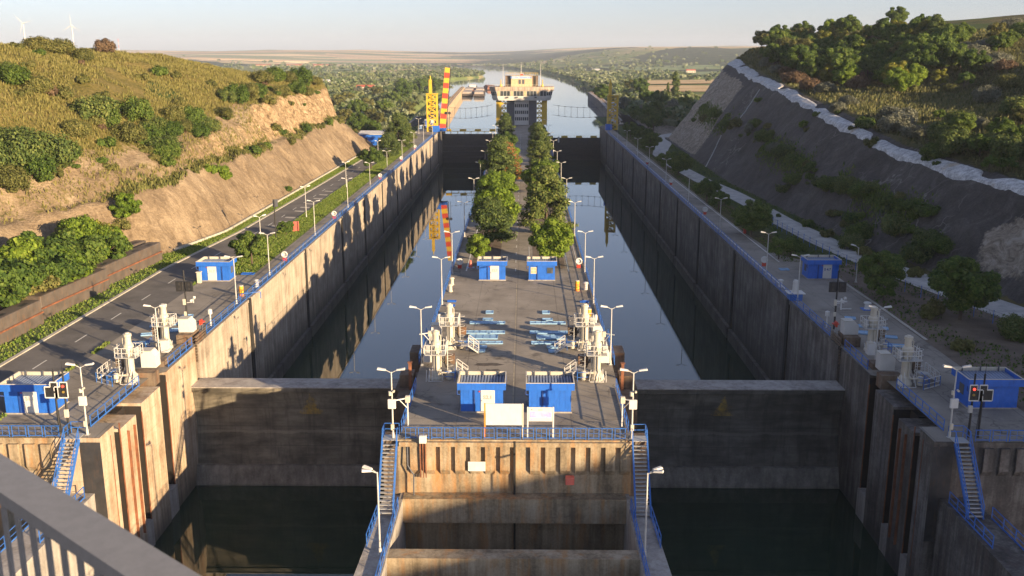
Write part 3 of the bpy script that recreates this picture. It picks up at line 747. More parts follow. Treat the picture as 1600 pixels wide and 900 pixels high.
def centre_wall():
    t = thing("centre_wall", "broad concrete island wall dividing the two lock chambers", "lock wall", (0, 101, 0))
    for a, b in zip(JOINTS[:-1], JOINTS[1:]):
        mb = MB(); mb.box(-10, 10, a - 101 + .25, b - 101 - .25, -18, -0.02); part("wall_block", mb, M['wall_shade'], t)
    # the near head with its gate piers and the front wall
    mb = MB(); mb.box(-9.75, 9.75, FRONT - 101, 0.25, -18, -0.02); part("front_block", mb, M['front'], t)
    for s in (-1, 1):
        mb = MB()
        mb.box(s * 9.753, s * 11.6, 86.5 - 101, 90.5 - 101, -18, -1.2)
        mb.box(s * 9.753, s * 12.2, 91.2 - 101, 95.0 - 101, -18, -1.6)
        mb.box(s * 9.753, s * 12.2, 96.3 - 101, 97.8 - 101, -18, -1.9)
        mb.box(s * 9.753, s * 11.9, 101.6 - 101, 104.5 - 101, -18, -0.9)
        mb.box(s * 10.4, s * 11.8, 92 - 101, 94 - 101, -1.597, -0.3)
        part("gate_pier", mb, M['brown'], t)
        mb = MB(); mb.box(s * 9.753, s * 11.0, FRONT - 101, 76.4 - 101, -18, -0.05); part("landing_pier", mb, M['brown'], t)
    # buttress fins of the front wall
    f = MB()
    xs = np.linspace(-8.3, 9.2, 15)
    for i, x in enumerate(xs):
        if abs(x) < 0.5: continue
        f.prism_axis([(FRONT - 101 - 0.003, -0.5), (FRONT - 101 - 0.32, -0.5), (FRONT - 101 - 0.32, -2.6), (FRONT - 101 - 0.003, -3.1)], x - .40, x + .40, 'x')
    f.box(-9.6, 9.6, FRONT - 101 - .36, FRONT - 101 - .003, -0.497, -0.12)
    part("buttress_fins", f, M['front'], t)
    mb = MB(); mb.box(-0.09, 0.09, FRONT - 101 - .37, FRONT - 101 - .01, -14, -0.1); part("wall_joint", mb, M['dark_gap'], t)
    mb = MB(); mb.box(-9.3, 9.3, 73.3 - 101, FRONT - 101 - .004, -6.9, -4.75); part("strut_beam", mb, M['front'], t)
    mb = MB(); mb.box(-9.3, 9.3, 63.8 - 101, 65.2 - 101, -7.4, -4.85); part("strut_beam", mb, M['front'], t)
    mb = MB(); mb.box(-9.3, 9.3, 53 - 101, 54.4 - 101, -7.4, -4.85); part("strut_beam", mb, M['front'], t)
    for s in (-1, 1):
        mb = MB()
        mb.prism([(s * 9.3, FRONT - 101 - .006), (s * 9.3, 30 - 101), (s * 12.2, 30 - 101), (s * 11.0, FRONT - 101 - .006)], -18, -5.0)
        part("guide_walkway", mb, M['concrete'], t)
        mb = MB(); mb.box(s * 9.303, s * 9.6, 30 - 101, FRONT - 101 - .01, -4.997, -4.8); part("kerb", mb, M['concrete'], t)
    return t
centre_wall()

def lock_head(s, m, label):
    """side pier of the near gate with its deep vertical slots; s = -1 left, 1 right"""
    t = thing("lock_abutment", label, "lock wall", (s * 36, 88, 0))
    def bx(mb, d0, d1, y0, y1, z0, z1): mb.box(s * (d0 - 36), s * (d1 - 36), y0 - 88, y1 - 88, z0, z1)
    segs = [(FRONT, 77.4, 34.7, 0.0), (79.1, 82.6, 34.9, -1.0), (84.5, 89.2, 35.1, -0.6), (91.8, 100.65, 35.4, 0.0)]
    for i, (a, b, d, zt) in enumerate(segs):
        mb = MB(); bx(mb, d, 38.6, a, b, -18, zt - .02); part("head_block", mb, m, t)
        if i < 3:
            mb = MB(); bx(mb, d + 1.8, 38.6, b + .003, segs[i + 1][0] - .003, -18, -0.9); part("gate_slot", mb, M['slot_dark'], t)
            mb = MB(); bx(mb, segs[i + 1][2] + .04, d + 1.79, segs[i + 1][0] - .06, segs[i + 1][0] - .004, -13.2, segs[i + 1][3] - .3); part("slot_lining", mb, M['slot_dark'], t)
            mb = MB(); bx(mb, segs[i + 1][2] - .04, segs[i + 1][2] + .06, segs[i + 1][0] - .12, segs[i + 1][0] - .062, -13.5, zt - .4); part("slot_edge", mb, M['rust'], t)
            mb = MB(); bx(mb, d + .1, d + 1.25, b + .01, segs[i + 1][0] - .01, -18, -12.6 + .2 * i); part("slot_sill", mb, M['concrete'], t)
    mb = MB()
    for yy, zt in ((76.6, 0), (80.4, -1.1), (81.8, -1.1)):
        bx(mb, 34.66, 34.9, yy, yy + .06, -12.5, zt - .6)
    part("guide_strip", mb, M['rust'], t)
    # basin wall with fins beside the front, and the guide wall walkway toward the viewer
    mb = MB(); bx(mb, 38.603, 64, FRONT, 77, -18, -0.02)
    for k in range(14):
        x = 39.2 + k * 1.35
        mb.prism_axis([(FRONT - 88 - .003, -0.5), (FRONT - 88 - .3, -0.5), (FRONT - 88 - .3, -2.5), (FRONT - 88 - .003, -3.0)], s * (x - 36 - .4), s * (x - 36 + .4), 'x')
    part("basin_wall", mb, M['front'] if s < 0 else m, t)
    mb = MB(); bx(mb, 35.6, 38.4, 30, FRONT - .006, -18, -5.0); part("guide_walkway", mb, M['concrete'] if s < 0 else m, t)
    mb = MB(); bx(mb, 34.68, 36.4, FRONT - .05, FRONT - .003, -9, -0.4); part("dark_plate", mb, M['darksteel'], t)  # thin dark sheet over the front face of the head
    # brown machine pits behind the wall edge
    mb = MB()
    for q in ((35.9, 38.0, 90.0, 91.4, -0.9, 0.5), (36.0, 37.6, 101.2, 104.0, -0.5, 1.1), (36.2, 38.0, 93.4, 95.0, -0.5, 0.6)):
        mb = MB(); bx(mb, *q); part("machine_plinth", mb, M['brown'], t)
    mb = MB()
    for k in range(9): bx(mb, 35.45, 35.6, 101.3 + k * .02, 104.6, -2.0 + k * .34, -1.78 + k * .34)
    part("louvre", mb, M['brown'], t)
    return t
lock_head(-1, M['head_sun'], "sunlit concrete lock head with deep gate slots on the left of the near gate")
lock_head(1, M['head_shade'], "shaded concrete lock head with deep gate slots on the right of the near gate")

# decks
def deck(name, poly, z, m): 
    mb = MB(); mb.add([(x, y, z) for x, y in poly], [tuple(range(len(poly)))])
    return struct(name, mb, m)
deck("island_pavement", [(-9.74, FRONT + .05), (9.74, FRONT + .05), (9.97, 101), (9.97, 404.9), (-9.97, 404.9), (-9.97, 101)], 0.0, M['asphalt'])
deck("left_pavement", [(-34.75, FRONT + .05), (-34.75, 77.9), (-36.4, 78), (-36.4, 91), (-35.5, 91.7), (-35.5, 136), (-45.4, 136), (-45.4, FRONT + .05)][::-1], 0.012, M['asphalt'])
deck("left_walkway", [(-35.45, 136.003), (-35.45, 425), (-38.7, 425), (-38.7, 136.003)], 0.012, M['asphalt'])
deck("left_apron", [(-38.703, 340), (-38.703, 425), (-45.5, 425), (-45.5, 340)], 0.03, M['asphalt'])
deck("right_pavement", [(34.75, FRONT + .05), (45.6, FRONT + .05), (45.8, 120), (45.4, 146), (41.4, 152), (40.6, 172), (39.6, 420), (35.5, 420), (35.5, 91.7), (36.4, 91), (36.4, 78), (34.75, 77.9)], 0.012, M['asphalt'])
def road(name, cl, wdt, z, m, zf=None):
    mb = MB(); n = len(cl)
    vs, fs = [], []
    for i, (x, y) in enumerate(cl):
        a = cl[max(0, i - 1)]; b = cl[min(n - 1, i + 1)]
        t = Vector((b[0] - a[0], b[1] - a[1])).normalized(); nx, ny = -t.y, t.x
        ww = wdt[i] if hasattr(wdt, '__len__') else wdt
        vs += [(x + nx * ww / 2, y + ny * ww / 2, z), (x - nx * ww / 2, y - ny * ww / 2, z)]
    for i in range(n - 1): fs.append((2 * i, 2 * i + 1, 2 * i + 3, 2 * i + 2))
    mb.add(vs, fs)
    return struct(name, mb, m)
# road on the left: outer kerb x about -53, inner edge -45 -> -43.7
LOUT = lambda y: float(np.interp(y, [74, 140, 172, 240, 310, 345, 430], [-52.9, -52.9, -50.6, -49.5, -48.8, -52, -66]))
LIN = lambda y: float(np.interp(y, [74, 136, 180, 222, 268, 300, 345, 430], [-45.403, -45.0, -43.9, -43.8, -43.5, -42.5, -45.8, -60]))
ys_ = [FRONT + .05] + list(range(80, 430, 5))
mb = MB(); vs = []; fs = []
for y in ys_: vs += [(LIN(y), y, 0.02), (LOUT(y), y, 0.02)]
for i in range(len(ys_) - 1): fs.append((2 * i, 2 * i + 1, 2 * i + 3, 2 * i + 2))
mb.add(vs, [f[::-1] for f in fs]); struct("left_road", mb, M['road'])
def kerb_line(name, fn, y0, y1, wdt, h, z0=0.0, m='kerb', step=4):
    mb = MB(); ys = list(np.arange(y0, y1 + .1, step))
    for a, b in zip(ys[:-1], ys[1:]):
        xa, xb = fn(a), fn(b)
        mb.add([(xa, a, z0), (xa - wdt, a, z0), (xb - wdt, b, z0), (xb, b, z0), (xa, a, z0 + h), (xa - wdt, a, z0 + h), (xb - wdt, b, z0 + h), (xb, b, z0 + h)],
               [(0, 1, 5, 4), (2, 3, 7, 6), (3, 0, 4, 7), (1, 2, 6, 5), (7, 4, 5, 6)])
    return struct(name, mb, M[m])
kerb_line("road_kerb", lambda y: LOUT(y) - .003, FRONT + .1, 345, 0.45, 0.14)
kerb_line("verge_kerb", lambda y: LIN(y) + .3, 137, 330, 0.28, 0.12)
kerb_line("foot_wall", lambda y: -float(left_cols(np.array(float(y)))[0]) + .35, 153, 325, 0.35, 0.55)
# verge between walkway and road
mb = MB(); vs = []; fs = []
vy = list(range(136, 341, 6))
for y in vy: vs += [(-38.71, y, 0.05), (LIN(y) + .02, y, 0.05)]
for i in range(len(vy) - 1): fs.append((2 * i, 2 * i + 2, 2 * i + 3, 2 * i + 1)[::-1])
mb.add(vs, fs); struct("left_verge", mb, M['verge'])
mb = MB(); vs = []; fs = []
for y in range(76, 346, 6):
    vs += [(LOUT(y) - .45, y, 0.06), (-float(left_cols(np.array(float(y)))[0]) + .1, y, 0.06)]
for i in range(len(vs) // 2 - 1): fs.append((2 * i, 2 * i + 1, 2 * i + 3, 2 * i + 2)[::-1])
mb.add(vs, fs); struct("roadside_grass", mb, M['verge'])
# paint on the road
mb = MB()
for y in np.arange(83, 330, 9.5):
    xa = (LIN(y) + LOUT(y)) / 2 - .2; xb = (LIN(y + 3) + LOUT(y + 3)) / 2 - .2
    mb.quad((xa - .08, y, 0.032), (xb - .08, y + 3.0, 0.032), (xb + .08, y + 3.0, 0.032), (xa + .08, y, 0.032))
struct("road_markings", mb, M['line'])
mb = MB()
for y in (176, 181, 186, 194, 199, 204, 212, 218, 224):       # worn pale bay marks along the kerb
    mb.quad((LIN(y) - .5, y, 0.034), (LIN(y) - 2.6, y + .9, 0.034), (LIN(y) - 2.6, y + 2.1, 0.034), (LIN(y) - .5, y + 1.5, 0.034))
struct("bay_markings", mb, M['kerb'])
mb = MB()
for x in (-36.5, 36.6):
    mb.quad((x - .1, 128, .03), (x + .1, 128, .03), (x + .1, 400, .03), (x - .1, 400, .03))
mb.quad((40.2, 146, .03), (40.4, 146, .03), (39.0, 330, .03), (38.8, 330, .03))
mb.quad((-7.9, 139, .02), (-7.7, 139, .02), (-7.7, 400, .02), (-7.9, 400, .02))
mb.quad((7.3, 139, .02), (7.5, 139, .02), (7.5, 400, .02), (7.3, 400, .02))
mb.quad((8.9, 143, .02), (9.0, 143, .02), (9.0, 400, .02), (8.9, 400, .02))
for y in np.arange(139, 400, 6.0): mb.quad((-.55, y, .02), (-.43, y, .02), (-.43, y + 2, .02), (-.55, y + 2, .02))
mb.quad((1.55, 146, .02), (1.65, 146, .02), (1.65, 158, .02), (1.55, 158, .02))
struct("deck_markings", mb, M['line'])
mb = MB()
for x0, x1, y0, y1 in ((-4.6, -1.2, 94.2, 95.2), (-3.4, -1.2, 91.0, 93.2), (1.2, 1.5, 84, 90)):
    n = 14; pts = [((x0 + x1) / 2 + (x1 - x0) / 2 * math.cos(6.283 * k / n) * (1 + .25 * math.sin(k * 5.1)), (y0 + y1) / 2 + (y1 - y0) / 2 * math.sin(6.283 * k / n) * (1 + .25 * math.cos(k * 3.7)), .006) for k in range(n)] if x1 - x0 > 1 else [(x0, y0, .006), (x1, y0, .006), (x1, y1, .006), (x0, y1, .006)]
    mb.add(pts, [tuple(range(len(pts)))])
mb2 = MB(); mb2.quad((-.30, 76, .006), (-.18, 76, .006), (-.18, 131, .006), (-.30, 131, .006)); struct("worn_centre_line", mb2, paint("worn pale line", (0.34, 0.29, 0.20), .8, 0, .3, (0.12, 0.10, 0.08), .9, 1.2))
struct("deck_stains", mb, paint("old oil stains", (0.07, 0.055, 0.042), .8, 0, .5, (0.2, 0.17, 0.13), .8, 1.6))
# soil strips under the island trees, gravel track and dirt on the right
deck("tree_bed", [(-7.2, 141), (-3.0, 141), (-3.0, 395), (-7.2, 395)][::-1], 0.012, M['dirt'])
deck("tree_bed", [(2.2, 141), (7.0, 141), (7.0, 395), (2.2, 395)], 0.012, M['dirt'])
TRK = [(72, 60), (69.5, 88), (63.5, 108), (59.0, 126), (54.6, 146), (52.2, 164), (50.6, 184), (50.0, 205), (48.8, 225), (46.6, 245), (45.4, 268), (44.2, 292), (44.8, 314), (48.5, 336), (52.5, 356), (54.5, 376), (58, 392), (66, 405)]
road("gravel_track", TRK, [6.8, 6.8, 6.6, 6.2, 5.8, 5.6, 5.2, 5.0, 5.0, 4.8, 4.6, 4.4, 4.6, 5.0, 5.4, 5.0, 4.6, 4.4], 0.06, M['gravel'])
deck("dirt_strip", [(45.55, FRONT + .05), (72, FRONT + .05), (67, 96), (60, 112), (55, 128), (50, 148), (45.9, 150), (45.75, 120)], 0.03, M['dirt'])
kerb_line("right_kerb", lambda y: float(np.interp(y, [75, 120, 146], [46.0, 46.2, 45.8])), 104, 146, .35, .10)

M['sill'] = concrete('wet sill concrete', (0.10, 0.09, 0.075), (0.17, 0.155, 0.13), (0.25, 0.23, 0.195))
# gates
def near_gate(s, m, label):
    t = thing("lock_gate", label, "lock gate", (s * 23.4, 99.6, 0))
    ox, oy = s * 23.4, 99.6
    mb = MB()
    prof = [(101.3, -4.0), (98.5, -4.0), (98.5, -4.5)] + [(98.7 + 0.65 * math.sin(i / 10 * math.pi), -4.5 - i * .86) for i in range(11)] + [(101.3, -13.1)]
    mb.prism_axis([(y - oy, z) for y, z in prof], s * 11.65 - ox, s * 35.38 - ox, 'x')
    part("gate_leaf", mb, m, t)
    mb = MB(); mb.box(s * 11.66 - ox, s * 35.37 - ox, 98.3 - oy, 101.4 - oy, -3.997, -3.9); part("gate_walkway", mb, M['concrete'], t)
    mb = MB(); mb.prism_axis([(97.6 - oy, -18), (97.6 - oy, -14.9), (98.3 - oy, -13.0), (101.2 - oy, -13.0), (101.2 - oy, -18)], s * 11.66 - ox, s * 35.37 - ox, 'x'); part("gate_sill", mb, M['sill'], t)
    return t
def gate_mat(name, base):
    m, nt, b = new_mat(name)
    p = pos(nt)
    st = noise(nt, pos(nt, (0.25, 0.25, 1.4)), 0.8, 6, 0.65); bl = noise(nt, p, 0.3, 6, 0.65)
    v = math_(nt, 'ADD', math_(nt, 'MULTIPLY', st, .5), math_(nt, 'MULTIPLY', bl, .5))
    col = ramp(nt, v, [(0.38, tuple(x * .45 for x in base)), (0.5, base), (0.63, tuple(x * 1.7 for x in base))])
    sep = nt.nodes.new("ShaderNodeSeparateXYZ"); nt.links.new(p, sep.inputs[0])
    run = noise(nt, pos(nt, (1.1, 1.1, 0.06)), 1.0, 5, 0.65)
    col = mix(nt, ramp(nt, run, [(0.5, (0, 0, 0)), (0.66, (0.6,) * 3)]), col, tuple(x * .35 for x in base))
    s1 = math_(nt, 'LESS_THAN', math_(nt, 'FRACT', math_(nt, 'DIVIDE', sep.outputs[2], 2.2)), 0.03)
    s2 = math_(nt, 'LESS_THAN', math_(nt, 'FRACT', math_(nt, 'DIVIDE', sep.outputs[0], 3.9)), 0.012)
    col = mix(nt, math_(nt, 'MULTIPLY', math_(nt, 'MAXIMUM', s1, s2), .5), col, tuple(x * .3 for x in base))
    wl = math_(nt, 'ABSOLUTE', math_(nt, 'ADD', math_(nt, 'ADD', sep.outputs[2], 9.4), math_(nt, 'MULTIPLY', math_(nt, 'SUBTRACT', bl, .5), 1.2)))
    col = mix(nt, math_(nt, 'MULTIPLY', math_(nt, 'LESS_THAN', wl, .16), .35), col, tuple(min(1, x * 2.2) for x in base))
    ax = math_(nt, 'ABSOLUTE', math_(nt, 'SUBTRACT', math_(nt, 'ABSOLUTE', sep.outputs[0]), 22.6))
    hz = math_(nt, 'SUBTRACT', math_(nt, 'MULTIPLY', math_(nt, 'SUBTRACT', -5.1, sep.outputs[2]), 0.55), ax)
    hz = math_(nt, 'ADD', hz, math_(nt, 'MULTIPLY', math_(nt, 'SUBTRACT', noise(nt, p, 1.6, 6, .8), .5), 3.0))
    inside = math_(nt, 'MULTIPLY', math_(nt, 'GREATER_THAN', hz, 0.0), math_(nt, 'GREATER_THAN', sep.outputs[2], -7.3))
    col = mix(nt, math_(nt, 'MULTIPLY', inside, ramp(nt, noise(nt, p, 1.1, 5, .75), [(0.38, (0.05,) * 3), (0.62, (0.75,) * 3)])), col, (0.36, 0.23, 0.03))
    nt.links.new(col, b.inputs["Base Color"]); b.inputs["Roughness"].default_value = .8
    bump(nt, b, v, .4, .1)
    return m
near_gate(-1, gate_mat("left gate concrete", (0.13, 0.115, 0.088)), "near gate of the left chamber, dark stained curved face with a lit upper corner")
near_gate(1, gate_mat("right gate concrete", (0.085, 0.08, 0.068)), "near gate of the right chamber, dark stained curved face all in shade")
def far_gate(s, ztop, y0, label):
    t = thing("far_gate", label, "lock gate", (s * 22.7, y0, 0))
    mb = MB(); mb.box(-12.7, 12.7, -.6, .6, -18, ztop); part("gate_leaf", mb, M['darksteel'], t)
    mb = MB()
    for z in (-7.8, -10.2, -12.6): mb.box(-12.69, 12.69, -.85, -.603, z - .12, z + .12)
    part("gate_ribs", mb, M['darksteel'] if s > 0 else M['slate'], t)
    if s < 0:
        mb = MB()
        mb.box(-12.6, 12.6, -.5, .5, ztop + 1.1, ztop + 1.3)
        for k in range(9):
            x = -12.2 + k * 3.05
            mb.bar((x, -.4, ztop), (x, -.4, ztop + 1.1), .16); mb.bar((x, .4, ztop), (x, .4, ztop + 1.1), .16)
            mb.bar((x, -.4, ztop + 1.1), (x + (.9 if k < 4 else -.9), -.4, ztop + .05), .10)
        part("walkway_frame", mb, M['yellow'], t)
        zz = ztop + 1.3
    else: zz = ztop
    for k in range(4):
        mb = MB(); mb.bbox(-11.6 + k * 6.6, -8.8 + k * 6.6, -.55, -.45, zz, zz + .9); part("yellow_panel", mb, M['yellow'], t)
    mb = MB()
    for k in range(18): x = -12.4 + k * 1.46; mb.bar((x, .5, zz), (x, .5, zz + 1.1), .05)
    mb.bar((-12.5, .5, zz + 1.1), (12.5, .5, zz + 1.1), .05); mb.bar((-12.5, .5, zz + .55), (12.5, .5, zz + .55), .04)
    part("guard_rail", mb, M['yellow'], t)
    if s > 0:
        mb = MB(); mb.bbox(-6.6, -5.9, -.75, -.62, -7.0, -4.4); part("white_gauge", mb, M['white'], t)
    return t
far_gate(-1, -2.5, 430.0, "far gate of the left chamber, tall black plate under a yellow walkway frame")
far_gate(1, -4.9, 440.0, "far gate of the right chamber, low black plate with a white gauge")
# upper head piers beside the far gates
for s, lab in ((-1, "left upper lock head pier beside the yellow gate tower"), (1, "right upper lock head pier with a rounded upstream end")):
    t = thing("upper_head_pier", lab, "lock wall", (s * 37, 405, 0))
    mb = MB(); mb.box(s * (35.4 - 37), s * (41 - 37), .01, 40, -18, 0.0); part("pier_block", mb, M['wall_shade'], t)
    mb = MB(); mb.lathe([(2.8, -18), (2.8, -.1), (2.6, 0.02)], 20, (s * (38.2 - 37), 40, 0)); part("pier_nose", mb, M['wall_shade'], t)
mb = MB(); mb.box(-10, 10, 405.01, 466, -18, 0.0); mb.lathe([(9.9, -18), (9.9, -.1), (9.6, 0.0)], 28, (0, 466, 0))
solo("tower_island", mb, M['concrete'], "rounded concrete island end carrying the control tower", "lock wall")
deck("upper_pavement", [(-9.9, 405.02), (9.9, 405.02), (9.9, 465), (-9.9, 465)], 0.012, M['asphalt'])

# ------------------------------------------------------------------ buildings of the lock
def text_mb(txt, size, m, parent, loc, name="lettering", rot=(rad(90), 0, 0), ext=0.01):
    cu = bpy.data.curves.new(name, 'FONT'); cu.body = txt; cu.size = size; cu.extrude = ext; cu.offset = size * .03; cu.align_x = 'CENTER'; cu.align_y = 'CENTER'
    o = bpy.data.objects.new("tmp_text", cu); COL.objects.link(o)
    dg = bpy.context.evaluated_depsgraph_get()
    me = bpy.data.meshes.new_from_object(o.evaluated_get(dg))
    bpy.data.objects.remove(o)
    me.materials.clear(); me.materials.append(m); me.name = name
    q = link(name, me, parent, loc); q.rotation_euler = rot
    return q
M['pipe_blue'] = paint('dark blue pipe', (0.012, 0.05, 0.22), .5)
def hut(x, y, wdt, dep, label, door=None, windows=(), txt=None, txtm='ink', side=None, h=2.75):
    """cabin standing at (x, y): x centre, y front face"""
    t = thing("control_hut", label, "control hut", (x, y, 0), group="blue control huts on the lock decks")
    a = wdt / 2
    mb = MB(); mb.box(-a, a, 0, dep, 0.12, h - .45)
    for k in range(int(wdt / .5)): mb.box(-a + .25 + k * .5 - .012, -a + .25 + k * .5 + .012, -.012, -.002, .2, h - .5)
    part("wall", mb, M['blue'], t)
    mb = MB(); mb.box(-a - .1, a + .1, -.1, dep + .1, 0.0, .118); part("base_slab", mb, M['concrete'], t)
    o = .28
    mb = MB()
    mb.box(-a - o, a + o, -o, -o + .08, h - .55, h + .1); mb.box(-a - o, a + o, dep + o - .08, dep + o, h - .55, h + .1)
    mb.box(-a - o, -a - o + .08, -o + .083, dep + o - .083, h - .55, h + .1); mb.box(a + o - .08, a + o, -o + .083, dep + o - .083, h - .55, h + .1)
    mb.box(-a - o + .083, a + o - .083, -o + .083, dep + o - .083, h - .54, h - .44)
    fas = part("fascia", mb, M['blue'], t)
    mb = MB()
    for (x0, x1, y0, y1) in ((-a - o - .01, a + o + .01, -o - .01, -o + .1), (-a - o - .01, a + o + .01, dep + o - .1, dep + o + .01), (-a - o - .01, -a - o + .1, -o + .103, dep + o - .103), (a + o - .1, a + o + .01, -o + .103, dep + o - .103)):
        mb.box(x0, x1, y0, y1, h + .103, h + .15)
    mb.box(-a - o + .09, a + o - .09, dep + o - .12, dep + o - .083, h - .3, h + .1)
    mb.box(-a - o + .083, -a - o + .12, -o + .1, dep + o - .13, h - .3, h + .1)
    part("parapet_trim", mb, M['cream'], fas)
    mb = MB(); n = 15
    for k in range(n):
        u0 = -a - o + .13 + k * (wdt + 2 * o - .26) / n; u1 = u0 + (wdt + 2 * o - .26) / n
        mb.add([(u0, -o + .09, h - .42), (u0 + .07, -o + .09, h - .30), (u1 - .07, -o + .09, h - .30), (u1, -o + .09, h - .42),
                (u0, dep + o - .13, h - .28), (u0 + .07, dep + o - .13, h - .16), (u1 - .07, dep + o - .13, h - .16), (u1, dep + o - .13, h - .28)],
               [(0, 1, 5, 4), (1, 2, 6, 5), (2, 3, 7, 6)])
    part("corrugated_roof", mb, M['roof_blue'], t)
    for k in range(3): q = -a + wdt * (.12 + .38 * k); mb = MB(); mb.box(q, q + .1, dep + o - .3, dep + o - .2, h - .2, h + .32); part("roof_bracket", mb, M['slate'], t)
    mb = MB(); q = -a * .35 if door is None or door > 0 else a * .55; mb.box(q - .06, q + .06, -.09, -.014, .13, h - .56); part("downpipe", mb, M['pipe_blue'], t)
    mb = MB(); mb.tube((-a - .29 - .01, -.2, h - .5), (-a - .29 - .01, -.2, h - .95), .05, 6); mb.tube((-a - .3, -.2, h - .95), (-a - .05, .1, h - 1.1), .05, 6); part("gutter_pipe", mb, M['pipe_blue'], t)
    if door is not None:
        mb = MB(); mb.box(door - .62, door + .62, -.05, -.013, .15, h - .5); dr = part("door", mb, M['white'] if txt is not False else M['blue'], t)
        mb = MB(); mb.box(door - .55, door - .48, -.1, -.053, 1.1, 1.22); part("handle", mb, M['grey'], dr)
        if txt: text_mb(txt, .48, M[txtm], dr, (door, -.062, 1.45))
        mb = MB(); mb.tube((door - .75, -.06, 2.0), (door - .75, -.013, 2.0), .07, 8); part("alarm_lamp", mb, M['red'], t)
    for (wx, ww, mm) in windows:
        mb = MB(); mb.box(wx - ww / 2 - .06, wx + ww / 2 + .06, -.04, -.013, 1.0, 1.95); wf = part("window", mb, M['white'] if mm == 'tan' else M['blue'], t)
        mb = MB(); mb.box(wx - ww / 2, wx + ww / 2, -.055, -.043, 1.06, 1.9); part("pane", mb, M[mm], wf)
        if mm == 'tan':
            mb = MB(); mb.box(wx - .03, wx + .03, -.07, -.058, 1.06, 1.9); mb.box(wx - ww / 2, wx - .032, -.07, -.058, 1.45, 1.5); mb.box(wx + .032, wx + ww / 2, -.07, -.058, 1.45, 1.5); part("glazing_bar", mb, M['white'], wf)
    if side:
        s = side
        mb = MB(); mb.box(s * (a + .003), s * (a + .04), dep * .35, dep * .65, .95, 1.9); wf = part("window", mb, M['slate'], t)
    return t
M['roof_blue'] = paint("blue grey corrugated roof", (0.20, 0.25, 0.36), 0.45, 0.2, 0.1)
hut(-43.3, 80.0, 4.1, 3.0, "blue control hut at the left front corner, white door marked S1.1", 0.25, txt="S1.1", txtm='faint', side=1)
hut(-43.1, 132.0, 4.2, 3.0, "blue control hut beside the left road near a leafy tree", -.25, txt="S1.7", txtm='faint', side=1)
hut(-3.0, 80.9, 3.75, 2.7, "blue control hut with white door behind the large blank board on the island", .55, txt="S2.1", txtm='faint')
hut(3.1, 80.9, 3.75, 2.7, "blue control hut without white door behind the small printed board on the island")
hut(-3.75, 133.0, 3.7, 2.6, "blue control hut with white door below the left tree row on the island", .35, txt="S2.7", txtm='faint')
hut(3.3, 133.0, 3.7, 2.6, "blue control hut with two windows below the right tree row on the island", None, windows=((-1.15, .75, 'tan'), (1.15, .85, 'glass')))
hut(43.5, 134.3, 4.3, 3.0, "blue control hut with white door marked S 4.7 on the shaded right deck", .55, txt="S 4.7", side=-1)
hut(43.1, 82.4, 4.4, 3.0, "blue control hut at the right front corner behind two black signal panels", None, side=-1)

# ------------------------------------------------------------------ lamps
def lamp(label, x, y, h=6.0, z=0.0, heads=((-1, 0), (1, 0)), boxes=False, group="double headed lamp posts along the lock", rz=0.0):
    t = thing("lamp_post", label, "lamp post", (x, y, z), rz, group)
    mb = MB(); mb.tube((0, 0, 0), (0, 0, h), .085, 8, .055); mb.tube((0, 0, 0), (0, 0, .5), .12, 8); mb.box(-.18, .18, -.18, .18, 0, .04)
    part("pole", mb, M['pole'], t)
    for hx, hy in heads:
        v = Vector((hx, hy, 0)).normalized()
        mb = MB(); mb.tube((0, 0, h - .08), tuple(v * .5 + Vector((0, 0, h + .18))), .035, 6); part("arm", mb, M['pole'], t)
        n = Vector((-v.y, v.x, 0))
        mb = MB()
        def P(u, w_, zz): return tuple(v * u + n * w_ + Vector((0, 0, h + zz)))
        vs = [P(.42, -.10, .12), P(.42, .10, .12), P(1.15, .17, .22), P(1.15, -.17, .22), P(.45, -.09, .24), P(.45, .09, .24), P(1.1, .14, .36), P(1.1, -.14, .36)]
        mb.add(vs, [(0, 1, 2, 3), (7, 6, 5, 4), (0, 4, 5, 1), (1, 5, 6, 2), (2, 6, 7, 3), (3, 7, 4, 0)])
        part("lamp_head", mb, M['white'], t)
    if boxes:
        mb = MB(); mb.bbox(-.33, .33, -.30, -.1, 2.7, 3.5, .03); part("junction_box", mb, M['white'], t)
        mb = MB(); mb.bbox(-.14, .14, -.26, -.1, .8, 1.3, .02); part("meter_box", mb, M['cream'], t)
        mb = MB(); mb.tube((-.15, -.1, 3.8), (-.15, -.1, 4.15), .13, 8); mb.tube((.2, -.1, 4.2), (.2, -.35, 4.2), .09, 8); part("loudspeaker", mb, M['cream'], t)
    return t
L_POST = lamp("grey double headed lamp post on the left wall edge by the blue hut", -36.25, 119.3)
Ys = [136, 168, 200, 231, 260, 294, 325, 358, 392]
for i, y in enumerate(Ys):
    dup(L_POST, (-36.3 - (i % 2) * .15, y, 0), 0.06 * math.sin(i * 3), "grey double headed lamp post on the left lock walkway, %s beyond the hut" % ordn(i))
YI = [94.3, 119.2, 137.5, 167, 200.5, 231.5, 260, 294, 325, 358, 392]
for i, y in enumerate(YI):
    dup(L_POST, (-9.75, y, 0), 0.05 * math.sin(i * 5), "double headed lamp post on the island's left edge, %s from the front corner post" % ordn(i))
    dup(L_POST, (9.7, y + .5, 0), 0.05 * math.sin(i * 7 + 1), "double headed lamp post on the island's right edge, %s from the front corner post" % ordn(i))
YR = [121, 137.5, 172, 206, 240, 273, 302, 334, 367, 396]
for i, y in enumerate(YR):
    dup(L_POST, (36.2, y, 0), 0.05 * math.sin(i * 4), "double headed lamp post on the shaded right lock walkway, %s beyond the machinery" % ordn(i))
dup(L_POST, (-37.0, 94.6, 0), .1, "double headed lamp post among the white machinery on the left head")
dup(L_POST, (37.0, 95.0, 0), -.1, "double headed lamp post among the machinery on the right head")
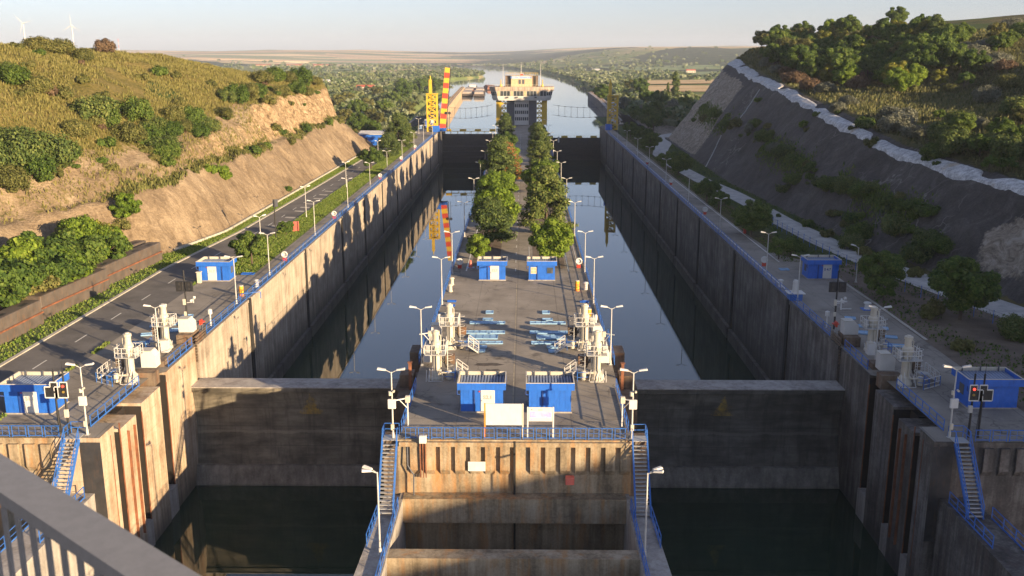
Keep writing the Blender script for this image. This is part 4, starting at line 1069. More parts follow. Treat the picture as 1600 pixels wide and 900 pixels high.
for i, (x, y) in enumerate(((-41.6, 151.5), (-42.2, 187), (-42.4, 232), (-43.5, 292))):
    dup(L_POST, (x, y, 0), .8, "lamp post standing in the green verge beside the left road, %s from the hut" % ordn(i))
lamp("white lamp post with boxes at the island's front left corner stairs", -10.15, 74.9, 5.8, boxes=True)
lamp("white lamp post with boxes at the island's front right corner stairs", 9.75, 75.0, 5.8, boxes=True)
lamp("white lamp post with boxes by the stairs on the left head", -36.0, 75.3, 6.0, boxes=True)
lamp("lamp post with boxes by the stairs on the shaded right head", 36.35, 75.6, 6.0, boxes=True)
lamp("lamp post on the low left guide walkway, both heads over the water", -9.9, 64.6, 6.6, -5, ((-1, .35), (-1, -.35)), group="lamp posts on the low guide walkways")
lamp("lamp post on the low right guide walkway, both heads over the water", 9.75, 64.7, 6.6, -5, ((1, .35), (1, -.35)), group="lamp posts on the low guide walkways")
lamp("single lamp post behind the caissons at the foot of the left cliff", -61.5, 139, 4.5, .3, ((1, 0),), group="single headed lamp posts")
lamp("single lamp post beside the pale gravel track by the wire fence", 47.6, 132.5, 5.0, 0, ((-.6, .6),), group="single headed lamp posts")
lamp("slim lamp post far down on the left upper deck", -42.5, 398, 6, 0)

# ------------------------------------------------------------------ railings
def post_me(h, wdt): 
    k = ("post", h, wdt)
    if k not in KIDS:
        mb = MB(); mb.box(-wdt / 2, wdt / 2, -wdt / 2, wdt / 2, 0, h); KIDS[k] = mb.mesh("post", M['rail_blue'])
    return KIDS[k]
def railing(label, p, q, n, h=1.05, group="blue railings along the lock edges", cat="railing", thick=.06, mids=(.5,), m='rail_blue', posts=True):
    p = Vector(p); q = Vector(q); d = q - p
    t = thing("railing", label, cat, tuple(p), 0, group)
    mb = MB(); mb.bar((0, 0, h), tuple(d + Vector((0, 0, h))), thick, .05); part("handrail", mb, M[m], t)
    for k in mids:
        mb = MB(); mb.bar((0, 0, h * k), tuple(d + Vector((0, 0, h * k))), thick * .7); part("mid_rail", mb, M[m], t)
    mb = MB(); mb.bar((0, 0, .1), tuple(d + Vector((0, 0, .1))), thick * .7, .12); part("toe_board", mb, M[m], t)
    for i in range(n + 1):
        v = d * (i / n); link("post", post_me(h, thick), t, tuple(v))
    return t
for side, x, lab in ((-1, -35.62, "left chamber edge"), (1, 35.62, "shaded right chamber edge"), (-1, -9.9, "island's left edge"), (1, 9.9, "island's right edge")):
    for i, (a, b) in enumerate(zip(JOINTS[:-1], JOINTS[1:])):
        a = max(a, 105.2)
        railing("blue railing on the %s, %s stretch from the near gate" % (lab, ordn(i)), (x, a + .3, .02), (x, b - .3, .02), max(4, int((b - a) / 2.4)), mids=(.35, .65))
# front railing of the island: framed panels
def front_rail(x0, x1, n, y, label, z=0.0):
    t = thing("front_railing", label, "railing", (x0, y, z), group="blue panelled railings above the front walls")
    wdt = (x1 - x0) / n
    for k in range(n):
        a = k * wdt + .12; b = (k + 1) * wdt - .12; mb = MB()
        mb.bar((a, 0, 1.0), (b, 0, 1.0), .05); mb.bar((a, 0, .15), (b, 0, .15), .05); mb.bar((a, 0, 0), (a, 0, 1.0), .05); mb.bar((b, 0, 0), (b, 0, 1.0), .05)
        c = (a + b) / 2; mb.bar((a, 0, .55), (b, 0, .55), .025); mb.bar((c, 0, .15), (c, 0, 1.0), .025)
        part("rail_panel", mb, M['rail_blue'], t)
    mb = MB(); mb.bar((0, 0, 1.03), (x1 - x0, 0, 1.03), .05, .03); part("handrail", mb, M['rail_blue'], t)
    return t
front_rail(-9.2, 9.3, 17, FRONT + .12, "blue panelled railing across the island front above the buttressed wall")
front_rail(-50.5, -38.0, 9, FRONT + .12, "blue panelled railing above the basin wall on the left")
front_rail(38.0, 52, 10, FRONT + .12, "blue panelled railing above the basin wall on the shaded right")
for s, lab in ((-1, "left"), (1, "right")):
    railing("blue railing along the %s edge of the island front pavement" % lab, (s * 9.6, 76.2, 0), (s * 9.6, 87.4, 0), 7)
    railing("blue railing along the %s lock head above its slots" % lab, (s * 36.45, 77.0, 0), (s * 36.45, 87.6, 0), 7)
    railing("short blue railing beside the machinery pit of the %s lock head" % lab, (s * 35.7, 93.4, 0), (s * 35.7, 100.6, 0), 4)
    railing("blue railing round the machinery pit on the island's %s side" % lab, (s * 10.3, 96.5, -.6), (s * 10.3, 104.8, -.1), 5)
    for nm, x0 in (("island", 10.35), ("head", 36.6)):
        # stairs from the deck down to the guide walkway
        t = thing("steel_stairs", "blue steel stairs down the front %s corner of the %s" % (lab, "island" if nm == "island" else lab + " lock head"), "stairs", (s * x0, FRONT, 0), group="blue stairs at the front corners")
        n = 18; run = 3.5; drop = 5.0
        for k in range(n):
            mb = MB(); mb.box(-.55, .55, -.35 - run * k / n - .26, -.35 - run * k / n, -drop * (k + 1) / (n + 1) - .05, -drop * (k + 1) / (n + 1)); part("tread", mb, M['grey'], t)
        for e in (-.6, .6):
            mb = MB(); mb.bar((e, -.2, -.05), (e, -run - .4, -drop), .07, .26); part("stringer", mb, M['rail_blue'], t)
            mb = MB(); mb.bar((e, .15, 1.0), (e, -.2, .95), .05); mb.bar((e, -.2, .95), (e, -run - .4, -drop + 1), .055); mb.bar((e, -.2, .45), (e, -run - .4, -drop + .5), .04)
            for k in range(7): mb.bar((e, -.25 - (run + .1) * k / 6, -.05 - (drop - .1) * k / 6), (e, -.25 - (run + .1) * k / 6, .93 - (drop - .1) * k / 6), .05)
            part("handrail", mb, M['rail_blue'], t)
        mb = MB(); mb.box(-.62, .62, -.3, .9, .02, .06); part("landing", mb, M['grey'], t)
        mb = MB()
        ex = s * .62
        for z in (.5, 1.0): mb.bar((ex, 1.1, z), (ex, -.2, z), .05); mb.bar((ex, 1.1, z), (-ex, 1.1, z), .05)
        for (px_, py_) in ((ex, 1.1), (ex, .45), (ex, -.2), (-ex, 1.1)): mb.bar((px_, py_, 0), (px_, py_, 1.0), .05)
        part("landing_rail", mb, M['rail_blue'], t)
        if nm == "head": t.location.x = s * 36.9
    railing("blue railing on the inner side of the low %s guide walkway" % lab, (s * 9.45, 44, -4.8), (s * 9.45, 71.6, -4.8), 14)
    railing("blue railing on the outer side of the low %s guide walkway" % lab, (s * 10.98, 70.6, -5), (s * 11.08, 65.8, -5), 4)
    railing("blue railing along the low guide walkway outside the %s lock head" % lab, (s * 38.2, 50, -5), (s * 38.2, 70.8, -5), 11)
    railing("blue railing on the water side of the walkway below the %s lock head stairs" % lab, (s * 36.0, 66, -5), (s * 36.0, 73.6, -5), 5)

# ------------------------------------------------------------------ gate machinery
def machine(label, x, y, s, big=True, z=0.0):
    """cream hydraulic cylinder with a railed ring platform, ladder, cabinet and small access stairs; s points to the water side"""
    t = thing("gate_cylinder", label, "hydraulic lift", (x, y, z), group="cream hydraulic gate lifts at the near gates")
    H = 5.0
    mb = MB(); mb.lathe([(.72, -.5), (.72, .2), (.62, .35), (.55, .8), (.42, 1.0), (.40, 2.95), (.52, 3.0), (.52, 3.12), (.44, 3.16)], 16); part("lower_cylinder", mb, M['cream'], t)
    mb = MB(); mb.lathe([(.50, 3.163), (.55, 3.35), (.50, 3.75), (.34, 3.9), (.32, H - .4), (.40, H - .37), (.40, H - .12), (.22, H - .08), (.2, H)], 16); part("upper_cylinder", mb, M['cream'], t)
    mb = MB(); mb.tube((-.5 * s, 0, 1.2), (-.5 * s, 0, H - .6), .05, 6); mb.tube((-.5 * s, 0, H - .6), (-.3 * s, 0, H - .4), .05, 6); mb.tube((.1, -.5, .5), (.1, -.47, 3.1), .06, 6); part("pipework", mb, M['cream'], t)
    mb = MB(); mb.box(-1.0, 1.0, -.9, 1.0, 2.62, 2.7)
    part("platform", mb, M['grey'], t)
    mb = MB()
    c = [(-1, -.9), (1, -.9), (1, 1), (-1, 1)]
    for k in range(4):
        a, b = c[k], c[(k + 1) % 4]
        for zz in (3.15, 3.65): mb.bar((a[0], a[1], zz), (b[0], b[1], zz), .05)
        for u in (0, .34, .67): px_, py_ = a[0] + (b[0] - a[0]) * u, a[1] + (b[1] - a[1]) * u; mb.bar((px_, py_, 2.7), (px_, py_, 3.65), .05)
    part("platform_rail", mb, M['white'], t)
    mb = MB()
    for e in (-.22, .22): mb.bar((-s * 1.12, .3 + e, 0), (-s * 1.12, .3 + e, 3.8), .05)
    for k in range(11): mb.bar((-s * 1.12, .08, .25 + k * .3), (-s * 1.12, .52, .25 + k * .3), .035)
    for k in range(5):
        zz = 1.3 + k * .55
        pts = [(-s * 1.12 - s * .55 * math.sin(u), .3 - .38 * math.cos(u), zz) for u in np.linspace(0, math.pi, 7)]
        mb.path(pts, .018, 4)
    part("ladder", mb, M['white'], t)
    mb = MB(); mb.box(-s * .75, -s * 1.75, .8, 1.6, 1.2, 2.1); part("oil_tank", mb, M['brown'], t)
    mb = MB(); mb.tube((-s * .4, .4, 1.6), (-s * .8, 1.1, 1.6), .12, 8); part("hydraulic_pipe", mb, M['cream'], t)
    mb = MB(); mb.tube((-s * .3, -.5, .8), (-s * 1.2, -.5, .8), .1, 8); part("hydraulic_pipe", mb, M['cream'], t)
    mb = MB(); mb.lathe([(.28, .1), (.28, .9), (.15, 1.0)], 10, (-s * 1.3, -.4, 0)); part("pump", mb, M['cream'], t)
    for k in range(3):
        g = [(-s * (.42 + .05 * k), .15 * k, 2.4 - .3 * k), (-s * (.7 + .1 * k), .3 + .1 * k, 1.9 - .3 * k), (-s * (.9 + .1 * k), .5, 1.0), (-s * (1.2 + .1 * k), .85, .8 + .2 * k)]
        mb = MB(); mb.path(g, .035, 5); part("hose", mb, M['black'], t)
    mb = MB(); mb.bbox(s * .55, s * .95, -.3, .3, 2.75, 3.5, .03); part("valve_box", mb, M['grey'], t)
    mb = MB()
    for k in range(3): mb.bar((s * .3 + s * .3 * k, -1.15, .05), (s * .3 + s * .3 * k, -.5, 1.4 - .2 * k), .05)
    mb.bar((-.7, -1.15, .1), (.7, -1.15, .1), .06); mb.bar((-.75, -.95, .1), (-.55, -.5, 1.1), .05); mb.bar((.75, -.95, .1), (.55, -.5, 1.1), .05)
    part("brace_frame", mb, M['white'], t)
    mb = MB()
    bx_ = -s * 1.9
    for zz in (.55, 1.05):
        mb.bar((bx_, -.9, zz - .1), (bx_, .9, zz - .1), .05); mb.bar((-s * .9, -1.0, zz), (bx_, -.9, zz - .1), .05)
    for yy in (-.9, 0, .9): mb.bar((bx_, yy, 0), (bx_, yy, .95), .05)
    part("pit_rail", mb, M['rail_blue'], t)
    return t
def access_stairs(label, x, y, s):
    t = thing("access_steps", label, "steps", (x, y, 0), group="small white access steps at the gate lifts")
    for k in range(4):
        mb = MB(); mb.box(-s * .25 * k, -s * .25 * (k + 1), -.4, .4, .82 - .2 * k - .04, .82 - .2 * k); part("tread", mb, M['grey'], t)
    for e in (-.42, .42):
        mb = MB(); mb.bar((0, e, 1.75), (-s * .1, e, 1.75), .05); mb.bar((-s * .1, e, 1.75), (-s * 1.1, e, 1.0), .05); mb.bar((-s * .1, e, 1.3), (-s * 1.1, e, .55), .04)
        for u in (0, .5, 1.0): mb.bar((-s * 1.1 * u, e, .85 - .8 * u), (-s * 1.1 * u, e, 1.75 - .72 * u), .05)
        mb.bar((0, e, .8), (-s * 1.1, e, .02), .05, .14)
        part("hand_rail", mb, M['white'], t)
    mb = MB(); mb.box(0, s * .8, -.45, .45, .78, .84); part("landing", mb, M['grey'], t)
    return t
def cabinet(label, x, y, wx, wy, h, z=0.0, m='white', slope=True):
    t = thing("white_cabinet", label, "cabinet", (x, y, z), group="white cabinets at the gate machinery")
    mb = MB()
    mb.prism_axis([(-wx / 2, 0), (wx / 2, 0), (wx / 2, h * .7 if slope else h), (wx * .22, h), (-wx / 2, h)], -wy / 2, wy / 2, 'y'); part("cabinet_body", mb, M[m], t)
    mb = MB(); mb.box(-wx / 2 - .06, wx * .2, -wy / 2 - .06, wy / 2 + .06, h + .003, h + .05); part("lid", mb, M['cream'], t)
    return t
for s, base, lab in ((-1, 37.7, "left lock head"), (1, 37.7, "shaded right lock head")):
    machine("nearer cream hydraulic lift with ring platform on the %s" % lab, s * base, 88.9, -s)
    machine("farther cream hydraulic lift with ring platform on the %s" % lab, s * (base + .6), 100.0, -s)
    cabinet("white machine cabinet between the two lifts of the %s" % lab, s * 36.9, 92.0, 1.5, 1.2, 1.7, .6)
    cabinet("white machine cabinet beyond the farther lift of the %s" % lab, s * 36.9, 103.0, 1.6, 1.2, 1.5, 1.1)
    cabinet("small white cabinet at the foot of the farther lift of the %s" % lab, s * 37.4, 97.4, .8, .6, 1.3, .4, slope=False)
    access_stairs("small white access steps at the nearer lift of the %s" % lab, s * 40.2, 90.0, -s)
    railing("white rail beside the nearer lift of the %s" % lab, (s * 38.9, 87.3, 0), (s * 41.0, 88.6, 0), 3, m='white', group="white rails at the lifts")
for s, lab in ((-1, "island's left side"), (1, "island's right side")):
    machine("nearer cream hydraulic lift with ring platform on the %s" % lab, s * 7.9, 90.2, s)
    machine("farther cream hydraulic lift with ring platform on the %s" % lab, s * 7.35, 100.6, s)
    cabinet("white machine cabinet between the two lifts on the %s" % lab, s * 9.0, 94.6, 1.1, 1.0, 1.5, .4)
    cabinet("white machine cabinet at the farther lift on the %s" % lab, s * 8.9, 102.2, 1.1, 1.1, 1.7, .5)
    access_stairs("small white access steps at the nearer lift on the %s" % lab, s * 5.9, 90.6, s)
    access_stairs("small white access steps at the farther lift on the %s" % lab, s * 5.2, 99.0, s)
    # white gantry arm on the lamp post
    for y, l2 in ((77.6, "front"), (97.6, "rear")):
        t = thing("barrier_arm", "white bracket arm by the %s lamp post on the %s" % (l2, lab), "bracket", (s * 9.2, y, 0))
        mb = MB(); mb.bar((0, 0, 0), (0, 0, 2.6), .1); part("post", mb, M['white'], t)
        mb = MB(); mb.bar((0, 0, 2.55), (s * 1.5 * .7, -.6, 2.55), .09); mb.bar((0, 0, 1.6), (s * .9 * .7, -.4, 2.5), .06); part("arm", mb, M['white'], t)
        mb = MB(); mb.bbox(-.2, .2, -.2, .2, 2.2, 2.75, .03); part("box", mb, M['cream'], t)
# rusty beams between the island piers
for s, lab in ((-1, "left"), (1, "right")):
    mb = MB(); mb.box(-.14, .14, -.14, .14, -1.2, 1.6); mb.box(-.22, .22, -.22, .22, 1.603, 1.66)
    solo("rusty_bollard", mb, M['rust'], "tall rusty steel post among the lift piers on the island's %s side" % lab, "steel post", (s * 10.5, 90.3, 0))
    mb = MB(); mb.lathe([(.3, 0), (.3, .1), (.16, .18), (.13, 1.5), (.2, 1.55), (.2, 2.1), (.08, 2.2)], 10)
    solo("vent_pipe", mb, M['white'], "white capped vent pipe at the rear of the island's %s machinery" % lab, "vent pipe", (s * 9.0, 106.5, 0))
    mb = MB(); mb.lathe([(.1, 0), (.09, 1.4), (.28, 1.45), (.28, 1.95), (.1, 2.05)], 10)
    solo("vent_pipe", mb, M['white'], "white capped vent pipe on the %s chamber edge past the machinery" % lab, "vent pipe", (s * 36.3, 109, 0))
    mb = MB(); mb.lathe([(.55, 0), (.55, .3), (.4, .35), (.3, .5)], 8); 
    t = thing("red_valve", "red valve wheel beside the rail past the machinery on the %s deck" % lab, "valve", (s * 36.4, 106.2, 0))
    mb = MB(); mb.tube((0, 0, 0), (0, 0, 1.2), .06, 6); part("stem", mb, M['grey'], t)
    mb = MB(); mb.lathe([(.1, 1.2), (.42, 1.25), (.42, 1.33), (.1, 1.38)], 12); mb.box(-.1, .1, -.5, .1, 1.0, 1.6); part("wheel", mb, M['red'], t)

# blue hatch covers lying on the decks
HC = "pale blue steel hatch covers lying on the deck"
def hatch(label, x, y, wx, wy, ins=True, rz=0.0, m='sky_blue'):
    t = thing("hatch_cover", label, "hatch cover", (x, y, 0.02), rz, HC)
    mb = MB(); mb.bbox(-wx / 2, wx / 2, -wy / 2, wy / 2, 0, .10, .02); part("cover_plate", mb, M[m], t)
    mb = MB()
    for a, b in (((-wx / 2, -wy / 2), (wx / 2, -wy / 2)), ((wx / 2, -wy / 2), (wx / 2, wy / 2)), ((wx / 2, wy / 2), (-wx / 2, wy / 2)), ((-wx / 2, wy / 2), (-wx / 2, -wy / 2))):
        mb.bar((a[0], a[1], .11), (b[0], b[1], .11), .08)
    n = max(1, int(wx / .7))
    for k in range(1, n): mb.bar((-wx / 2 + k * wx / n, -wy / 2, .11), (-wx / 2 + k * wx / n, wy / 2, .11), .05)
    part("cover_rim", mb, M[m], t)
HL = [(0.1, 115.2, .9, 1.2, "small square"), (0.0, 111.9, 1.2, .8, "small oblong"), (0.0, 110.4, 4.2, .85, "long narrow"), (-.3, 106.3, 4.9, .95, "longest"), (-.2, 104.4, 3.2, 1.5, "broad"), (-.3, 102.2, 4.6, .8, "slim long"), (-.3, 100.6, 1.2, .7, "short"), (-.3, 99.2, .9, .9, "smallest")]
for s, lab, sh in ((-1, "left", M), (1, "right", M)):
    for dx, y, wx, wy, nm in HL:
        hatch("%s pale blue hatch cover in the %s group on the island deck" % (nm, lab), s * 3.6 + dx * -s, y, wx, wy)
for s, lab in ((-1, "left"), (1, "shaded right")):
    for k, (x, y, wx, wy, nm) in enumerate(((40.4, 113, 1.2, 1.0, "small square"), (40.2, 109.6, 2.4, .9, "long narrow"), (42.4, 108.6, 1.8, .9, "oblong"), (40.3, 106.6, 2.6, 1.2, "broad"), (42.2, 105.0, 1.6, .8, "short"), (41.8, 101.6, 2.2, .9, "nearest"))):
        hatch("%s blue hatch cover behind the lifts on the %s deck" % (nm, lab), s * x, y, wx, wy, rz=s * -.25)
hatch("blue plate lying alone before the verge beyond the left hut", -39.6, 136.5, 1.8, .9, m='blue')
hatch("blue plate lying alone beside the grass near the right hut", 39.6, 140.5, 1.3, 1.1)
for s, lab in ((-1, "left"), (1, "right")):
    for k in range(2): hatch("%s narrow blue hatch at the island's %s edge behind the vent pipe" % (("nearer", "farther")[k], lab), s * 8.6, 118.5 + k * 2.2, 1.1, .6, m='blue')

# ------------------------------------------------------------------ signals
def L_panel(mb, x, z, wdt, h, flip, y, d=.12):
    pts = [(x, z), (x + wdt, z), (x + wdt, z + h), (x + wdt * .45, z + h), (x + wdt * .45, z + h * .70), (x, z + h * .70)]
    if flip: pts = [(2 * x + wdt - a, b) for a, b in pts]
    mb.prism_axis(pts, y, y + d, 'y'); return pts
def signal_pair(s, label, x, y):
    t = thing("signal_mast", label, "signal", (x, y, 0), group="black canal signal masts at the front corners")
    for k, dx in enumerate((-.38, .42)):
        mb = MB(); mb.tube((dx, 0, 0), (dx, 0, 5.6), .10, 8, .08); mb.tube((dx, 0, 5.6), (dx + .02, 0, 6.5 if k else 5.8), .02, 5); part("mast", mb, M['black'], t)
        fl = s > 0
        x0 = dx - .72 if not fl else dx - .42
        mb = MB(); pts = L_panel(mb, x0, 3.35, 1.1, 1.35, fl, -.25); pn = part("signal_panel", mb, M['black'], t)
        mb = MB()
        for a, b in zip(pts, pts[1:] + pts[:1]): mb.bar((a[0], -.25, a[1]), (b[0], -.25, b[1]), .055, .1)
        part("white_border", mb, M['white'], pn)
        lit = (k == 1) if s < 0 else (k == 0)
        cx = x0 + (.75 if not fl else .35)
        for q, zz in enumerate((4.35, 3.85)):
            mb = MB(); mb.tube((cx, -.30, zz), (cx, -.252, zz), .11, 10)
            part("lens", mb, M['red_lamp'] if (lit and q == 0) else (M['amber'] if lit else M['darksteel']), pn)
    for dx in (-.9, .9):
        mb = MB(); mb.tube((dx * .4, .3, 0), (dx * .4, .05, 3.2), .03, 5); part("stay", mb, M['black'], t)
    mb = MB(); mb.bbox(.3, .65, -.3, -.1, 1.6, 2.3, .02) if s < 0 else mb.bbox(-.75, -.4, -.3, -.1, 2.3, 2.9, .02); part("control_box", mb, M['cream'] if s < 0 else M['grey'], t)
signal_pair(-1, "twin black signal masts with white edged panels on the left front corner", -38.0, 75.4)
signal_pair(1, "twin black signal masts with white edged panels on the shaded right front corner", 38.3, 75.6)
def signal_single(label, x, y, cam_s):
    t = thing("signal_mast", label, "signal", (x, y, 0), group="single black signal masts on the decks")
    mb = MB(); mb.tube((0, 0, 0), (0, 0, 7.0), .12, 8, .08); part("mast", mb, M['black'], t)
    for dx in (-.55, .55):
        mb = MB(); mb.bbox(dx - .42, dx + .42, -.22, .05, 4.5, 5.7, .03); pn = part("signal_panel", mb, M['black'], t)
        for zz in (4.8, 5.35): mb = MB(); mb.tube((dx, -.27, zz), (dx, -.222, zz), .15, 10); part("lens", mb, M['darksteel'], pn)
    mb = MB(); mb.bbox(-.3, .02, -.25, -.1, 2.9, 3.6, .02); mb.bbox(-.25, .02, -.25, -.1, 1.6, 2.1, .02); part("control_box", mb, M['cream'], t)
    mb = MB(); mb.bar((0, 0, 3.1), (.9 , 0, 3.2), .06); mb.tube((.7, -.2, 3.4), (.7, .25, 3.4), .16, 8); mb.tube((1.0, -.1, 3.6), (1.0, .1, 3.8), .16, 8); mb.tube((.9, 0, 3.1), (.9, 0, 3.9), .04, 6); part("camera_bracket", mb, M['white'], t)
signal_single("single black signal mast with two dark panels before the left hut", -38.6, 107.8, 1)
signal_single("single black signal mast with two dark panels before the shaded right hut", 37.0, 108.4, -1)
t = thing("signal_mast", "slim black mast with a grey panel in the verge beside the left road", "signal", (-42.8, 165.5, 0))
mb = MB(); mb.tube((0, 0, 0), (0, 0, 6.8), .10, 8); part("mast", mb, M['black'], t)
mb = MB(); mb.bbox(-.25, .65, .0, .12, 5.5, 6.8, .02); part("signal_panel", mb, M['slate'], t)
t = thing("signal_mast", "slim mast carrying a pair of round black lamps beside the striped boom", "signal", (-31.9, 413, 0))
mb = MB(); mb.tube((0, 0, 0), (0, 0, 8), .14, 6); mb.tube((.9, 0, 0), (.9, 0, 7), .1, 6); part("mast", mb, M['slate'], t)
for dx in (-.5, .95): mb = MB(); mb.tube((dx, -.2, 7.6), (dx, .1, 7.6), .62, 12); part("lamp_disc", mb, M['black'], t)

# boards
t = thing("blank_board", "large blank pale board on rusty posts behind the island front railing", "sign board", (-.9, FRONT + .45, 0))
for x in (-1.58, 1.58): mb = MB(); mb.box(x - .06, x + .06, -.06, .06, 0, 3.05); part("post", mb, M['rust_pale'] if 'rust_pale' in M else M['orange'] if x < 0 else M['cream'], t)
mb = MB(); mb.box(-1.5, 1.5, -.05, .05, 1.15, 3.02); part("board_panel", mb, M['white'], t)
t = thing("info_board", "small white printed board on two posts behind the island front railing", "sign board", (2.15, FRONT + .45, 0))
for x in (-1.06, 1.06): mb = MB(); mb.box(x - .06, x + .06, -.06, .06, 0, 2.75); part("post", mb, M['white'], t)
mb = MB(); mb.box(-.98, .98, -.04, .04, 1.5, 2.72); bp = part("board_panel", mb, M['white'], t)
mb = MB(); mb.box(-.9, .9, -.05, -.042, 1.83, 2.35); part("print_block", mb, M['lilac'], bp)
mb = MB()
for k, (a, b) in enumerate(((-.45, .85), (-.8, .7), (-.85, .3), (-.4, .55))): mb.box(a, b, -.056, -.052, 2.26 - k * .11, 2.29 - k * .11)
part("print_line", mb, M['white'], bp)
mb = MB(); mb.box(-.84, -.6, -.05, -.042, 1.62, 1.73); part("emblem", mb, M['lilac'], bp)
mb = MB(); mb.box(-.78, -.68, -.05, -.042, 2.5, 2.58); mb.box(-.2, .16, -.05, -.042, 2.48, 2.53); part("emblem", mb, M['coral'], bp)
mb = MB(); mb.box(-.72, .72, -.03, .03, -.42, .42); solo("white_sheet", mb, M['white'], "white panel fixed on the rusty front wall below the railing", "panel", (-3.15, FRONT - .40, -2.2))
mb = MB(); mb.bbox(-.36, .36, -.3, .3, 0, .62, .04); solo("red_box", mb, M['coral'], "faded red box standing on the beam below the island front", "box", (4.6, 74.0, -3.6))
mb = MB()
for dx in (-.22, 0, .22): mb.bar((dx, 0, -3.2), (dx, -.05, -.1), .09)
mb2 = mb; mb2.box(-.3, .3, -.12, .12, -.1, .5) if False else None
solo("rusty_ladder_pipes", mb, M['rust'], "bundle of rusty pipes hanging on the front wall beside the left stairs", "pipes", (-7.6, FRONT - .45, 0))
mb = MB(); mb.bbox(-.3, .3, -.2, .2, 0, .62, .03); solo("white_junction_box", mb, M['white'], "white junction box on top of the rusty pipes at the island front", "junction box", (-7.6, FRONT - .42, -.1))
mb = MB(); mb.path([(0, 0, 0), (0, -.1, -1.6), (.5, -.2, -2.4), (.45, -.2, -5.0)], .06, 6); solo("drain_pipe", mb, M['slate'], "bent grey pipe hanging beside the left stairs on the front wall", "pipe", (-8.9, FRONT - .4, -.5))

# ------------------------------------------------------------------ small deck items
def buoy(label, x, y):
    t = thing("life_buoy_stand", label, "life buoy", (x, y, 0), group="life buoy stands along the walkways")
    mb = MB(); mb.box(-.3, .3, -.08, .08, 0, .7); part("stand", mb, M['red'], t)
    mb = MB()
    n = 14
    for i in range(n):
        a, b = 2 * math.pi * i / n, 2 * math.pi * (i + 1) / n
        mb.tube((.42 * math.cos(a), -.12, 1.05 + .42 * math.sin(a)), (.42 * math.cos(b), -.12, 1.05 + .42 * math.sin(b)), .13, 6, cap=False)
    part("ring", mb, M['white'], t)
    mb = MB(); mb.bbox(-.36, .36, -.06, .14, .68, 1.45, .05); part("box", mb, M['white'], t)
for i, y in enumerate((146, 186, 248, 292, 330)): buoy("white life buoy with red stand on the left walkway, %s from the hut" % ordn(i), -36.5, y)
for i, y in enumerate((143, 192, 238, 285)): buoy("white life buoy with red stand on the shaded right walkway, %s from the hut" % ordn(i), 37.2, y)
buoy("white life buoy with red stand on the island's left edge near a traffic cone", -8.9, 141)
buoy("white life buoy with red stand on the island's left edge far down the tree row", -9.2, 205)
buoy("white life buoy with red stand on the island's right edge beyond the barrels", 9.0, 141.5)
def barrel(label, x, y):
    t = thing("striped_bollard", label, "bollard", (x, y, 0), group="orange and yellow striped bollards")
    for k, mm in enumerate(('orange', 'yellow', 'orange', 'yellow')):
        mb = MB(); mb.lathe([(.3, k * .34), (.3, k * .34 + .335)], 12); part("band", mb, M[mm], t)
    mb = MB(); mb.lathe([(.31, 1.36), (.28, 1.44)], 12); part("cap", mb, M['cream'], t)
barrel("orange and yellow striped bollard at the left rail past the hut lamp", -36.8, 123.5)
barrel("orange and yellow striped bollard near the island's right lamp, the farther one", 8.0, 127)
barrel("orange and yellow striped bollard at the island's right lifts, the nearer one", 8.6, 112)
def pot(label, x, y, r=.33, h=1.1, m='cream', base=False):
    t = thing("mooring_bollard", label, "bollard", (x, y, 0), group="pale mooring bollards on the deck edges")
    mb = MB(); mb.lathe([(r * .95, 0), (r, .1), (r * .8, .2), (r * .75, h * .72), (r * 1.15, h * .78), (r * 1.1, h * .92), (r * .5, h)], 12); part("bollard_body", mb, M[m], t)
    if base: mb = MB(); mb.bbox(-.7, .7, -.7, .7, 0.001, .1, .03); part("base_plate", mb, M['rail_blue'], t)
pot("cream mooring bollard on the island's left edge, the nearer of two", -9.2, 126.2)
pot("cream mooring bollard on the island's left edge, the farther of two", -9.3, 130.3)
pot("pale mooring bollard on the island's right edge beside the striped one", 9.2, 127.6, m='white')
pot("pale mooring bollard on the left edge beyond the striped one", -36.1, 128.5, m='white')
pot("pale mooring bollard on the right deck edge near the lamp", 36.2, 129.5, m='white')
pot("white bollard on a blue plate on the right deck before the fence", 44.0, 117.5, .42, 1.0, 'white', True)
t = thing("white_ventilator", "white chimney ventilator on a blue frame at the right wall edge", "ventilator", (36.3, 122.6, 0))
mb = MB(); mb.bbox(-.8, .8, -.8, .8, 0, .9, .05); part("frame", mb, M['rail_blue'], t)
mb = MB(); mb.bbox(-1.1, 1.1, -1.0, 1.0, .903, 1.0, .02); part("tray", mb, M['white'], t)
mb = MB(); mb.lathe([(.4, 1.0), (.38, 2.4), (.3, 2.45), (.3, 2.6)], 12); part("chimney", mb, M['white'], t)
t = thing("wind_sensor", "white cross shaped wind sensor on the right deck", "sensor", (40.6, 117.2, 0))
mb = MB(); mb.tube((0, 0, 0), (0, 0, 1.5), .1, 8); mb.bar((-.7, 0, 1.1), (.7, 0, 1.1), .16); mb.bar((0, 0, .15), (1.3, 0, .15), .12); part("sensor_body", mb, M['white'], t)
t = thing("traffic_cone", "red and cream traffic cone beside the island's left guide rail", "cone", (-7.3, 141.5, 0))
mb = MB(); mb.box(-.6, .6, -.4, .4, 0, .06); part("base", mb, M['sky_blue'], t)
mb = MB(); mb.lathe([(.32, .06), (.12, 1.1), (.08, 1.15)], 10); part("cone_body", mb, M['coral'], t)
t = thing("red_cabinet", "faded red hydrant cabinet standing in the left verge", "cabinet", (-40.6, 171.5, 0))
mb = MB(); mb.bbox(-.45, .45, -.3, .3, 0, 1.9, .04); mb.box(-1.0, -.453, -.3, .3, 0, .35); part("cabinet_body", mb, M['coral'], t)
t = thing("red_cabinet", "small red hydrant post under the trees by the shaded right walkway", "cabinet", (40.6, 171, 0))
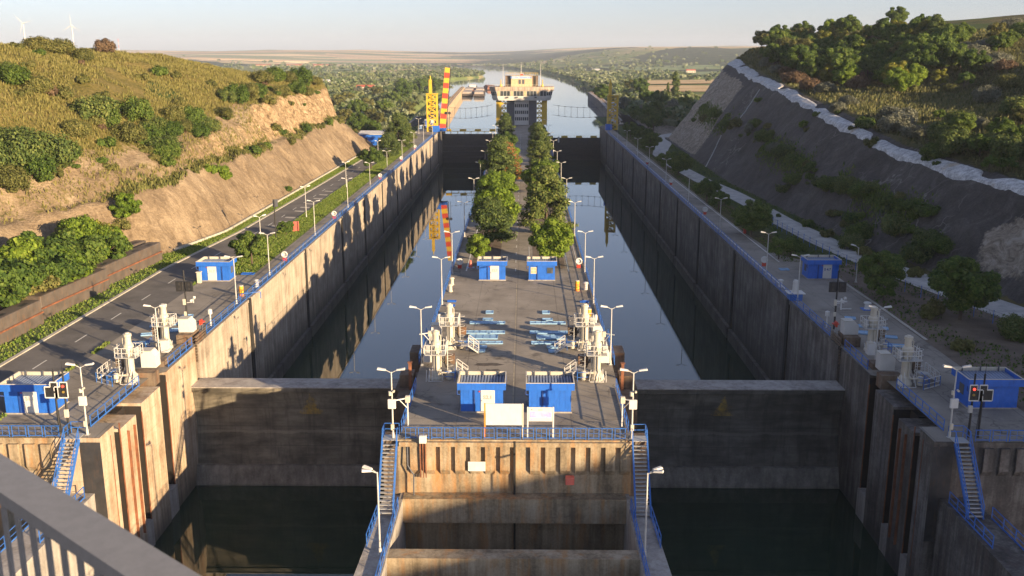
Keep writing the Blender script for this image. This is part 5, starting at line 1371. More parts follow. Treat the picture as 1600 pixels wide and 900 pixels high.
mb = MB(); mb.bbox(-.3, .3, -.3, .3, 0, 1.5, .04); mb.tube((-.5, 0, .9), (.5, 0, .9), .12, 8); part("cabinet_body", mb, M['red'], t)
mb = MB(); mb.bbox(-.28, .28, -.28, .28, 0, 1.5, .05); mb.bbox(-.36, .36, -.36, .36, 1.503, 1.62, .02); solo("cream_post", mb, M['cream'], "cream service post beside the left hut", "service post", (-44.9, 131.0, 0))
mb = MB(); mb.path([(0, 0, 0), (0, 0, .9), (2.5, 1.4, .9), (2.5, 1.4, 0)], .05, 6); solo("tube_barrier", mb, M['rail_blue'], "curved blue tube barrier at the left wall edge behind the lamp", "barrier", (-36.4, 120.8, 0))

# ------------------------------------------------------------------ control tower and upstream steelwork
def control_tower():
    y0 = 452
    t = thing("control_tower", "grey and cream lock control tower with a wide glazed deck on yellow columns", "control tower", (-.4, y0, 0))
    for s in (-1, 1):
        mb = MB(); mb.box(s * 3.4, s * 7.0, 0, 9, 0, 11.6); part("concrete_pier", mb, M['slate'], t)
        mb = MB(); mb.box(s * 9.4, s * 11.8, .6, 2.2, 0, 11.6); mb.box(s * 9.4, s * 11.8, 6, 7.6, 0, 11.6); part("yellow_column", mb, M['yellow'], t)
        mb = MB()
        for k in range(5):
            z = 1 + k * 2.2; mb.bar((s * 7.1, 1.4, z), (s * 9.4, 1.4, z), .6); mb.bar((s * 7.1, 1.4, z), (s * 9.4, 1.4, z + 2.0), .3); mb.bar((s * 7.1, 1.4, z + 2.0), (s * 9.4, 1.4, z), .3)
        part("column_brace", mb, M['yellow'], t)
    mb = MB(); mb.box(-3.39, 3.39, .5, 8.5, 0, 11.6); part("wall", mb, M['white'], t)
    for k in range(3):
        z = 2.0 + k * 3.0
        for i in range(7):
            x = -2.75 + i * .92
            mb = MB(); mb.box(x - .34, x + .34, .40, .497, z, z + 1.5); part("window", mb, M['glass'] if (i + k) % 3 else M['slate'], t)
        mb = MB(); mb.box(-3.2, 3.2, .3, .497, z - .95, z - .25); part("spandrel", mb, M['white'], t)
    # flaring upper deck
    def octo(hw, ch, d0, d1): return [(-hw + ch, d0), (hw - ch, d0), (hw, d0 + ch), (hw, d1 - ch), (hw - ch, d1), (-hw + ch, d1), (-hw, d1 - ch), (-hw, d0 + ch)]
    def loft(a, za, b, zb):
        m_ = MB(); n = len(a)
        m_.add([(x, y, za) for x, y in a] + [(x, y, zb) for x, y in b], [(i, (i + 1) % n, n + (i + 1) % n, n + i) for i in range(n)] + [tuple(range(n - 1, -1, -1)), tuple(range(n, 2 * n))]); return m_
    part("deck_skirt", loft(octo(13.2, 2.6, -2.2, 11), 11.2, octo(13.8, 2.6, -2.6, 11.4), 12.6), M['white'], t)
    part("gallery_wall", loft(octo(13.7, 2.6, -2.5, 11.3), 12.6, octo(14.4, 2.7, -3.0, 11.8), 15.6), M['white'], t)
    part("roof_band", loft(octo(14.7, 2.7, -3.3, 12.1), 15.6, octo(15.0, 2.7, -3.5, 12.3), 17.4), M['band'], t)
    for i in range(15):
        x = -10.6 + i * 1.52
        mb = MB(); mb.add([(x - .62, -2.78, 13.3), (x + .62, -2.78, 13.3), (x + .62, -3.08, 15.45), (x - .62, -3.08, 15.45), (x - .62, -2.5, 13.3), (x + .62, -2.5, 13.3), (x + .62, -2.7, 15.45), (x - .62, -2.7, 15.45)], [(0, 1, 2, 3), (4, 7, 6, 5), (0, 4, 5, 1), (1, 5, 6, 2), (2, 6, 7, 3), (3, 7, 4, 0)])
        part("gallery_window", mb, M['glass'] if i % 4 else M['tan'], t)
    for s in (-1, 1):
        for i in range(3):
            u = (i + .5) / 3
            a = (s * (11.35 + 2.6 * u), -2.72 + 2.6 * u); 
            mb = MB(); mb.tube((a[0], a[1], 13.6), (a[0] + s * .22, a[1] - .2, 15.2), .38, 4); part("gallery_window", mb, M['glass'], t)
    for i in range(4):
        mb = MB(); mb.bbox(-7 + i * 4.3, -6 + i * 4.3, -3.3, -2.6, 12.4, 12.95, .05); part("air_conditioner", mb, M['slate'], t)
    # top house
    mb = MB(); mb.box(-4.9, 4.9, .6, 8, 17.4, 22.2); hs = part("top_house", mb, M['tan'], t)
    for x in (-.9, .75): mb = MB(); mb.box(x - .55, x + .55, .52, .597, 18.6, 20.6); part("window", mb, M['slate'], hs)
    for s in (-1, 1):
        mb = MB(); mb.box(s * 4.95, s * 7.6, 1.5, 7, 17.4, 22.3); part("side_stack", mb, M['brown'], t)
        mb = MB(); mb.box(s * 5.5, s * 6.5, 1.40, 1.497, 17.8, 22.0); part("louvre", mb, M['black'], t)
    mb = MB(); mb.box(-5.2, 5.2, .2, 8.3, 22.203, 22.5); part("roof_slab", mb, M['deck_pale'], t)
    mb = MB(); mb.box(-4.5, 4.0, .40, .59, 20.9, 22.15); sg = part("sign_panel", mb, M['white'], t)
    text_mb("ECLUZA CERNAVODA", .98, M['sign_blue'], sg, (-.25, .385, 21.5), ext=.01)
    mb = MB(); mb.box(-.7, .7, 1, 2, 22.503, 23.1); part("red_beacon", mb, M['red'], t)
    mb = MB()
    for k in range(14): x = -7.5 + k * 1.15; mb.bar((x, .4, 22.5), (x, .4, 23.6), .07)
    mb.bar((-7.5, .4, 23.6), (7.5, .4, 23.6), .1); mb.bar((-7.5, .4, 23.1), (7.5, .4, 23.1), .06); part("roof_rail", mb, M['yellow'], t)
    mb = MB()
    for k in range(26): x = -14.5 + k * 1.16; mb.bar((x, -2.9, 17.4), (x, -2.9, 18.3), .06)
    mb.bar((-14.5, -2.9, 18.3), (14.5, -2.9, 18.3), .09); part("deck_rail", mb, M['cream'], t)
    for x, zz in ((-8.6, 27.5), (-.3, 28.5), (8.7, 27.8)):
        mb = MB(); mb.tube((x, 2, 17.4 if abs(x) > 4 else 22.5), (x, 2, zz), .16, 6, .06); part("antenna", mb, M['white'], t)
    for s in (-1, 1):
        mb = MB(); mb.lathe([(.7, 0), (.6, .8), (.22, 1.2), (.2, 3.2)], 8, (s * 9.6, 0, 17.4)); part("yellow_light", mb, M['yellow'], t)
control_tower()
def gate_tower(label, x, y, ztop, zm, s, mast_dx, group="yellow gate towers"):
    t = thing("gate_tower", label, "gate tower", (x, y, 0), group=group)
    mb = MB()
    for a in (-2, 2):
        for b in (-1.4, 1.4): mb.bar((a, b, 0), (a, b, ztop), .8)
    part("leg", mb, M['yellow'], t) if False else None
    for a in (-2, 2):
        for b in (-1.4, 1.4): mb = MB(); mb.bar((a, b, 0), (a, b, ztop), .6); part("leg", mb, M['yellow'], t)
    mb = MB()
    n = 6
    for k in range(n + 1):
        z = ztop * k / n
        for b in (-1.4, 1.4): mb.bar((-2, b, z), (2, b, z), .45)
        for a in (-2, 2): mb.bar((a, -1.4, z), (a, 1.4, z), .45)
        if k < n:
            for b in (-1.4, 1.4): mb.bar((-2, b, z), (2, b, z + ztop / n), .28); mb.bar((2, b, z), (-2, b, z + ztop / n), .28)
    part("lattice", mb, M['yellow'], t)
    mb = MB(); mb.bar((mast_dx, 0, ztop * .6), (mast_dx, 0, zm), 1.2); mb.tube((mast_dx, 0, zm), (mast_dx, 0, zm + 1.6), .3, 6, .2); part("guide_mast", mb, M['yellow'], t)
    mb = MB(); mb.box(-2.4, 2.4, -1.9, 1.9, ztop + .01, ztop + .3); mb.box(-2.3, -.9, -1.6, 1.6, ztop * .25, ztop * .25 + 1.3); part("platform", mb, M['yellow'], t)
    mb = MB(); mb.bbox(s * .3, s * 3.2, -3.2, -1.9, 0.1, 2.6, .05); part("winch_box", mb, M['blue'], t)
    mb = MB(); mb.bbox(-.6, .6, -2.1, -1.5, 3.8, 4.8, .05); part("lamp_box", mb, M['white'], t)
gate_tower("left yellow lattice gate tower beside the tall striped boom", -38.0, 411, 15.6, 21.5, 1, -.6)
gate_tower("right yellow lattice gate tower on the shaded side", 39.0, 422, 14.5, 20.0, -1, -1.2)
t = thing("striped_boom", "tall leaning boom striped in red and yellow beside the left gate tower", "bascule boom", (-34.0, 413, 0))
n = 12; a0 = Vector((0, 0, 1.0)); a1 = Vector((2.4, 2, 26.4))
for k in range(n):
    p, q = a0.lerp(a1, k / n), a0.lerp(a1, (k + .97) / n)
    mb = MB(); mb.bar(tuple(p), tuple(q), 2.6 - .05 * k, 1.0); part("boom_segment", mb, M['red'] if k % 2 == 0 else M['yellow'], t)
mb = MB(); mb.bar((1.5, 1.4, 1), (3.7, 2.6, 26), .3); part("side_truss", mb, M['darksteel'], t)
mb = MB(); mb.box(-1.5, 1.6, -1, 2, 0, 1.4); part("pivot_base", mb, M['blue'], t)
# marker cables strung over the canal
def cable(label, p, q, sag, gap, n):
    p = Vector(p); q = Vector(q)
    t = thing("marker_cable", label, "cable", tuple(p), group="pairs of marker cables strung over the canal")
    for lev in (0, -gap):
        mb = MB(); pts = []
        for i in range(25):
            u = i / 24; v = (q - p) * u; pts.append((v.x, v.y, v.z + lev - sag * 4 * u * (1 - u)))
        mb.path(pts, .06, 4); part("cable", mb, M['slate'], t)
    for i in range(1, n):
        u = i / n; v = (q - p) * u; z = v.z - sag * 4 * u * (1 - u)
        mb = MB(); mb.tube((v.x, v.y, z - gap), (v.x, v.y, z), .06, 4); mb.tube((v.x - .5, v.y, z), (v.x + .5, v.y, z), .13, 5); mb.tube((v.x - .5, v.y, z - gap), (v.x + .5, v.y, z - gap), .13, 5); part("hanger", mb, M['slate'], t)
cable("marker cables with hangers strung over the canal left of the tower", (-34, 452, 8.0), (-14, 456, 9.0), .9, 4.6, 8)
cable("marker cables with hangers strung over the canal right of the tower", (14, 456, 9.0), (40, 452, 8.6), .9, 4.6, 9)

# guide walls, barges
def guide_wall(label, pts, wdt, z, m, top, posts=False):
    t = thing("guide_wall", label, "quay wall", (pts[0][0], pts[0][1], 0))
    ox, oy = pts[0]
    mb = MB(); mt = MB()
    for a, b in zip(pts[:-1], pts[1:]):
        d = Vector((b[0] - a[0], b[1] - a[1])).normalized(); nx, ny = -d.y * wdt / 2, d.x * wdt / 2
        q = [(a[0] - ox + nx, a[1] - oy + ny), (a[0] - ox - nx, a[1] - oy - ny), (b[0] - ox - nx, b[1] - oy - ny), (b[0] - ox + nx, b[1] - oy + ny)]
        mb.prism(q, -8, z); mt.prism(q, z + .003, z + .25)
    part("wall_face", mb, m, t); part("wall_top", mt, top, t)
    mb = MB()
    for a, b in zip(pts[:-1], pts[1:]):
        L = math.hypot(b[0] - a[0], b[1] - a[1]); k = int(L / 14)
        for i in range(k): u = i / k; mb.box(a[0] + (b[0] - a[0]) * u - ox - .3, a[0] + (b[0] - a[0]) * u - ox + .3, a[1] + (b[1] - a[1]) * u - oy - .3, a[1] + (b[1] - a[1]) * u - oy + .3, z + .25, z + 1.3)
    part("quay_posts", mb, M['brown'], t)["kind"] = "stuff"
guide_wall("long sandy guide wall with a quay running upstream on the left", [(-43.5, 440), (-46.5, 556), (-54, 760), (-62.5, 1010)], 4, 0.2, M['sand'], M['sand'])
guide_wall("dark concrete guide wall running upstream on the right", [(44.5, 450), (50, 520), (56.5, 700), (59, 860)], 4.5, 0.4, M['head_shade'], M['deck_pale'])
def barge(label, x, y, L, W, rz, m, load=0):
    t = thing("barge", label, "barge", (x, y, CANAL), rz, "cargo barges moored along the left quay")
    mb = MB()
    h = 2.6
    prof = [(-L / 2, .8), (-L / 2 + 3, -.6), (L / 2 - 4, -.6), (L / 2, .9), (L / 2, h), (-L / 2, h)]
    n = len(prof)
    mb.add([(-W / 2, a, b) for a, b in prof] + [(W / 2, a, b) for a, b in prof], [tuple(range(n - 1, -1, -1)), tuple(range(n, 2 * n))] + [(i, (i + 1) % n, n + (i + 1) % n, n + i) for i in range(n)])
    part("hull", mb, m, t)
    mb = MB(); mb.box(-W / 2 + .9, W / 2 - .9, -L / 2 + 5, L / 2 - 6, h + .003, h + 1.1); part("coaming", mb, M['deck_pale'] if load == 0 else m, t)
    mb = MB()
    for k in range(6): a = -L / 2 + 6 + k * (L - 14) / 6; mb.box(-W / 2 + 1.1, W / 2 - 1.1, a, a + (L - 14) / 6 - .6, h + 1.103, h + 1.6)
    part("hatch_row", mb, M['deck_pale'] if load != 2 else M['hull'], t)
    if load == 1:
        mb = MB(); mb.bbox(-W / 2 + 1.5, W / 2 - 1.5, -L / 2 + .8, -L / 2 + 4.6, h, h + 3, .1); part("cabin", mb, M['white'], t)
barge("pale cargo barge with black bow, nearest to the quay", -54.0, 945, 76, 10.4, .045, M['hull_dark'])
barge("pale cargo barge with black bow, second from the quay", -42.6, 938, 74, 10.4, .05, M['hull_dark'])
barge("pale cargo barge moored behind the nearest pair, against the quay", -57.0, 1036, 78, 10.4, .045, M['hull'], 0)
barge("pale cargo barge behind the nearest pair, outer side", -45.6, 1030, 74, 10.4, .05, M['hull_dark'], 0)
barge("rust brown empty barge lying outermost from the quay", -38.0, 1122, 70, 11.0, .10, M['hull'], 2)
barge("farthest barge of the group, dark with a white cabin", -58.5, 1130, 66, 10.4, .05, M['hull_dark'], 1)

# ribbed revetments beside the upper head
for s, lab, x0, y0 in ((-1, "left", -45, 440), (1, "right", 46.5, 455)):
    mb = MB()
    for k in range(16):
        a = (x0 + s * .2 * k, y0 + k * 5)
        mb.bar((a[0], a[1], 1.2), (a[0] + s * 9, a[1] + 5, -1.0), .7, .5)
    mb.bar((x0, y0, 1.3), (x0 + s * 3.2, y0 + 80, 1.3), .9); mb.bar((x0 + s * 9, y0 + 5, -.8), (x0 + s * 12, y0 + 85, -.8), .9)
    solo("ribbed_revetment", mb, M['slate'] if s < 0 else M['darksteel'], "ribbed dark concrete revetment beside the upper lock head on the %s" % lab, "revetment")

# sheds and houses
def house(label, x, y, wx, wy, h, wall, roof, z=-1.2, rz=0.0, pitch=.35, cat="house"):
    t = thing("house", label, cat, (x, y, z), rz)
    mb = MB(); mb.box(-wx / 2, wx / 2, -wy / 2, wy / 2, 0, h); part("wall", mb, M[wall], t)
    mb = MB(); r = wy / 2 * pitch * 1.2
    mb.prism_axis([(-wy / 2 - .4, h), (wy / 2 + .4, h), (wy / 2 + .4, h + .15), (0, h + r + .15), (-wy / 2 - .4, h + .15)], -wx / 2 - .4, wx / 2 + .4, 'x'); part("roof", mb, M[roof], t)
    for k in range(max(1, int(wx / 4))):
        mb = MB(); u = -wx / 2 + (k + .5) * wx / max(1, int(wx / 4)); mb.box(u - .5, u + .5, -wy / 2 - .06, -wy / 2 - .003, h * .35, h * .75); part("window", mb, M['glass'], t)
house("blue service shed with a white roof at the left end of the lock road", -53.0, 349, 9.5, 12, 4.0, 'blue', 'roof_grey', 0, 0, .12, "shed")
house("small blue booth with white door near the left gate tower", -41.8, 436, 3.2, 3, 3.2, 'blue', 'roof_grey', 0, 0, .1, "booth")
HS = [(-128, 640, 11, 8, 3.5, 'tan', 'roof_brown', "brown roofed house among trees left of the quay"),
      (-150, 930, 16, 9, 4, 'cream', 'roof_red', "red roofed house in the green belt left of the quay"),
      (-235, 1150, 14, 9, 4, 'white', 'roof_grey', "white house beside a blue one near the far left fields"),
      (-270, 1180, 18, 8, 4, 'blue', 'roof_grey', "low blue building near the far left fields"),
      (-430, 1330, 60, 18, 6, 'white', 'roof_grey', "long white shed beyond the grassy cliff top"),
      (150, 2050, 16, 10, 5, 'white', 'roof_grey', "white house on the right river bank far off"),
      (330, 1950, 18, 12, 5, 'cream', 'roof_red', "cream house by the right hand fields far off"),
      (395, 1550, 70, 16, 4, 'white', 'roof_grey', "long white greenhouse roof at the right field edge"),
      (330, 1500, 46, 16, 4, 'white', 'roof_grey', "shorter white greenhouse roof at the right field edge"),
      (-700, 3000, 240, 12, 6, 'tan', 'roof_red', "long red roofed works on the distant left plain"),
      (62, 640, 9, 4, 2.4, 'white', 'roof_grey', "white trailer roof among trees right of the upper lock"),
      (68, 560, 8, 4, 2.2, 'white', 'roof_grey', "low pale shed roof among trees below the right slope")]
for (x, y, a, b, h, wl, rf, lab) in HS: house(lab, x, y, a, b, h, wl, rf, -1.3, .1 * math.sin(x))
# fields on the right bank and left plain
def field(pts, m, dz=.5):
    P_ = [G(px, py, -1.0) for px, py in pts]
    mb = MB(); mb.add([(p[0], p[1], -1.0 + dz + float(hills(np.array(p[0]), np.array(p[1])))) for p in P_], [tuple(range(len(P_)))])
    struct("field", mb, m)
M['gold'] = ground_mat("golden stubble", [(0.36, (0.36, 0.24, 0.10)), (0.5, (0.48, 0.33, 0.15)), (0.64, (0.58, 0.42, 0.21))], 0.02, 0.3)
M['crop'] = ground_mat("green crop", [(0.36, (0.10, 0.15, 0.03)), (0.5, (0.14, 0.19, 0.045)), (0.64, (0.19, 0.23, 0.07))], 0.02, 0.3)
field([(968, 143), (1125, 144), (1125, 134), (1000, 134)], M['gold'])
field([(985, 132.5), (1125, 131), (1125, 124.5), (1040, 126), (970, 127)], M['gold'])
field([(975, 122), (1120, 116), (1120, 112), (985, 117)], M['crop'])
field([(1000, 111), (1125, 109.5), (1125, 107.5), (920, 107.5)], M['crop'])
field([(380, 121), (545, 116), (640, 113), (560, 111), (385, 116)], M['crop'])
field([(420, 112), (620, 109), (600, 107.5), (440, 109)], M['crop'])
field([(540, 112), (640, 108), (690, 110), (620, 113.5)], M['gold'])

# ------------------------------------------------------------------ vegetation
RNG = np.random.default_rng(11)
def leaves(cents, rad_, n, size, rng, flat=1.0, shell=.55, sizej=.35):
    """n leaf quads spread through ellipsoid clumps: cents (k,3), rad_ (k,) or (k,3)"""
    k = len(cents); idx = rng.integers(0, k, n)
    v = rng.normal(size=(n, 3)); v /= np.linalg.norm(v, axis=1)[:, None]
    r = shell + (1 - shell) * rng.random(n) ** .7
    rr = rad_[idx]; rr = rr[:, None] if rr.ndim == 1 else rr
    c = cents[idx] + v * r[:, None] * rr
    # leaf axes: roughly facing outward with strong jitter
    nrm = v + rng.normal(size=(n, 3)) * .42 + np.array([0, 0, .35]); nrm /= np.linalg.norm(nrm, axis=1)[:, None]
    a = np.cross(nrm, rng.normal(size=(n, 3))); a /= np.linalg.norm(a, axis=1)[:, None]
    b = np.cross(nrm, a)
    s = size * (1 + sizej * rng.normal(size=n)).clip(.4, 2)
    a = a * s[:, None] * .5; b = b * (s * flat)[:, None] * .5
    co = np.stack([c - a - b * .3, c + b, c + a - b * .3, c - b * .9], 1).reshape(-1, 3)
    f = np.arange(n * 4).reshape(n, 4)
    return co, f
def leaf_mesh(name, parts_, m):
    co = []; f = []; o = 0
    for c, q in parts_: co.append(c); f.append(q + o); o += len(c)
    return np_mesh(name, np.concatenate(co), np.concatenate(f), m, smooth=False)
def crown_broad(rx, h, base, seed, k=34):
    g = np.random.default_rng(seed); c = []; r = []
    while len(c) < k:
        p = g.uniform(-1, 1, 3); q = np.linalg.norm(p)
        if q > 1 or q < .42: continue
        cr = g.uniform(.17, .34)
        c.append([p[0] * rx * .88, p[1] * rx * .88, base + (p[2] * .5 + .5) * (h - base) * .93]); r.append([cr * rx * 1.05, cr * rx * 1.05, cr * rx * .8])
    return np.array(c), np.array(r)
def crown_pine(rx, h, base, seed, k=78):
    g = np.random.default_rng(seed); c = []; r = []
    for i in range(k):
        u = g.random() ** .85; z = base + (h - base) * u
        R_ = rx * (1 - u ** 2.0) * .92 + .3; a = g.uniform(0, 2 * math.pi); q = R_ * (.25 + .7 * g.random() ** .7)
        c.append([q * math.cos(a), q * math.sin(a), z]); cr = g.uniform(.65, 1.2) * rx * .27; r.append([cr * 1.25, cr * 1.25, cr * .62])
    c.append([0, 0, h - .3]); r.append([.35, .35, .7])
    return np.array(c), np.array(r)
def trunk_mb(h, r, cents, seed, n=7):
    g = np.random.default_rng(seed); mb = MB()
    mb.tube((0, 0, -.4), (.08, .05, h * .5), r, 8, r * .7); mb.tube((.08, .05, h * .5), (0.02, 0, h), r * .7, 7, r * .25)
    for i in g.choice(len(cents), min(n, len(cents)), replace=False):
        p = cents[i]; z0 = min(h * .95, max(h * .3, p[2] - np.hypot(p[0], p[1]) * .7))
        mb.tube((0.04, 0.02, z0), tuple(p), r * .38, 5, r * .12)
    return mb
TREES = {}
def make_tree(key, crown, h, base, rtr, nleaf, size, mat_, seed, flat=.8, shell=.45, second=None):
    c, r = crown
    k = trunk_mb(base + (h - base) * .55, rtr, c, seed)
    tm = k.mesh("trunk", M['bark'])
    co = leaves(c, r, nleaf, size, np.random.default_rng(seed + 5), flat, shell)
    cm = leaf_mesh("crown", [co], mat_)
    TREES[key] = (tm, cm)
    return key
def tree(key, label, x, y, z, sc=1.0, rz=None, group=None, cat="tree", name="tree"):
    tm, cm = TREES[key]
    t = thing(name, label, cat, (x, y, z - .05), RNG.uniform(0, 6.28) if rz is None else rz, group)
    t.scale = (sc,) * 3 if not hasattr(sc, '__len__') else sc
    link("trunk", tm, t); link("crown", cm, t)
    return t
make_tree("pine1", crown_pine(4.4, 10.5, 1.2, 1), 10.5, 1.2, .28, 24000, .32, M['f_pine'], 1, .7, .2)
make_tree("pine2", crown_pine(4.0, 9.6, 1.2, 2), 9.6, 1.2, .26, 22000, .32, M['f_pine'], 2, .7, .2)
make_tree("pine3", crown_pine(4.6, 7.4, 1.3, 3, 64), 7.4, 1.3, .26, 22000, .32, M['f_pine'], 3, .7, .2)
make_tree("broad1", crown_broad(4.4, 9.4, 1.6, 4, 60), 9.4, 1.6, .26, 26000, .32, M['f_bright'], 4)
make_tree("broad2", crown_broad(3.4, 6.4, 1.2, 5, 46), 6.4, 1.2, .2, 17000, .28, M['f_bright'], 5)
make_tree("broad3", crown_broad(2.2, 4.2, .8, 6, 34), 4.2, .8, .14, 9500, .24, M['f_bright'], 6)
make_tree("mid1", crown_broad(3.6, 6.6, 1.4, 7, 34), 6.6, 1.4, .2, 14000, .32, M['f_mid'], 7)
make_tree("mid2", crown_broad(4.2, 8.2, 1.5, 8, 40), 8.2, 1.5, .24, 16000, .34, M['f_mid'], 8)
make_tree("mid3", crown_broad(2.6, 4.6, .9, 9, 26), 4.6, .9, .15, 6500, .30, M['f_mid'], 9)
make_tree("yellow", crown_broad(3.0, 6.8, 1.4, 14, 30), 6.8, 1.4, .2, 7000, .32, M['f_yellow'], 14)
make_tree("olive1", crown_broad(3.4, 6.6, 1.0, 15, 32), 6.6, 1.0, .2, 8000, .34, M['f_olive'], 15)
make_tree("silver1", crown_broad(3.4, 5.4, .6, 16, 32), 5.4, .6, .2, 8500, .30, M['f_silver'], 16)
make_tree("dry1", crown_broad(2.8, 4.8, .4, 17, 30), 4.8, .4, .18, 5000, .22, M['f_brown'], 17, .3)
# columnar poplar
c_, r_ = [], []
g_ = np.random.default_rng(21)
for i in range(34):
    u = g_.random(); a = g_.uniform(0, 6.28); q = 1.5 * math.sin(math.pi * (.12 + .85 * u)) * g_.random()
    c_.append([q * math.cos(a), q * math.sin(a), .8 + 13 * u]); r_.append([.9, .9, 1.5])
make_tree("poplar", (np.array(c_), np.array(r_)), 14, .8, .25, 7000, .42, M['f_pine'], 21)
BUSH = {}
def make_bush(key, rx, h, k, n, size, mat_, seed, shell=.35):
    g = np.random.default_rng(seed); c = []; r = []
    for i in range(k):
        a = g.uniform(0, 6.28); q = rx * .72 * math.sqrt(g.random()); z = h * (.28 + .5 * g.random() * (1 - (q / rx) ** 2))
        c.append([q * math.cos(a), q * math.sin(a), z]); s_ = g.uniform(.24, .42); r.append([s_ * rx, s_ * rx, s_ * h * .95])
    co = leaves(np.array(c), np.array(r), n, size, np.random.default_rng(seed + 3), .8, shell)
    BUSH[key] = leaf_mesh("bush", [co], mat_)
for i, (mk, k0) in enumerate((("f_mid", "mid"), ("f_bright", "bright"), ("f_olive", "olive"), ("f_silver", "silver"), ("f_brown", "dry"), ("f_pine", "dark"))):
    for j in range(2): make_bush("%s%d" % (k0, j), 1.5, 1.9, 13 + 4 * j, 2600, .26, M[mk], 60 + i * 7 + j)
for i, (mk, k0) in enumerate((("f_mid", "mid"), ("f_bright", "bright"), ("f_olive", "olive"), ("f_silver", "silver"), ("f_brown", "dry"), ("f_pine", "dark"))):
    for j in range(2): make_bush("big_%s%d" % (k0, j), 3.4, 3.9, 34 + 6 * j, 12000, .27, M[mk], 160 + i * 7 + j, .3)
def bush(key, label, x, y, z, sc, group=None, sz=None):
    if sc >= 1.45: key, sc = "big_" + key, sc / 2.15
    o = link("bush", BUSH[key]); o.location = (x, y, z - .2 * sc); o.rotation_euler = (0, 0, RNG.uniform(0, 6.28))
    o.scale = (sc * RNG.uniform(.85, 1.2), sc * RNG.uniform(.85, 1.2), (sz or sc) * RNG.uniform(.85, 1.15))
    return tag(o, label, "bush", group)

# island trees
IT = "trees in two rows along the island"
tree("broad3", "small bright green tree behind the left island hut", -6.6, 147, 0, 1.0, group=IT)
tree("pine3", "dark spreading pine at the near end of the left island row", -5.0, 158, 0, 1.05, group=IT)
tree("broad1", "large bright green tree just behind the dark spreading pine", -4.6, 167, 0, .98, group=IT)
tree("broad1", "second large bright green tree of the left island row", -5.0, 192, 0, .92, group=IT)
tree("broad2", "smaller bright green tree of the left island row before the reddish pine", -4.4, 206, 0, 1.15, group=IT)
tree("pine1", "dark green pine standing against the reddish dying pine", -5.6, 232, 0, 1.12, group=IT)
t = tree("pine2", "reddish brown dying pine in the left island row", -3.6, 238, 0, 1.05, group=IT)
t.children[1].data = leaf_mesh("crown", [leaves(*crown_pine(4.0, 9.6, 1.2, 2), 18000, .32, np.random.default_rng(4), .7, .2)], M['f_pine_red'])
tree("broad2", "bright tree peeping over the reddish pine", -4.2, 258, 0, 1.3, group=IT)
tree("pine3", "broad dark pine beyond the reddish one in the left row", -5.6, 282, 0, 1.05, group=IT)
tree("mid1", "dark tall tree of the left row, second before the control tower", -5.4, 318, 0, 1.1, group=IT)
tree("pine1", "dark pine of the left row, nearest the control tower", -6.2, 362, 0, .98, group=IT)
tree("broad2", "bright green tree behind the right island hut", 4.9, 145, 0, 1.08, group=IT)
tree("pine1", "great dark pine of the right row behind the bright tree", 4.8, 171, 0, 1.12, group=IT)
tree("broad2", "lighter green tree between the pines of the right row", 4.9, 196, 0, 1.0, group=IT)
tree("broad2", "bright round tree in the middle of the right row", 4.3, 222, 0, 1.2, group=IT)
tree("mid1", "mid green round tree beside the bright one in the right row", 6.0, 240, 0, 1.05, group=IT)
tree("pine2", "slim pine with a pale tip in the right row", 5.0, 262, 0, .9, group=IT)
tree("pine1", "broad dark pine in the far half of the right row", 5.8, 290, 0, .95, group=IT)
tree("pine1", "dark pine of the right row, third before the control tower", 5.2, 322, 0, .85, group=IT)
tree("pine3", "dark spreading pine of the right row before the control tower", 5.8, 350, 0, 1.0, group=IT)
tree("mid2", "green leafy tree at the end of the right row under the control tower", 5.6, 376, 0, .8, group=IT)
# left road trees
tree("mid1", "leafy round tree in the verge behind the left hut", -40.8, 143, 0, .82)
tree("mid3", "small shrubby tree by the black mast in the left verge", -41.4, 167.5, 0, .62)
tree("mid1", "low round tree where the left road turns", -42.2, 270, 0, 1.0)
tree("pine3", "dark pine at the left road, nearest of the dark group", -41.8, 302, 0, 1.0)
tree("pine1", "tall dark pine of the group beside the blue shed", -41.8, 328, 0, 1.15)
tree("pine3", "broad dark pine of the group beside the blue shed", -42.8, 346, 0, 1.15)
tree("pine2", "dark pine at the far end of the left road group", -43.8, 356, 0, 1.0)
tree("mid2", "round green tree behind the blue shed", -58, 372, -.5, 1.0)
# thicket at the foot of the left cliff
TH = "thicket between the caissons and the left cliff"
for i, (px, py, k, s_) in enumerate(((20, 500, "mid1", 1.0), (60, 505, "olive1", .85), (45, 470, "broad2", 1.05), (95, 480, "mid1", .85), (130, 455, "mid1", .95), (150, 440, "broad1", .72), (175, 425, "mid3", 1.1), (195, 415, "broad3", 1.1), (160, 418, "yellow", .9), (115, 465, "broad3", 1.2), (75, 455, "mid1", 1.0), (215, 407, "broad3", .8))):
    p = G(px, py, 0); x = min(p[0], -59.6 - (i % 3) * 1.2); y = p[1] * (x / p[0]) * .98
    tree(k, "%s leafy tree from the left in the thicket below the left cliff" % ordn(i), x, y, float(hL(np.array(-x), np.array(y))), s_ * 1.35, group=TH)
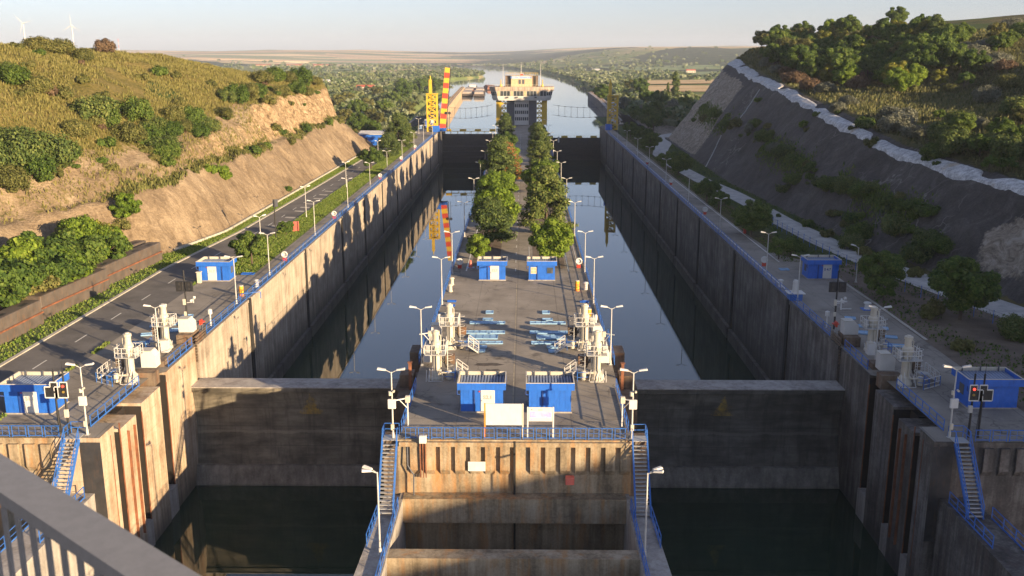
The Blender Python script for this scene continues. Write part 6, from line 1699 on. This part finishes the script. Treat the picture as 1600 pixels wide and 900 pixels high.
# right side trees
RT = "trees between the right walkway and the slope"
rt = [(1500, 500, "mid2", 1.0, "large dark tree before the gravel track at the right"), (1375, 455, "mid1", .88, "round tree by the wire fence past the single lamp"), (1380, 470, "mid3", .75, "low shrubby tree under the round one by the wire fence"),
      (1170, 370, "mid2", .85, "largest leafy tree beside the right walkway"), (1140, 365, "mid3", .9, "small leafy tree beside the largest on the right walkway"), (1210, 405, "mid3", .8, "lone small tree near the right hut"), (1100, 315, "mid1", .8, "middle tree of the right walkway row"), (1120, 330, "mid3", .95, "lower tree beside the middle one of the right walkway row"),
      (1060, 275, "mid2", .85, "dark tree where the gravel track bends"), (1040, 265, "mid1", .8, "dark tree just before the bend of the gravel track"), (1015, 240, "mid2", .9, "dark tree beyond the bend of the gravel track"), (1005, 225, "mid1", 1.0, "far dark tree of the right walkway row"), (985, 215, "mid2", .8, "farthest dark tree of the right walkway row"), (1235, 400, "mid3", .5, "lowest shrub tree beside the right hut")]
for px, py, k, s_, lab in rt:
    p = G(px, py, 0)
    tree(k, lab, max(p[0], 40.8 if p[1] > 145 else p[0]), p[1], float(hR(np.array(p[0]), np.array(p[1]))), s_, group=RT)
# bushes and trees on the hills, placed on the ground where a ray meets it
def on_hill(px, py, side):
    v = ray(px, py); t = np.linspace(.04, 1.2, 3000)
    X = .7 + t * v[0]; Y = t * v[1]; Z = 31 + t * v[2]
    ok = (X * side > 45) & (Y < 470)
    H = np.where(ok, (hL if side < 0 else hR)(np.abs(X), Y), -99)
    hit = np.nonzero((Z <= H) & ok)[0]
    if len(hit) == 0: return None
    i = hit[0]; return float(X[i]), float(Y[i]), float(H[i])
NAMES = {"mid": "mid green bush", "bright": "bright green bush", "olive": "olive green scrub bush", "silver": "silver grey bush", "dry": "dry brown bush", "dark": "dark green bush"}
def scatter(region, side, lst, where, group):
    got = []
    for (px, py, k, s_) in lst:
        p = on_hill(px, py, side)
        if p: got.append((px, k, s_, p))
    cnt = {}
    got.sort(key=lambda q: q[0])
    for px, k, s_, p in got:
        i = cnt.get(k, 0); cnt[k] = i + 1
        kk = k + str(int(RNG.integers(0, 2)))
        bush(kk, "%s %s from the left %s" % (ordn(i), NAMES[k], where), *p, s_, group)
LH = [(30, 260, "dark", 2.6), (75, 265, "dark", 2.4), (15, 235, "dark", 2.0), (100, 255, "mid", 1.6), (60, 280, "mid", 1.6), (20, 300, "olive", 1.6), (150, 190, "dark", 2.3), (165, 198, "mid", 1.8), (213, 190, "mid", 1.9), (250, 118, "mid", 1.3), (222, 125, "olive", 1.1), (130, 95, "olive", 1.6), (85, 72, "mid", 1.3), (95, 84, "olive", 1.7), (60, 78, "dry", 1.6), (165, 82, "dry", 1.5), (30, 78, "olive", 1.3),
      (215, 80, "olive", 1.1), (200, 220, "olive", 1.8), (230, 225, "mid", 2.0), (250, 240, "dark", 1.9), (260, 250, "mid", 1.7), (265, 215, "mid", 1.6), (285, 205, "olive", 1.4), (300, 195, "mid", 1.7), (320, 205, "dark", 1.6), (310, 215, "mid", 1.5), (270, 190, "olive", 1.5), (240, 205, "dark", 1.7), (262, 262, "mid", 1.2), (165, 230, "mid", 1.0), (160, 255, "mid", .7), (120, 215, "dry", 1.5), (80, 150, "dry", 1.3), (25, 135, "mid", 1.8), (10, 125, "dark", 1.4), (60, 145, "olive", 1.5), (100, 155, "olive", 1.2), (345, 275, "bright", 1.3), (352, 280, "bright", 1.2), (330, 272, "bright", 1.0),
      (370, 160, "mid", 2.0), (385, 150, "olive", 1.9), (355, 158, "dark", 1.5), (400, 150, "mid", 1.6), (350, 185, "olive", 1.5), (395, 240, "mid", 1.2), (430, 205, "olive", 1.3), (415, 232, "mid", .9), (440, 210, "mid", 1.1), (480, 205, "mid", 1.3), (500, 200, "olive", 1.2), (455, 225, "olive", 1.1), (410, 235, "olive", .9), (530, 190, "olive", 1.2), (545, 190, "olive", 1.1), (515, 195, "mid", 1.0), (410, 130, "olive", 2.0), (430, 128, "mid", 2.1), (450, 128, "olive", 1.8), (470, 130, "mid", 2.2), (490, 132, "olive", 1.6), (510, 132, "bright", 2.2), (465, 145, "mid", 1.6), (440, 150, "olive", 1.6), (420, 165, "dry", 1.2), (480, 150, "olive", 1.4), (455, 165, "olive", 1.1), (190, 360, "olive", 1.0), (450, 300, "mid", .8), (175, 265, "dry", .9), (275, 122, "dry", .9), (130, 130, "olive", 1.0), (45, 105, "olive", 1.0), (160, 155, "dry", 1.1), (280, 165, "olive", 1.0), (330, 135, "olive", .9)]
_g = np.random.default_rng(77)
for q in list(LH):
    if q[3] >= 1.4 and _g.random() < .85:
        for _ in range(2): LH.append((q[0] + _g.normal() * 14, q[1] + abs(_g.normal()) * 9 - 3, ("olive", "mid", "olive", "dry")[int(_g.integers(0, 4))], _g.uniform(.45, 1.0)))
LH = [(x_, y_, "olive" if (k_ == "dry" and i_ % 3) else k_, s_ * (1.22 if s_ > 1.3 else 1.0)) for i_, (x_, y_, k_, s_) in enumerate(LH)]
scatter("L", -1, LH, "on the grassy left hill", "bushes on the left hill")
RH = [(1120, 185, "mid", 1.5), (1100, 190, "olive", 1.2), (1135, 200, "mid", 1.5), (1150, 200, "olive", 1.4), (1170, 208, "silver", 1.4), (1180, 200, "mid", 1.5), (1195, 222, "mid", 1.8), (1210, 240, "silver", 1.5), (1225, 245, "dark", 1.8), (1240, 255, "mid", 1.4), (1265, 268, "mid", 1.2), (1280, 292, "dark", 1.3), (1300, 300, "mid", 1.7), (1320, 305, "dark", 1.9), (1345, 310, "mid", 1.6), (1360, 305, "dark", 1.2), (1388, 322, "mid", .9), (1405, 315, "olive", .8), (1425, 330, "mid", .9), (1448, 338, "mid", 1.3), (1400, 370, "dark", 1.6), (1395, 355, "mid", 1.2), (1330, 350, "mid", 1.3), (1345, 375, "mid", 1.9), (1330, 390, "dark", 1.6), (1300, 340, "olive", .8), (1262, 355, "mid", .8), (1290, 370, "olive", 1.0), (1450, 390, "dark", 1.9), (1435, 410, "dark", 1.8), (1465, 395, "mid", 1.7), (1255, 200, "bright", 1.0), (1185, 160, "bright", 1.1), (1240, 290, "mid", 1.5), (1225, 300, "dark", 1.3), (1105, 115, "dark", 2.3), (1120, 105, "dark", 2.2), (1112, 125, "mid", 1.7), (1095, 118, "mid", 1.8), (1130, 90, "olive", 1.6), (1080, 140, "olive", 1.0), (1590, 530, "dark", 1.6), (1500, 545, "olive", 1.0), (1460, 490, "olive", 1.0), (1240, 385, "mid", .9), (1200, 345, "olive", .9), (1350, 400, "olive", .8), (1430, 430, "olive", .8),
      (1200, 105, "silver", 2.4), (1215, 115, "silver", 1.9), (1240, 130, "dry", 2.4), (1265, 140, "dry", 2.2), (1230, 120, "dry", 2.0), (1290, 145, "silver", 2.0), (1325, 165, "silver", 1.8), (1330, 130, "dry", 2.6), (1340, 140, "dry", 2.0), (1310, 175, "silver", 1.5), (1400, 205, "silver", 2.6), (1415, 195, "silver", 2.2), (1390, 190, "silver", 1.9), (1430, 215, "silver", 1.6), (1480, 220, "dark", 2.4), (1500, 200, "dark", 2.0), (1490, 240, "dark", 2.4), (1540, 160, "silver", 2.2), (1525, 200, "silver", 1.5), (1545, 230, "dark", 2.0), (1580, 250, "dark", 2.4), (1460, 250, "mid", 1.6), (1575, 140, "olive", 2.2), (1590, 180, "dark", 2.0), (1485, 145, "olive", 1.5), (1420, 145, "olive", 1.3), (1520, 95, "silver", 3.0), (1535, 85, "silver", 2.8), (1510, 88, "silver", 2.2), (1560, 105, "silver", 2.2), (1570, 110, "dry", 1.8), (1590, 60, "mid", 2.5), (1470, 65, "dark", 2.0), (1580, 45, "silver", 2.4), (1360, 230, "olive", 1.3), (1350, 200, "mid", 1.3)]
for q in list(RH):
    if q[0] < 1480 and q[1] > 170 and _g.random() < .8:
        for _ in range(2): RH.append((q[0] + _g.normal() * 16, q[1] + _g.normal() * 7, ("olive", "mid", "dark", "mid")[int(_g.integers(0, 4))], _g.uniform(.35, .85)))
scatter("R", 1, RH, "on the shaded right hill", "bushes on the right hill")
WT = []
for i in range(105):
    px = RNG.uniform(1195, 1480); top = np.interp(px, [1130, 1200, 1260, 1350, 1420, 1480], [85, 75, 62, 48, 62, 80])
    py = RNG.uniform(top, np.interp(px, [1195, 1260, 1400, 1480], [100, 128, 150, 120]))
    WT.append((px, py, ["mid2", "mid1", "mid1", "olive1", "mid2", "yellow", "mid3", "broad2"][int(RNG.integers(0, 8))], RNG.uniform(.75, 1.2)))
WT += [(1150, 80, "silver1", 1.1), (1172, 78, "silver1", 1.2), (1190, 75, "olive1", 1.0), (1135, 82, "olive1", .8), (1255, 100, "yellow", .95), (1288, 118, "yellow", .8), (1430, 108, "mid2", 1.15), (1405, 125, "broad2", .9), (1380, 130, "yellow", .7), (1460, 75, "pine1", .8), (1480, 90, "mid2", 1.0), (1500, 110, "mid1", .9), (1520, 120, "mid2", .8), (1560, 85, "mid1", .8), (1500, 70, "mid1", .9), (1468, 138, "yellow", .7), (1505, 140, "mid3", .9), (1555, 65, "olive1", .8), (1575, 75, "mid1", .7), (1400, 42, "mid2", .9), (1440, 50, "mid1", .8)]
WT += [(px_, py_, k_, .85 if py_ < 150 else .5) for px_, py_, k_ in ((1500, 215, 'mid2'), (1530, 245, 'mid1'), (1560, 225, 'mid2'), (1590, 230, 'mid1'), (1575, 270, 'mid3'), (1545, 270, 'mid3'), (1515, 235, 'mid3'), (1595, 200, 'olive1'), (1465, 190, 'mid3'), (1300, 105, 'mid2'), (1330, 110, 'mid2'), (1355, 118, 'mid2'), (1275, 95, 'mid2'), (1240, 90, 'mid1'), (1420, 95, 'mid2'), (1220, 85, 'mid2'))]
WT.sort(key=lambda q: q[0])
CN = {"mid1": "mid green", "mid2": "tall mid green", "mid3": "small green", "olive1": "olive green", "yellow": "yellow tinged", "broad2": "bright green", "silver1": "silver grey", "pine1": "dark conical"}
cnt = {}
for px, py, k, s_ in WT:
    p = on_hill(px, py, 1)
    if not p: continue
    i = cnt.get(k, 0); cnt[k] = i + 1
    tree(k, "%s %s tree from the left in the wood on the right hill" % (ordn(i), CN[k]), *p, s_ * 1.14, group="trees of the wood on the right hill")
# poplars and big trees far right
for px, py, s_, lab in ((1043, 157, .72, "slim dark poplar, the smaller of two beside the golden field"), (1054, 157, 1.15, "broad dark poplar, the larger of two beside the golden field")):
    p = G(px, py, -1.2); tree("poplar", lab, p[0], p[1], -1.2, (s_ * (1.7 if s_ > 1 else 1.1), s_ * (1.7 if s_ > 1 else 1.1), s_ * 1.25), cat="poplar", name="poplar_tree")
FT = [(935, 158, "mid2", 1.6), (985, 145, "olive1", 2.0), (1000, 150, "mid2", 1.9), (1010, 165, "mid1", 1.6), (975, 170, "silver1", 1.5), (1030, 170, "mid2", 1.5), (1020, 190, "mid2", 1.4), (1005, 200, "mid2", 1.2), (1050, 175, "silver1", 1.5), (1000, 185, "silver1", 1.3), (990, 205, "mid1", 1.2), (1035, 195, "mid1", 1.2), (1070, 170, "mid1", 1.3), (970, 190, "mid1", 1.2)]
for i, (px, py, k, s_) in enumerate(sorted(FT)):
    p = G(px, py, -1.2); tree(k, "%s large tree from the left in the belt beyond the right lock wall" % ordn(i), max(p[0], 58 if p[1] > 415 else 50), p[1], -1.2, s_, group="tree belt beyond the right lock wall")
FL = [(560, 210, "mid2", 1.2), (540, 195, "olive1", 1.3), (560, 185, "mid2", 1.3), (590, 200, "olive1", 1.2), (575, 175, "olive1", 1.4), (600, 180, "mid1", 1.4), (545, 165, "olive1", 1.5), (615, 165, "mid1", 1.5), (630, 160, "mid2", 1.7), (632, 150, "mid2", 1.9), (655, 148, "mid2", 1.8), (590, 155, "olive1", 1.6), (560, 150, "silver1", 1.6), (680, 145, "mid2", 1.7), (670, 140, "mid2", 1.8), (640, 178, "olive1", 1.2), (530, 170, "olive1", 1.5), (650, 190, "mid3", 1.3), (620, 195, "olive1", 1.1), (545, 225, "olive1", 1.0), (560, 235, "mid1", .9)]
for i, (px, py, k, s_) in enumerate(sorted(FL)):
    p = G(px, py, -1.2)
    if p[0] > -64: p = (-64.0 - i, p[1] * 1.05, 0)
    tree(k, "%s large tree from the left in the green belt beyond the left cliff" % ordn(i), p[0], p[1], -1.2, s_, group="tree belt beyond the left cliff")

# far-off woodland and scrub: one mass nobody could count
def far_wood():
    g = np.random.default_rng(5)
    C, R_ = [], []
    def add(px, py, n, spx, spy, r0, r1):
        for _ in range(n):
            a, b = px + g.normal() * spx, py + g.normal() * spy
            if b < 92: continue
            p = G(a, b, -1.2); x, y = p[0], p[1]
            if y < 425 or y > 5200: continue
            if bankL(y) - 3 < x < bankR(y) + 3: continue
            z = float(hills(np.array(x), np.array(y))) - 1.3
            r = g.uniform(r0, r1); C.append([x, y, z + r * .6]); R_.append([r, r, r * .8])
    add(560, 165, 260, 40, 22, 2.0, 4.2); add(620, 150, 260, 45, 14, 2.2, 4.5); add(660, 135, 240, 45, 8, 2.5, 5); add(560, 135, 200, 50, 8, 2.5, 5)
    add(700, 128, 160, 30, 6, 2.5, 5); add(500, 125, 120, 60, 5, 3, 5.5); add(600, 118, 160, 70, 3.5, 3, 6); add(720, 116, 160, 30, 2.5, 3, 5.5); add(450, 107, 90, 70, 3, 5, 9); add(620, 107, 90, 80, 2, 5, 9)
    add(950, 135, 220, 30, 9, 2.2, 4.6); add(905, 122, 160, 25, 5, 2.4, 4.5); add(980, 165, 140, 26, 14, 2, 4); add(1040, 180, 120, 30, 12, 2, 3.6); add(1000, 118, 110, 60, 4, 3, 6); add(1060, 122, 60, 30, 2, 3, 6); add(860, 112, 120, 30, 2, 3, 5.5); add(800, 105, 120, 40, 1.2, 4, 7); add(1000, 107, 110, 70, 1.6, 4, 8); add(940, 104, 60, 70, 1.5, 4, 8); add(1060, 160, 80, 25, 8, 2, 3.5)
    # the river margins
    for y in np.concatenate([np.arange(1000, 2200, 6), np.arange(2200, 4200, 12)]):
        for side in (-1, 1):
            if g.random() < .75:
                x = (bankL(y) - g.uniform(2, 14)) if side < 0 else (bankR(y) + g.uniform(2, 14))
                r = g.uniform(2, 3.8) * (1 + y / 4000); C.append([x, y + g.uniform(-6, 6), -3.0 + r * .5]); R_.append([r, r, r * .75])
    for y in np.arange(480, 1000, 5):
        x = bankR(y) + g.uniform(2, 10); r = g.uniform(1.3, 2.6); C.append([x, y, -3.0 + r * .5]); R_.append([r, r, r * .75])
    C = np.array(C); R_ = np.array(R_)
    k = len(C); per = 22
    idx = np.repeat(np.arange(k), per); n = len(idx)
    v = g.normal(size=(n, 3)); v /= np.linalg.norm(v, axis=1)[:, None]; v[:, 2] = np.abs(v[:, 2]) * 1.0 - .15
    c = C[idx] + v * R_[idx] * (.55 + .5 * g.random(n))[:, None]
    nr = v + g.normal(size=(n, 3)) * .5; nr /= np.linalg.norm(nr, axis=1)[:, None]
    a = np.cross(nr, g.normal(size=(n, 3))); a /= np.linalg.norm(a, axis=1)[:, None]; b = np.cross(nr, a)
    s = R_[idx][:, :1] * g.uniform(.22, .5, (n, 1))
    co = np.stack([c - a * s, c + b * s, c + a * s, c - b * s], 1).reshape(-1, 3)
    f = np.arange(n * 4).reshape(n, 4)
    # three tones: split by clump
    tone = (g.random(k) ** 1.3 * 3).astype(int)[idx]
    for j, (mk, nm) in enumerate((("f_mid", "far_woodland"), ("f_olive", "far_scrub"), ("f_silver", "far_willow_scrub"))):
        q = tone == j
        cc = co.reshape(n, 4, 3)[q].reshape(-1, 3)
        o = link(nm, np_mesh(nm, cc, np.arange(len(cc)).reshape(-1, 4), M[{"f_mid": "f_far_wood", "f_olive": "f_far_scrub", "f_silver": "f_far_willow"}[mk]], False))
        tag(o, ["distant dark green woodland spread over the plain and river banks", "distant olive scrub spread between the woods of the plain", "distant pale willow scrub dotted over the plain"][j], "woodland", None, "stuff")
far_wood()

# grass as stuff
def grass(name, label, m, n, sampler, h0, h1, wdt, seed):
    g = np.random.default_rng(seed)
    P_ = sampler(g, n); n = len(P_)
    a = g.uniform(0, math.pi, n); hh = g.uniform(h0, h1, n)
    d = np.stack([np.cos(a), np.sin(a), np.zeros(n)], 1) * (wdt * g.uniform(.6, 1.4, n))[:, None]
    ln = np.stack([g.normal(size=n) * .25, g.normal(size=n) * .25, np.ones(n)], 1) * hh[:, None]
    co = np.stack([P_ - d, P_ + d, P_ + d * .5 + ln, P_ - d * .5 + ln * .9], 1).reshape(-1, 3)
    o = link(name, np_mesh(name, co, np.arange(n * 4).reshape(n, 4), m, False))
    return tag(o, label, "grass", None, "stuff")
def sampL(g, n):
    d = 62 + 55 * g.random(n) ** 1.15; Y = g.uniform(95, 400, n)
    foot, bench, zb, up, zu, cr, zc = left_cols(Y)
    Z = hL(d, Y); ok = (d > np.where(Y < 240, bench + .1, up + .3)) & (Z > 3) & ((d > up + 4) | (g.random(n) < .45)) & (fbm(d * .12, Y * .12, 71) > -.16)
    return np.stack([-d, Y, Z - .05], 1)[ok]
grass("hill_grass", "tall dry golden grass covering the left hill", M['f_straw'], 150000, sampL, .28, .75, .085, 3)
def sampLb(g, n):
    Y = g.uniform(150, 335, n); foot, bench, zb, up, zu, cr, zc = left_cols(Y)
    d = bench + g.uniform(-.3, 2.8, n); return np.stack([-d, Y, hL(d, Y) - .05], 1)[fbm(Y * .08, d * .2, 9) > -.05]
grass("bench_grass", "olive weeds growing on the bench of the left cliff", M['f_olive'], 9000, sampLb, .3, .9, .14, 13)
def sampV(g, n):
    Y = g.uniform(137, 338, n); u = g.random(n); xi = np.array([LIN(y) for y in Y]); x = -38.8 + u * (xi + 38.8 + .1)
    return np.stack([x, Y, np.full(n, .05)], 1)
grass("verge_grass", "green grass of the verge between the walkway and the left road", M['f_grass'], 42000, sampV, .08, .24, .10, 4)
def sampW(g, n):
    Y = g.uniform(78, 330, n); xo = np.array([LOUT(y) for y in Y]) - .5; ft = -left_cols(Y)[0] + .3
    u = g.random(n); x = xo + u * (ft - xo); return np.stack([x, Y, np.full(n, .06)], 1)
grass("roadside_weeds", "weeds and grass between the left road kerb and the cliff", M['f_grass'], 30000, sampW, .06, .28, .11, 6)
def sampR(g, n):
    d = g.uniform(70, 150, n); Y = g.uniform(135, 420, n); ft, s, zs = right_cols(Y)
    ok = (d > s + 4.5); return np.stack([d, Y, hR(d, Y) - .05], 1)[ok]
grass("right_hill_grass", "rough dry grass on the top of the right hill", M['f_dull'], 60000, sampR, .35, 1.0, .16, 7)
def sampR2(g, n):
    Y = g.uniform(80, 400, n); x = g.uniform(41.0, 62, n); trk = np.interp(Y, [p[1] for p in TRK], [p[0] for p in TRK])
    ft = right_cols(Y)[0]; ok = (x < ft + .3) & (np.abs(x - trk) > 2.9) & ((Y > 146) | (x > 46.5)) & (fbm(x * .2, Y * .1, 4) > -.12)
    return np.stack([x, Y, np.full(n, .03)], 1)[ok]
grass("track_side_grass", "dull green grass and weeds beside the gravel track", M['f_mid'], 30000, sampR2, .08, .3, .11, 8)
def sampRB(g, n):
    Y = g.uniform(152, 385, n); ft, s, zs = right_cols(Y); d = ft + (s - ft) * .46 + g.normal(size=n) * 1.2
    ok = fbm(Y * .06, d * .1, 39) > -.04
    return np.stack([d, Y, hR(d, Y) - .05], 1)[ok]
grass("slope_bench_weeds", "band of weeds along the narrow bench of the dark right slope", M['f_mid'], 16000, sampRB, .2, .8, .13, 23)
def sampS(g, n):
    Y = g.uniform(76, 136, n); return np.stack([-45.4 + g.normal(size=n) * .12, Y, np.full(n, .0)], 1)[fbm(Y * .12, Y * 0, 3) > .02]
grass("seam_weeds", "thin line of weeds in the seam between deck and left road", M['f_grass'], 1600, sampS, .1, .35, .1, 9)

# caissons stored beside the left road
def caisson(label, x0, y0, x1, y1, h, wdt):
    p = Vector((x0, y0, 0)); d = Vector((x1 - x0, y1 - y0, 0)); L = d.length
    t = thing("steel_caisson", label, "steel caisson", (x0, y0, .05), math.atan2(d.y, d.x), "dark steel caissons stored beside the left road")
    mb = MB(); mb.bbox(0, L, 0, wdt, 0, h * .48, .05); mb.bbox(.05, L - .05, .1, wdt - .1, h * .483, h, .08); part("caisson_body", mb, M['beam'], t)
    mb = MB(); mb.box(0.02, L - .02, -.08, .098, h * .46, h * .52); part("seam_flange", mb, M['rust'], t)
    n = int(L / 4.2)
    for k in range(n):
        mb = MB(); mb.box((k + .5) * L / n - .9, (k + .5) * L / n + .7, wdt * .3, wdt * .55, h - .06, h + .01); part("top_opening", mb, M['black'], t)
    mb = MB()
    for zz in (.2, .55, .8): mb.box(L + .001, L + .09, .2, wdt - .2, h * zz, h * zz + .12)
    part("end_bracket", mb, M['rust'], t)
    return t
caisson("nearest long dark steel caisson at the left frame edge beside the road", -57.4, 82.0, -56.4, 109.6, 2.9, 2.2)
caisson("dark steel caisson with a rusty seam behind the nearest one", -57.2, 111.0, -55.9, 127.0, 2.9, 2.2)
caisson("farthest dark steel caisson of the front row, ending at the grass", -56.9, 127.6, -55.6, 146.0, 2.9, 2.2)
caisson("dark steel caisson of the rear row, half hidden by the thicket", -60.0, 118.0, -59.0, 133.0, 2.9, 2.0)
caisson("dark steel caisson at the far end of the rear row", -59.9, 133.6, -58.4, 147.5, 2.9, 2.0)

# wire fence beside the gravel track
def fence(label, pts):
    t = thing("wire_fence", label, "fence", (pts[0][0], pts[0][1], 0), group="wire fences beside the gravel track")
    o = Vector((pts[0][0], pts[0][1], 0)); mesh = MB()
    for a, b in zip(pts[:-1], pts[1:]):
        a = Vector((*a, 0)) - o; b = Vector((*b, 0)) - o; L = (b - a).length; n = max(1, int(L / 2.8))
        for i in range(n): p = a.lerp(b, i / n); mb = MB(); mb.tube(tuple(p), tuple(p + Vector((0, 0, 1.7))), .045, 5); part("post", mb, M['rail_blue'], t)
        for zz in (.3, .7, 1.1, 1.55): mesh.bar(tuple(a + Vector((0, 0, zz))), tuple(b + Vector((0, 0, zz))), .022)
        for i in range(int(L / .5)): p = a.lerp(b, i * .5 / L); mesh.bar(tuple(p + Vector((0, 0, .25))), tuple(p + Vector((0, 0, 1.55))), .014)
    part("wire_mesh", mesh, M['slate'], t)
fence("wire fence with blue posts between the right deck and the gravel track, nearer stretch", [(64.5, 90), (58.5, 105), (54.8, 117), (51.4, 130)])
fence("wire fence with blue posts along the gravel track, farther stretch behind the right hut", [(51.2, 131), (49.2, 150), (47.8, 170), (47.0, 190)])
# ladders on the right slope
def slope_ladder(label, a, b):
    t = thing("slope_ladder", label, "ladder", (0, 0, 0), group="white step ladders lying on the right slope")
    n = 34; P_ = []
    for i in range(n + 1):
        u = i / n; d = a[0] + (b[0] - a[0]) * u; y = a[1] + (b[1] - a[1]) * u; P_.append(Vector((d, y, float(hR(np.array(d), np.array(y))) + .25)))
    w_ = Vector((0, .35, 0))
    for e in (-1, 1):
        mb = MB()
        for p, q in zip(P_[:-1], P_[1:]): mb.bar(tuple(p + w_ * e), tuple(q + w_ * e), .10)
        part("stringer", mb, M['grey'], t)
    for p in P_[::1]: mb = MB(); mb.bar(tuple(p - w_), tuple(p + w_), .22, .08); part("rung", mb, M['pole'], t)
slope_ladder("upper white step ladder hanging from the white capping on the right slope", (72.6, 300), (64.6, 289))
slope_ladder("lower white step ladder running down to the gravel track on the right slope", (60.2, 293), (52.9, 277))

# wind turbines and mast on the left skyline
def turbine(label, px, py, hub_px, sc, rot):
    Y = 3500.0
    p = np.array(ray(px, hub_px)); tt = Y / p[1]; x = .7 + tt * p[0]; z = 31 + tt * p[2]
    zb = float(hills(np.array(x), np.array(Y)))
    t = thing("wind_turbine", label, "wind turbine", (x, Y, 0), group="white wind turbines on the left skyline")
    mb = MB(); mb.tube((0, 0, zb - 10), (0, 0, z), 2.6, 10, 1.5); part("tower", mb, M['white'], t)
    mb = MB(); mb.bbox(-2, 2, -5, 5, z - 2, z + 2.2, .5); nc = part("nacelle", mb, M['white'], t)
    for k in range(3):
        a = rot + k * 2.0944; d = Vector((math.sin(a), 0, math.cos(a))); e = Vector((math.cos(a), 0, -math.sin(a))); c = Vector((0, -6.2, z)); L = 42 * sc
        mb = MB(); pts = [(0, 1.0), (.15, 2.3), (.5, 1.5), (1, .35)]
        vs = []
        for u, w__ in pts: vs += [tuple(c + d * L * u - e * w__ * .3), tuple(c + d * L * u + e * w__ * .7), tuple(c + d * L * u + e * w__ * .2 + Vector((0, -.5, 0)))]
        fs = []
        for i in range(3):
            o = i * 3
            for j in range(3): fs.append((o + j, o + (j + 1) % 3, o + 3 + (j + 1) % 3, o + 3 + j))
        mb.add(vs, fs); part("blade", mb, M['white'], t)
    mb = MB(); mb.lathe([(1.9, 0), (1.7, 1.6), (.4, 3)], 10); o = part("hub", mb, M['white'], t); o.location = (0, -5.2, z); o.rotation_euler = (rad(90), 0, 0)
turbine("left white wind turbine, blades in a tilted Y", 36, 72, 36, .95, -.75)
turbine("right white wind turbine, one blade straight up", 112, 77, 40, 1.0, -.03)
Y = 3800.0; p = ray(186, 79); x = .7 + Y / p[1] * p[0]
t = thing("radio_mast", "thin red and white lattice mast on the left skyline right of the turbines", "radio mast", (x, Y, 30))
for k in range(6): mb = MB(); mb.tube((0, 0, k * 11), (0, 0, k * 11 + 11), 1.1, 4, 1.0); part("mast_section", mb, M['coral'] if k % 2 else M['white'], t)

# ------------------------------------------------------------------ the bridge the picture is taken from
def bridge():
    d = Vector((-.770, .638, 0)); n = Vector((.638, .770, 0))
    zt = 29.78
    v = ray(310, 897); k = (zt - 31) / v[2]; P0 = Vector((.7 + k * v[0], k * v[1], zt))
    t = thing("bridge_railing", "grey steel bridge handrail with flat bars in the near lower left corner", "railing", (0, 0, 0))
    a = P0 + d * (-2.4); b = P0 + d * 13
    wv = n * -.06
    mb = MB(); mb.bar(tuple(a + wv + Vector((0, 0, -.02))), tuple(b + wv + Vector((0, 0, -.02))), .12, .04); part("handrail", mb, M['bridge'], t)
    for i in range(180):
        c = a + d * (.06 + i * .098) + wv
        if (b - c).dot(d) < 0: break
        mb = MB(); e = d * .014; f = n * .004
        z0, z1 = zt - 1.0, zt - .045
        vs = [tuple(c - e - f), tuple(c + e - f), tuple(c + e + f), tuple(c - e + f)]
        vs = [(q[0], q[1], z0) for q in vs] + [(q[0], q[1], z1) for q in vs]
        mb.add(vs, [(0, 3, 2, 1), (4, 5, 6, 7), (0, 1, 5, 4), (1, 2, 6, 5), (2, 3, 7, 6), (3, 0, 4, 7)]); part("flat_bar", mb, M['bridge'], t)
    mb = MB(); mb.bar(tuple(a + wv + Vector((0, 0, -1.05))), tuple(b + wv + Vector((0, 0, -1.05))), .10, .05); part("bottom_rail", mb, M['bridge'], t)
    q = [a + d * -1.5 + n * -.02, b + n * -.02, b - n * 2.4, a + d * -1.5 - n * 2.4]
    mb = MB(); mb.prism([(p.x, p.y) for p in q], zt - 1.5, zt - 1.1)
    solo("bridge_deck", mb, M['concrete'], "concrete bridge footway under the grey handrail", "bridge")
bridge()

# evening haze over the whole place
def haze():
    mb = MB(); mb.box(-9800, 9800, -420, 9800, -30, 195)
    m = bpy.data.materials.new("haze"); m.use_nodes = True; nt = m.node_tree; nt.nodes.clear()
    o = nt.nodes.new("ShaderNodeOutputMaterial"); v = nt.nodes.new("ShaderNodeVolumePrincipled")
    v.inputs["Color"].default_value = (0.72, 0.81, 1.0, 1); v.inputs["Density"].default_value = 0.000085; v.inputs["Anisotropy"].default_value = 0.0
    nt.links.new(v.outputs[0], o.inputs["Volume"])
    q = link("haze", mb.mesh("haze", m)); tag(q, "thin pale evening haze over the far plain", "haze", None, "stuff")
haze()
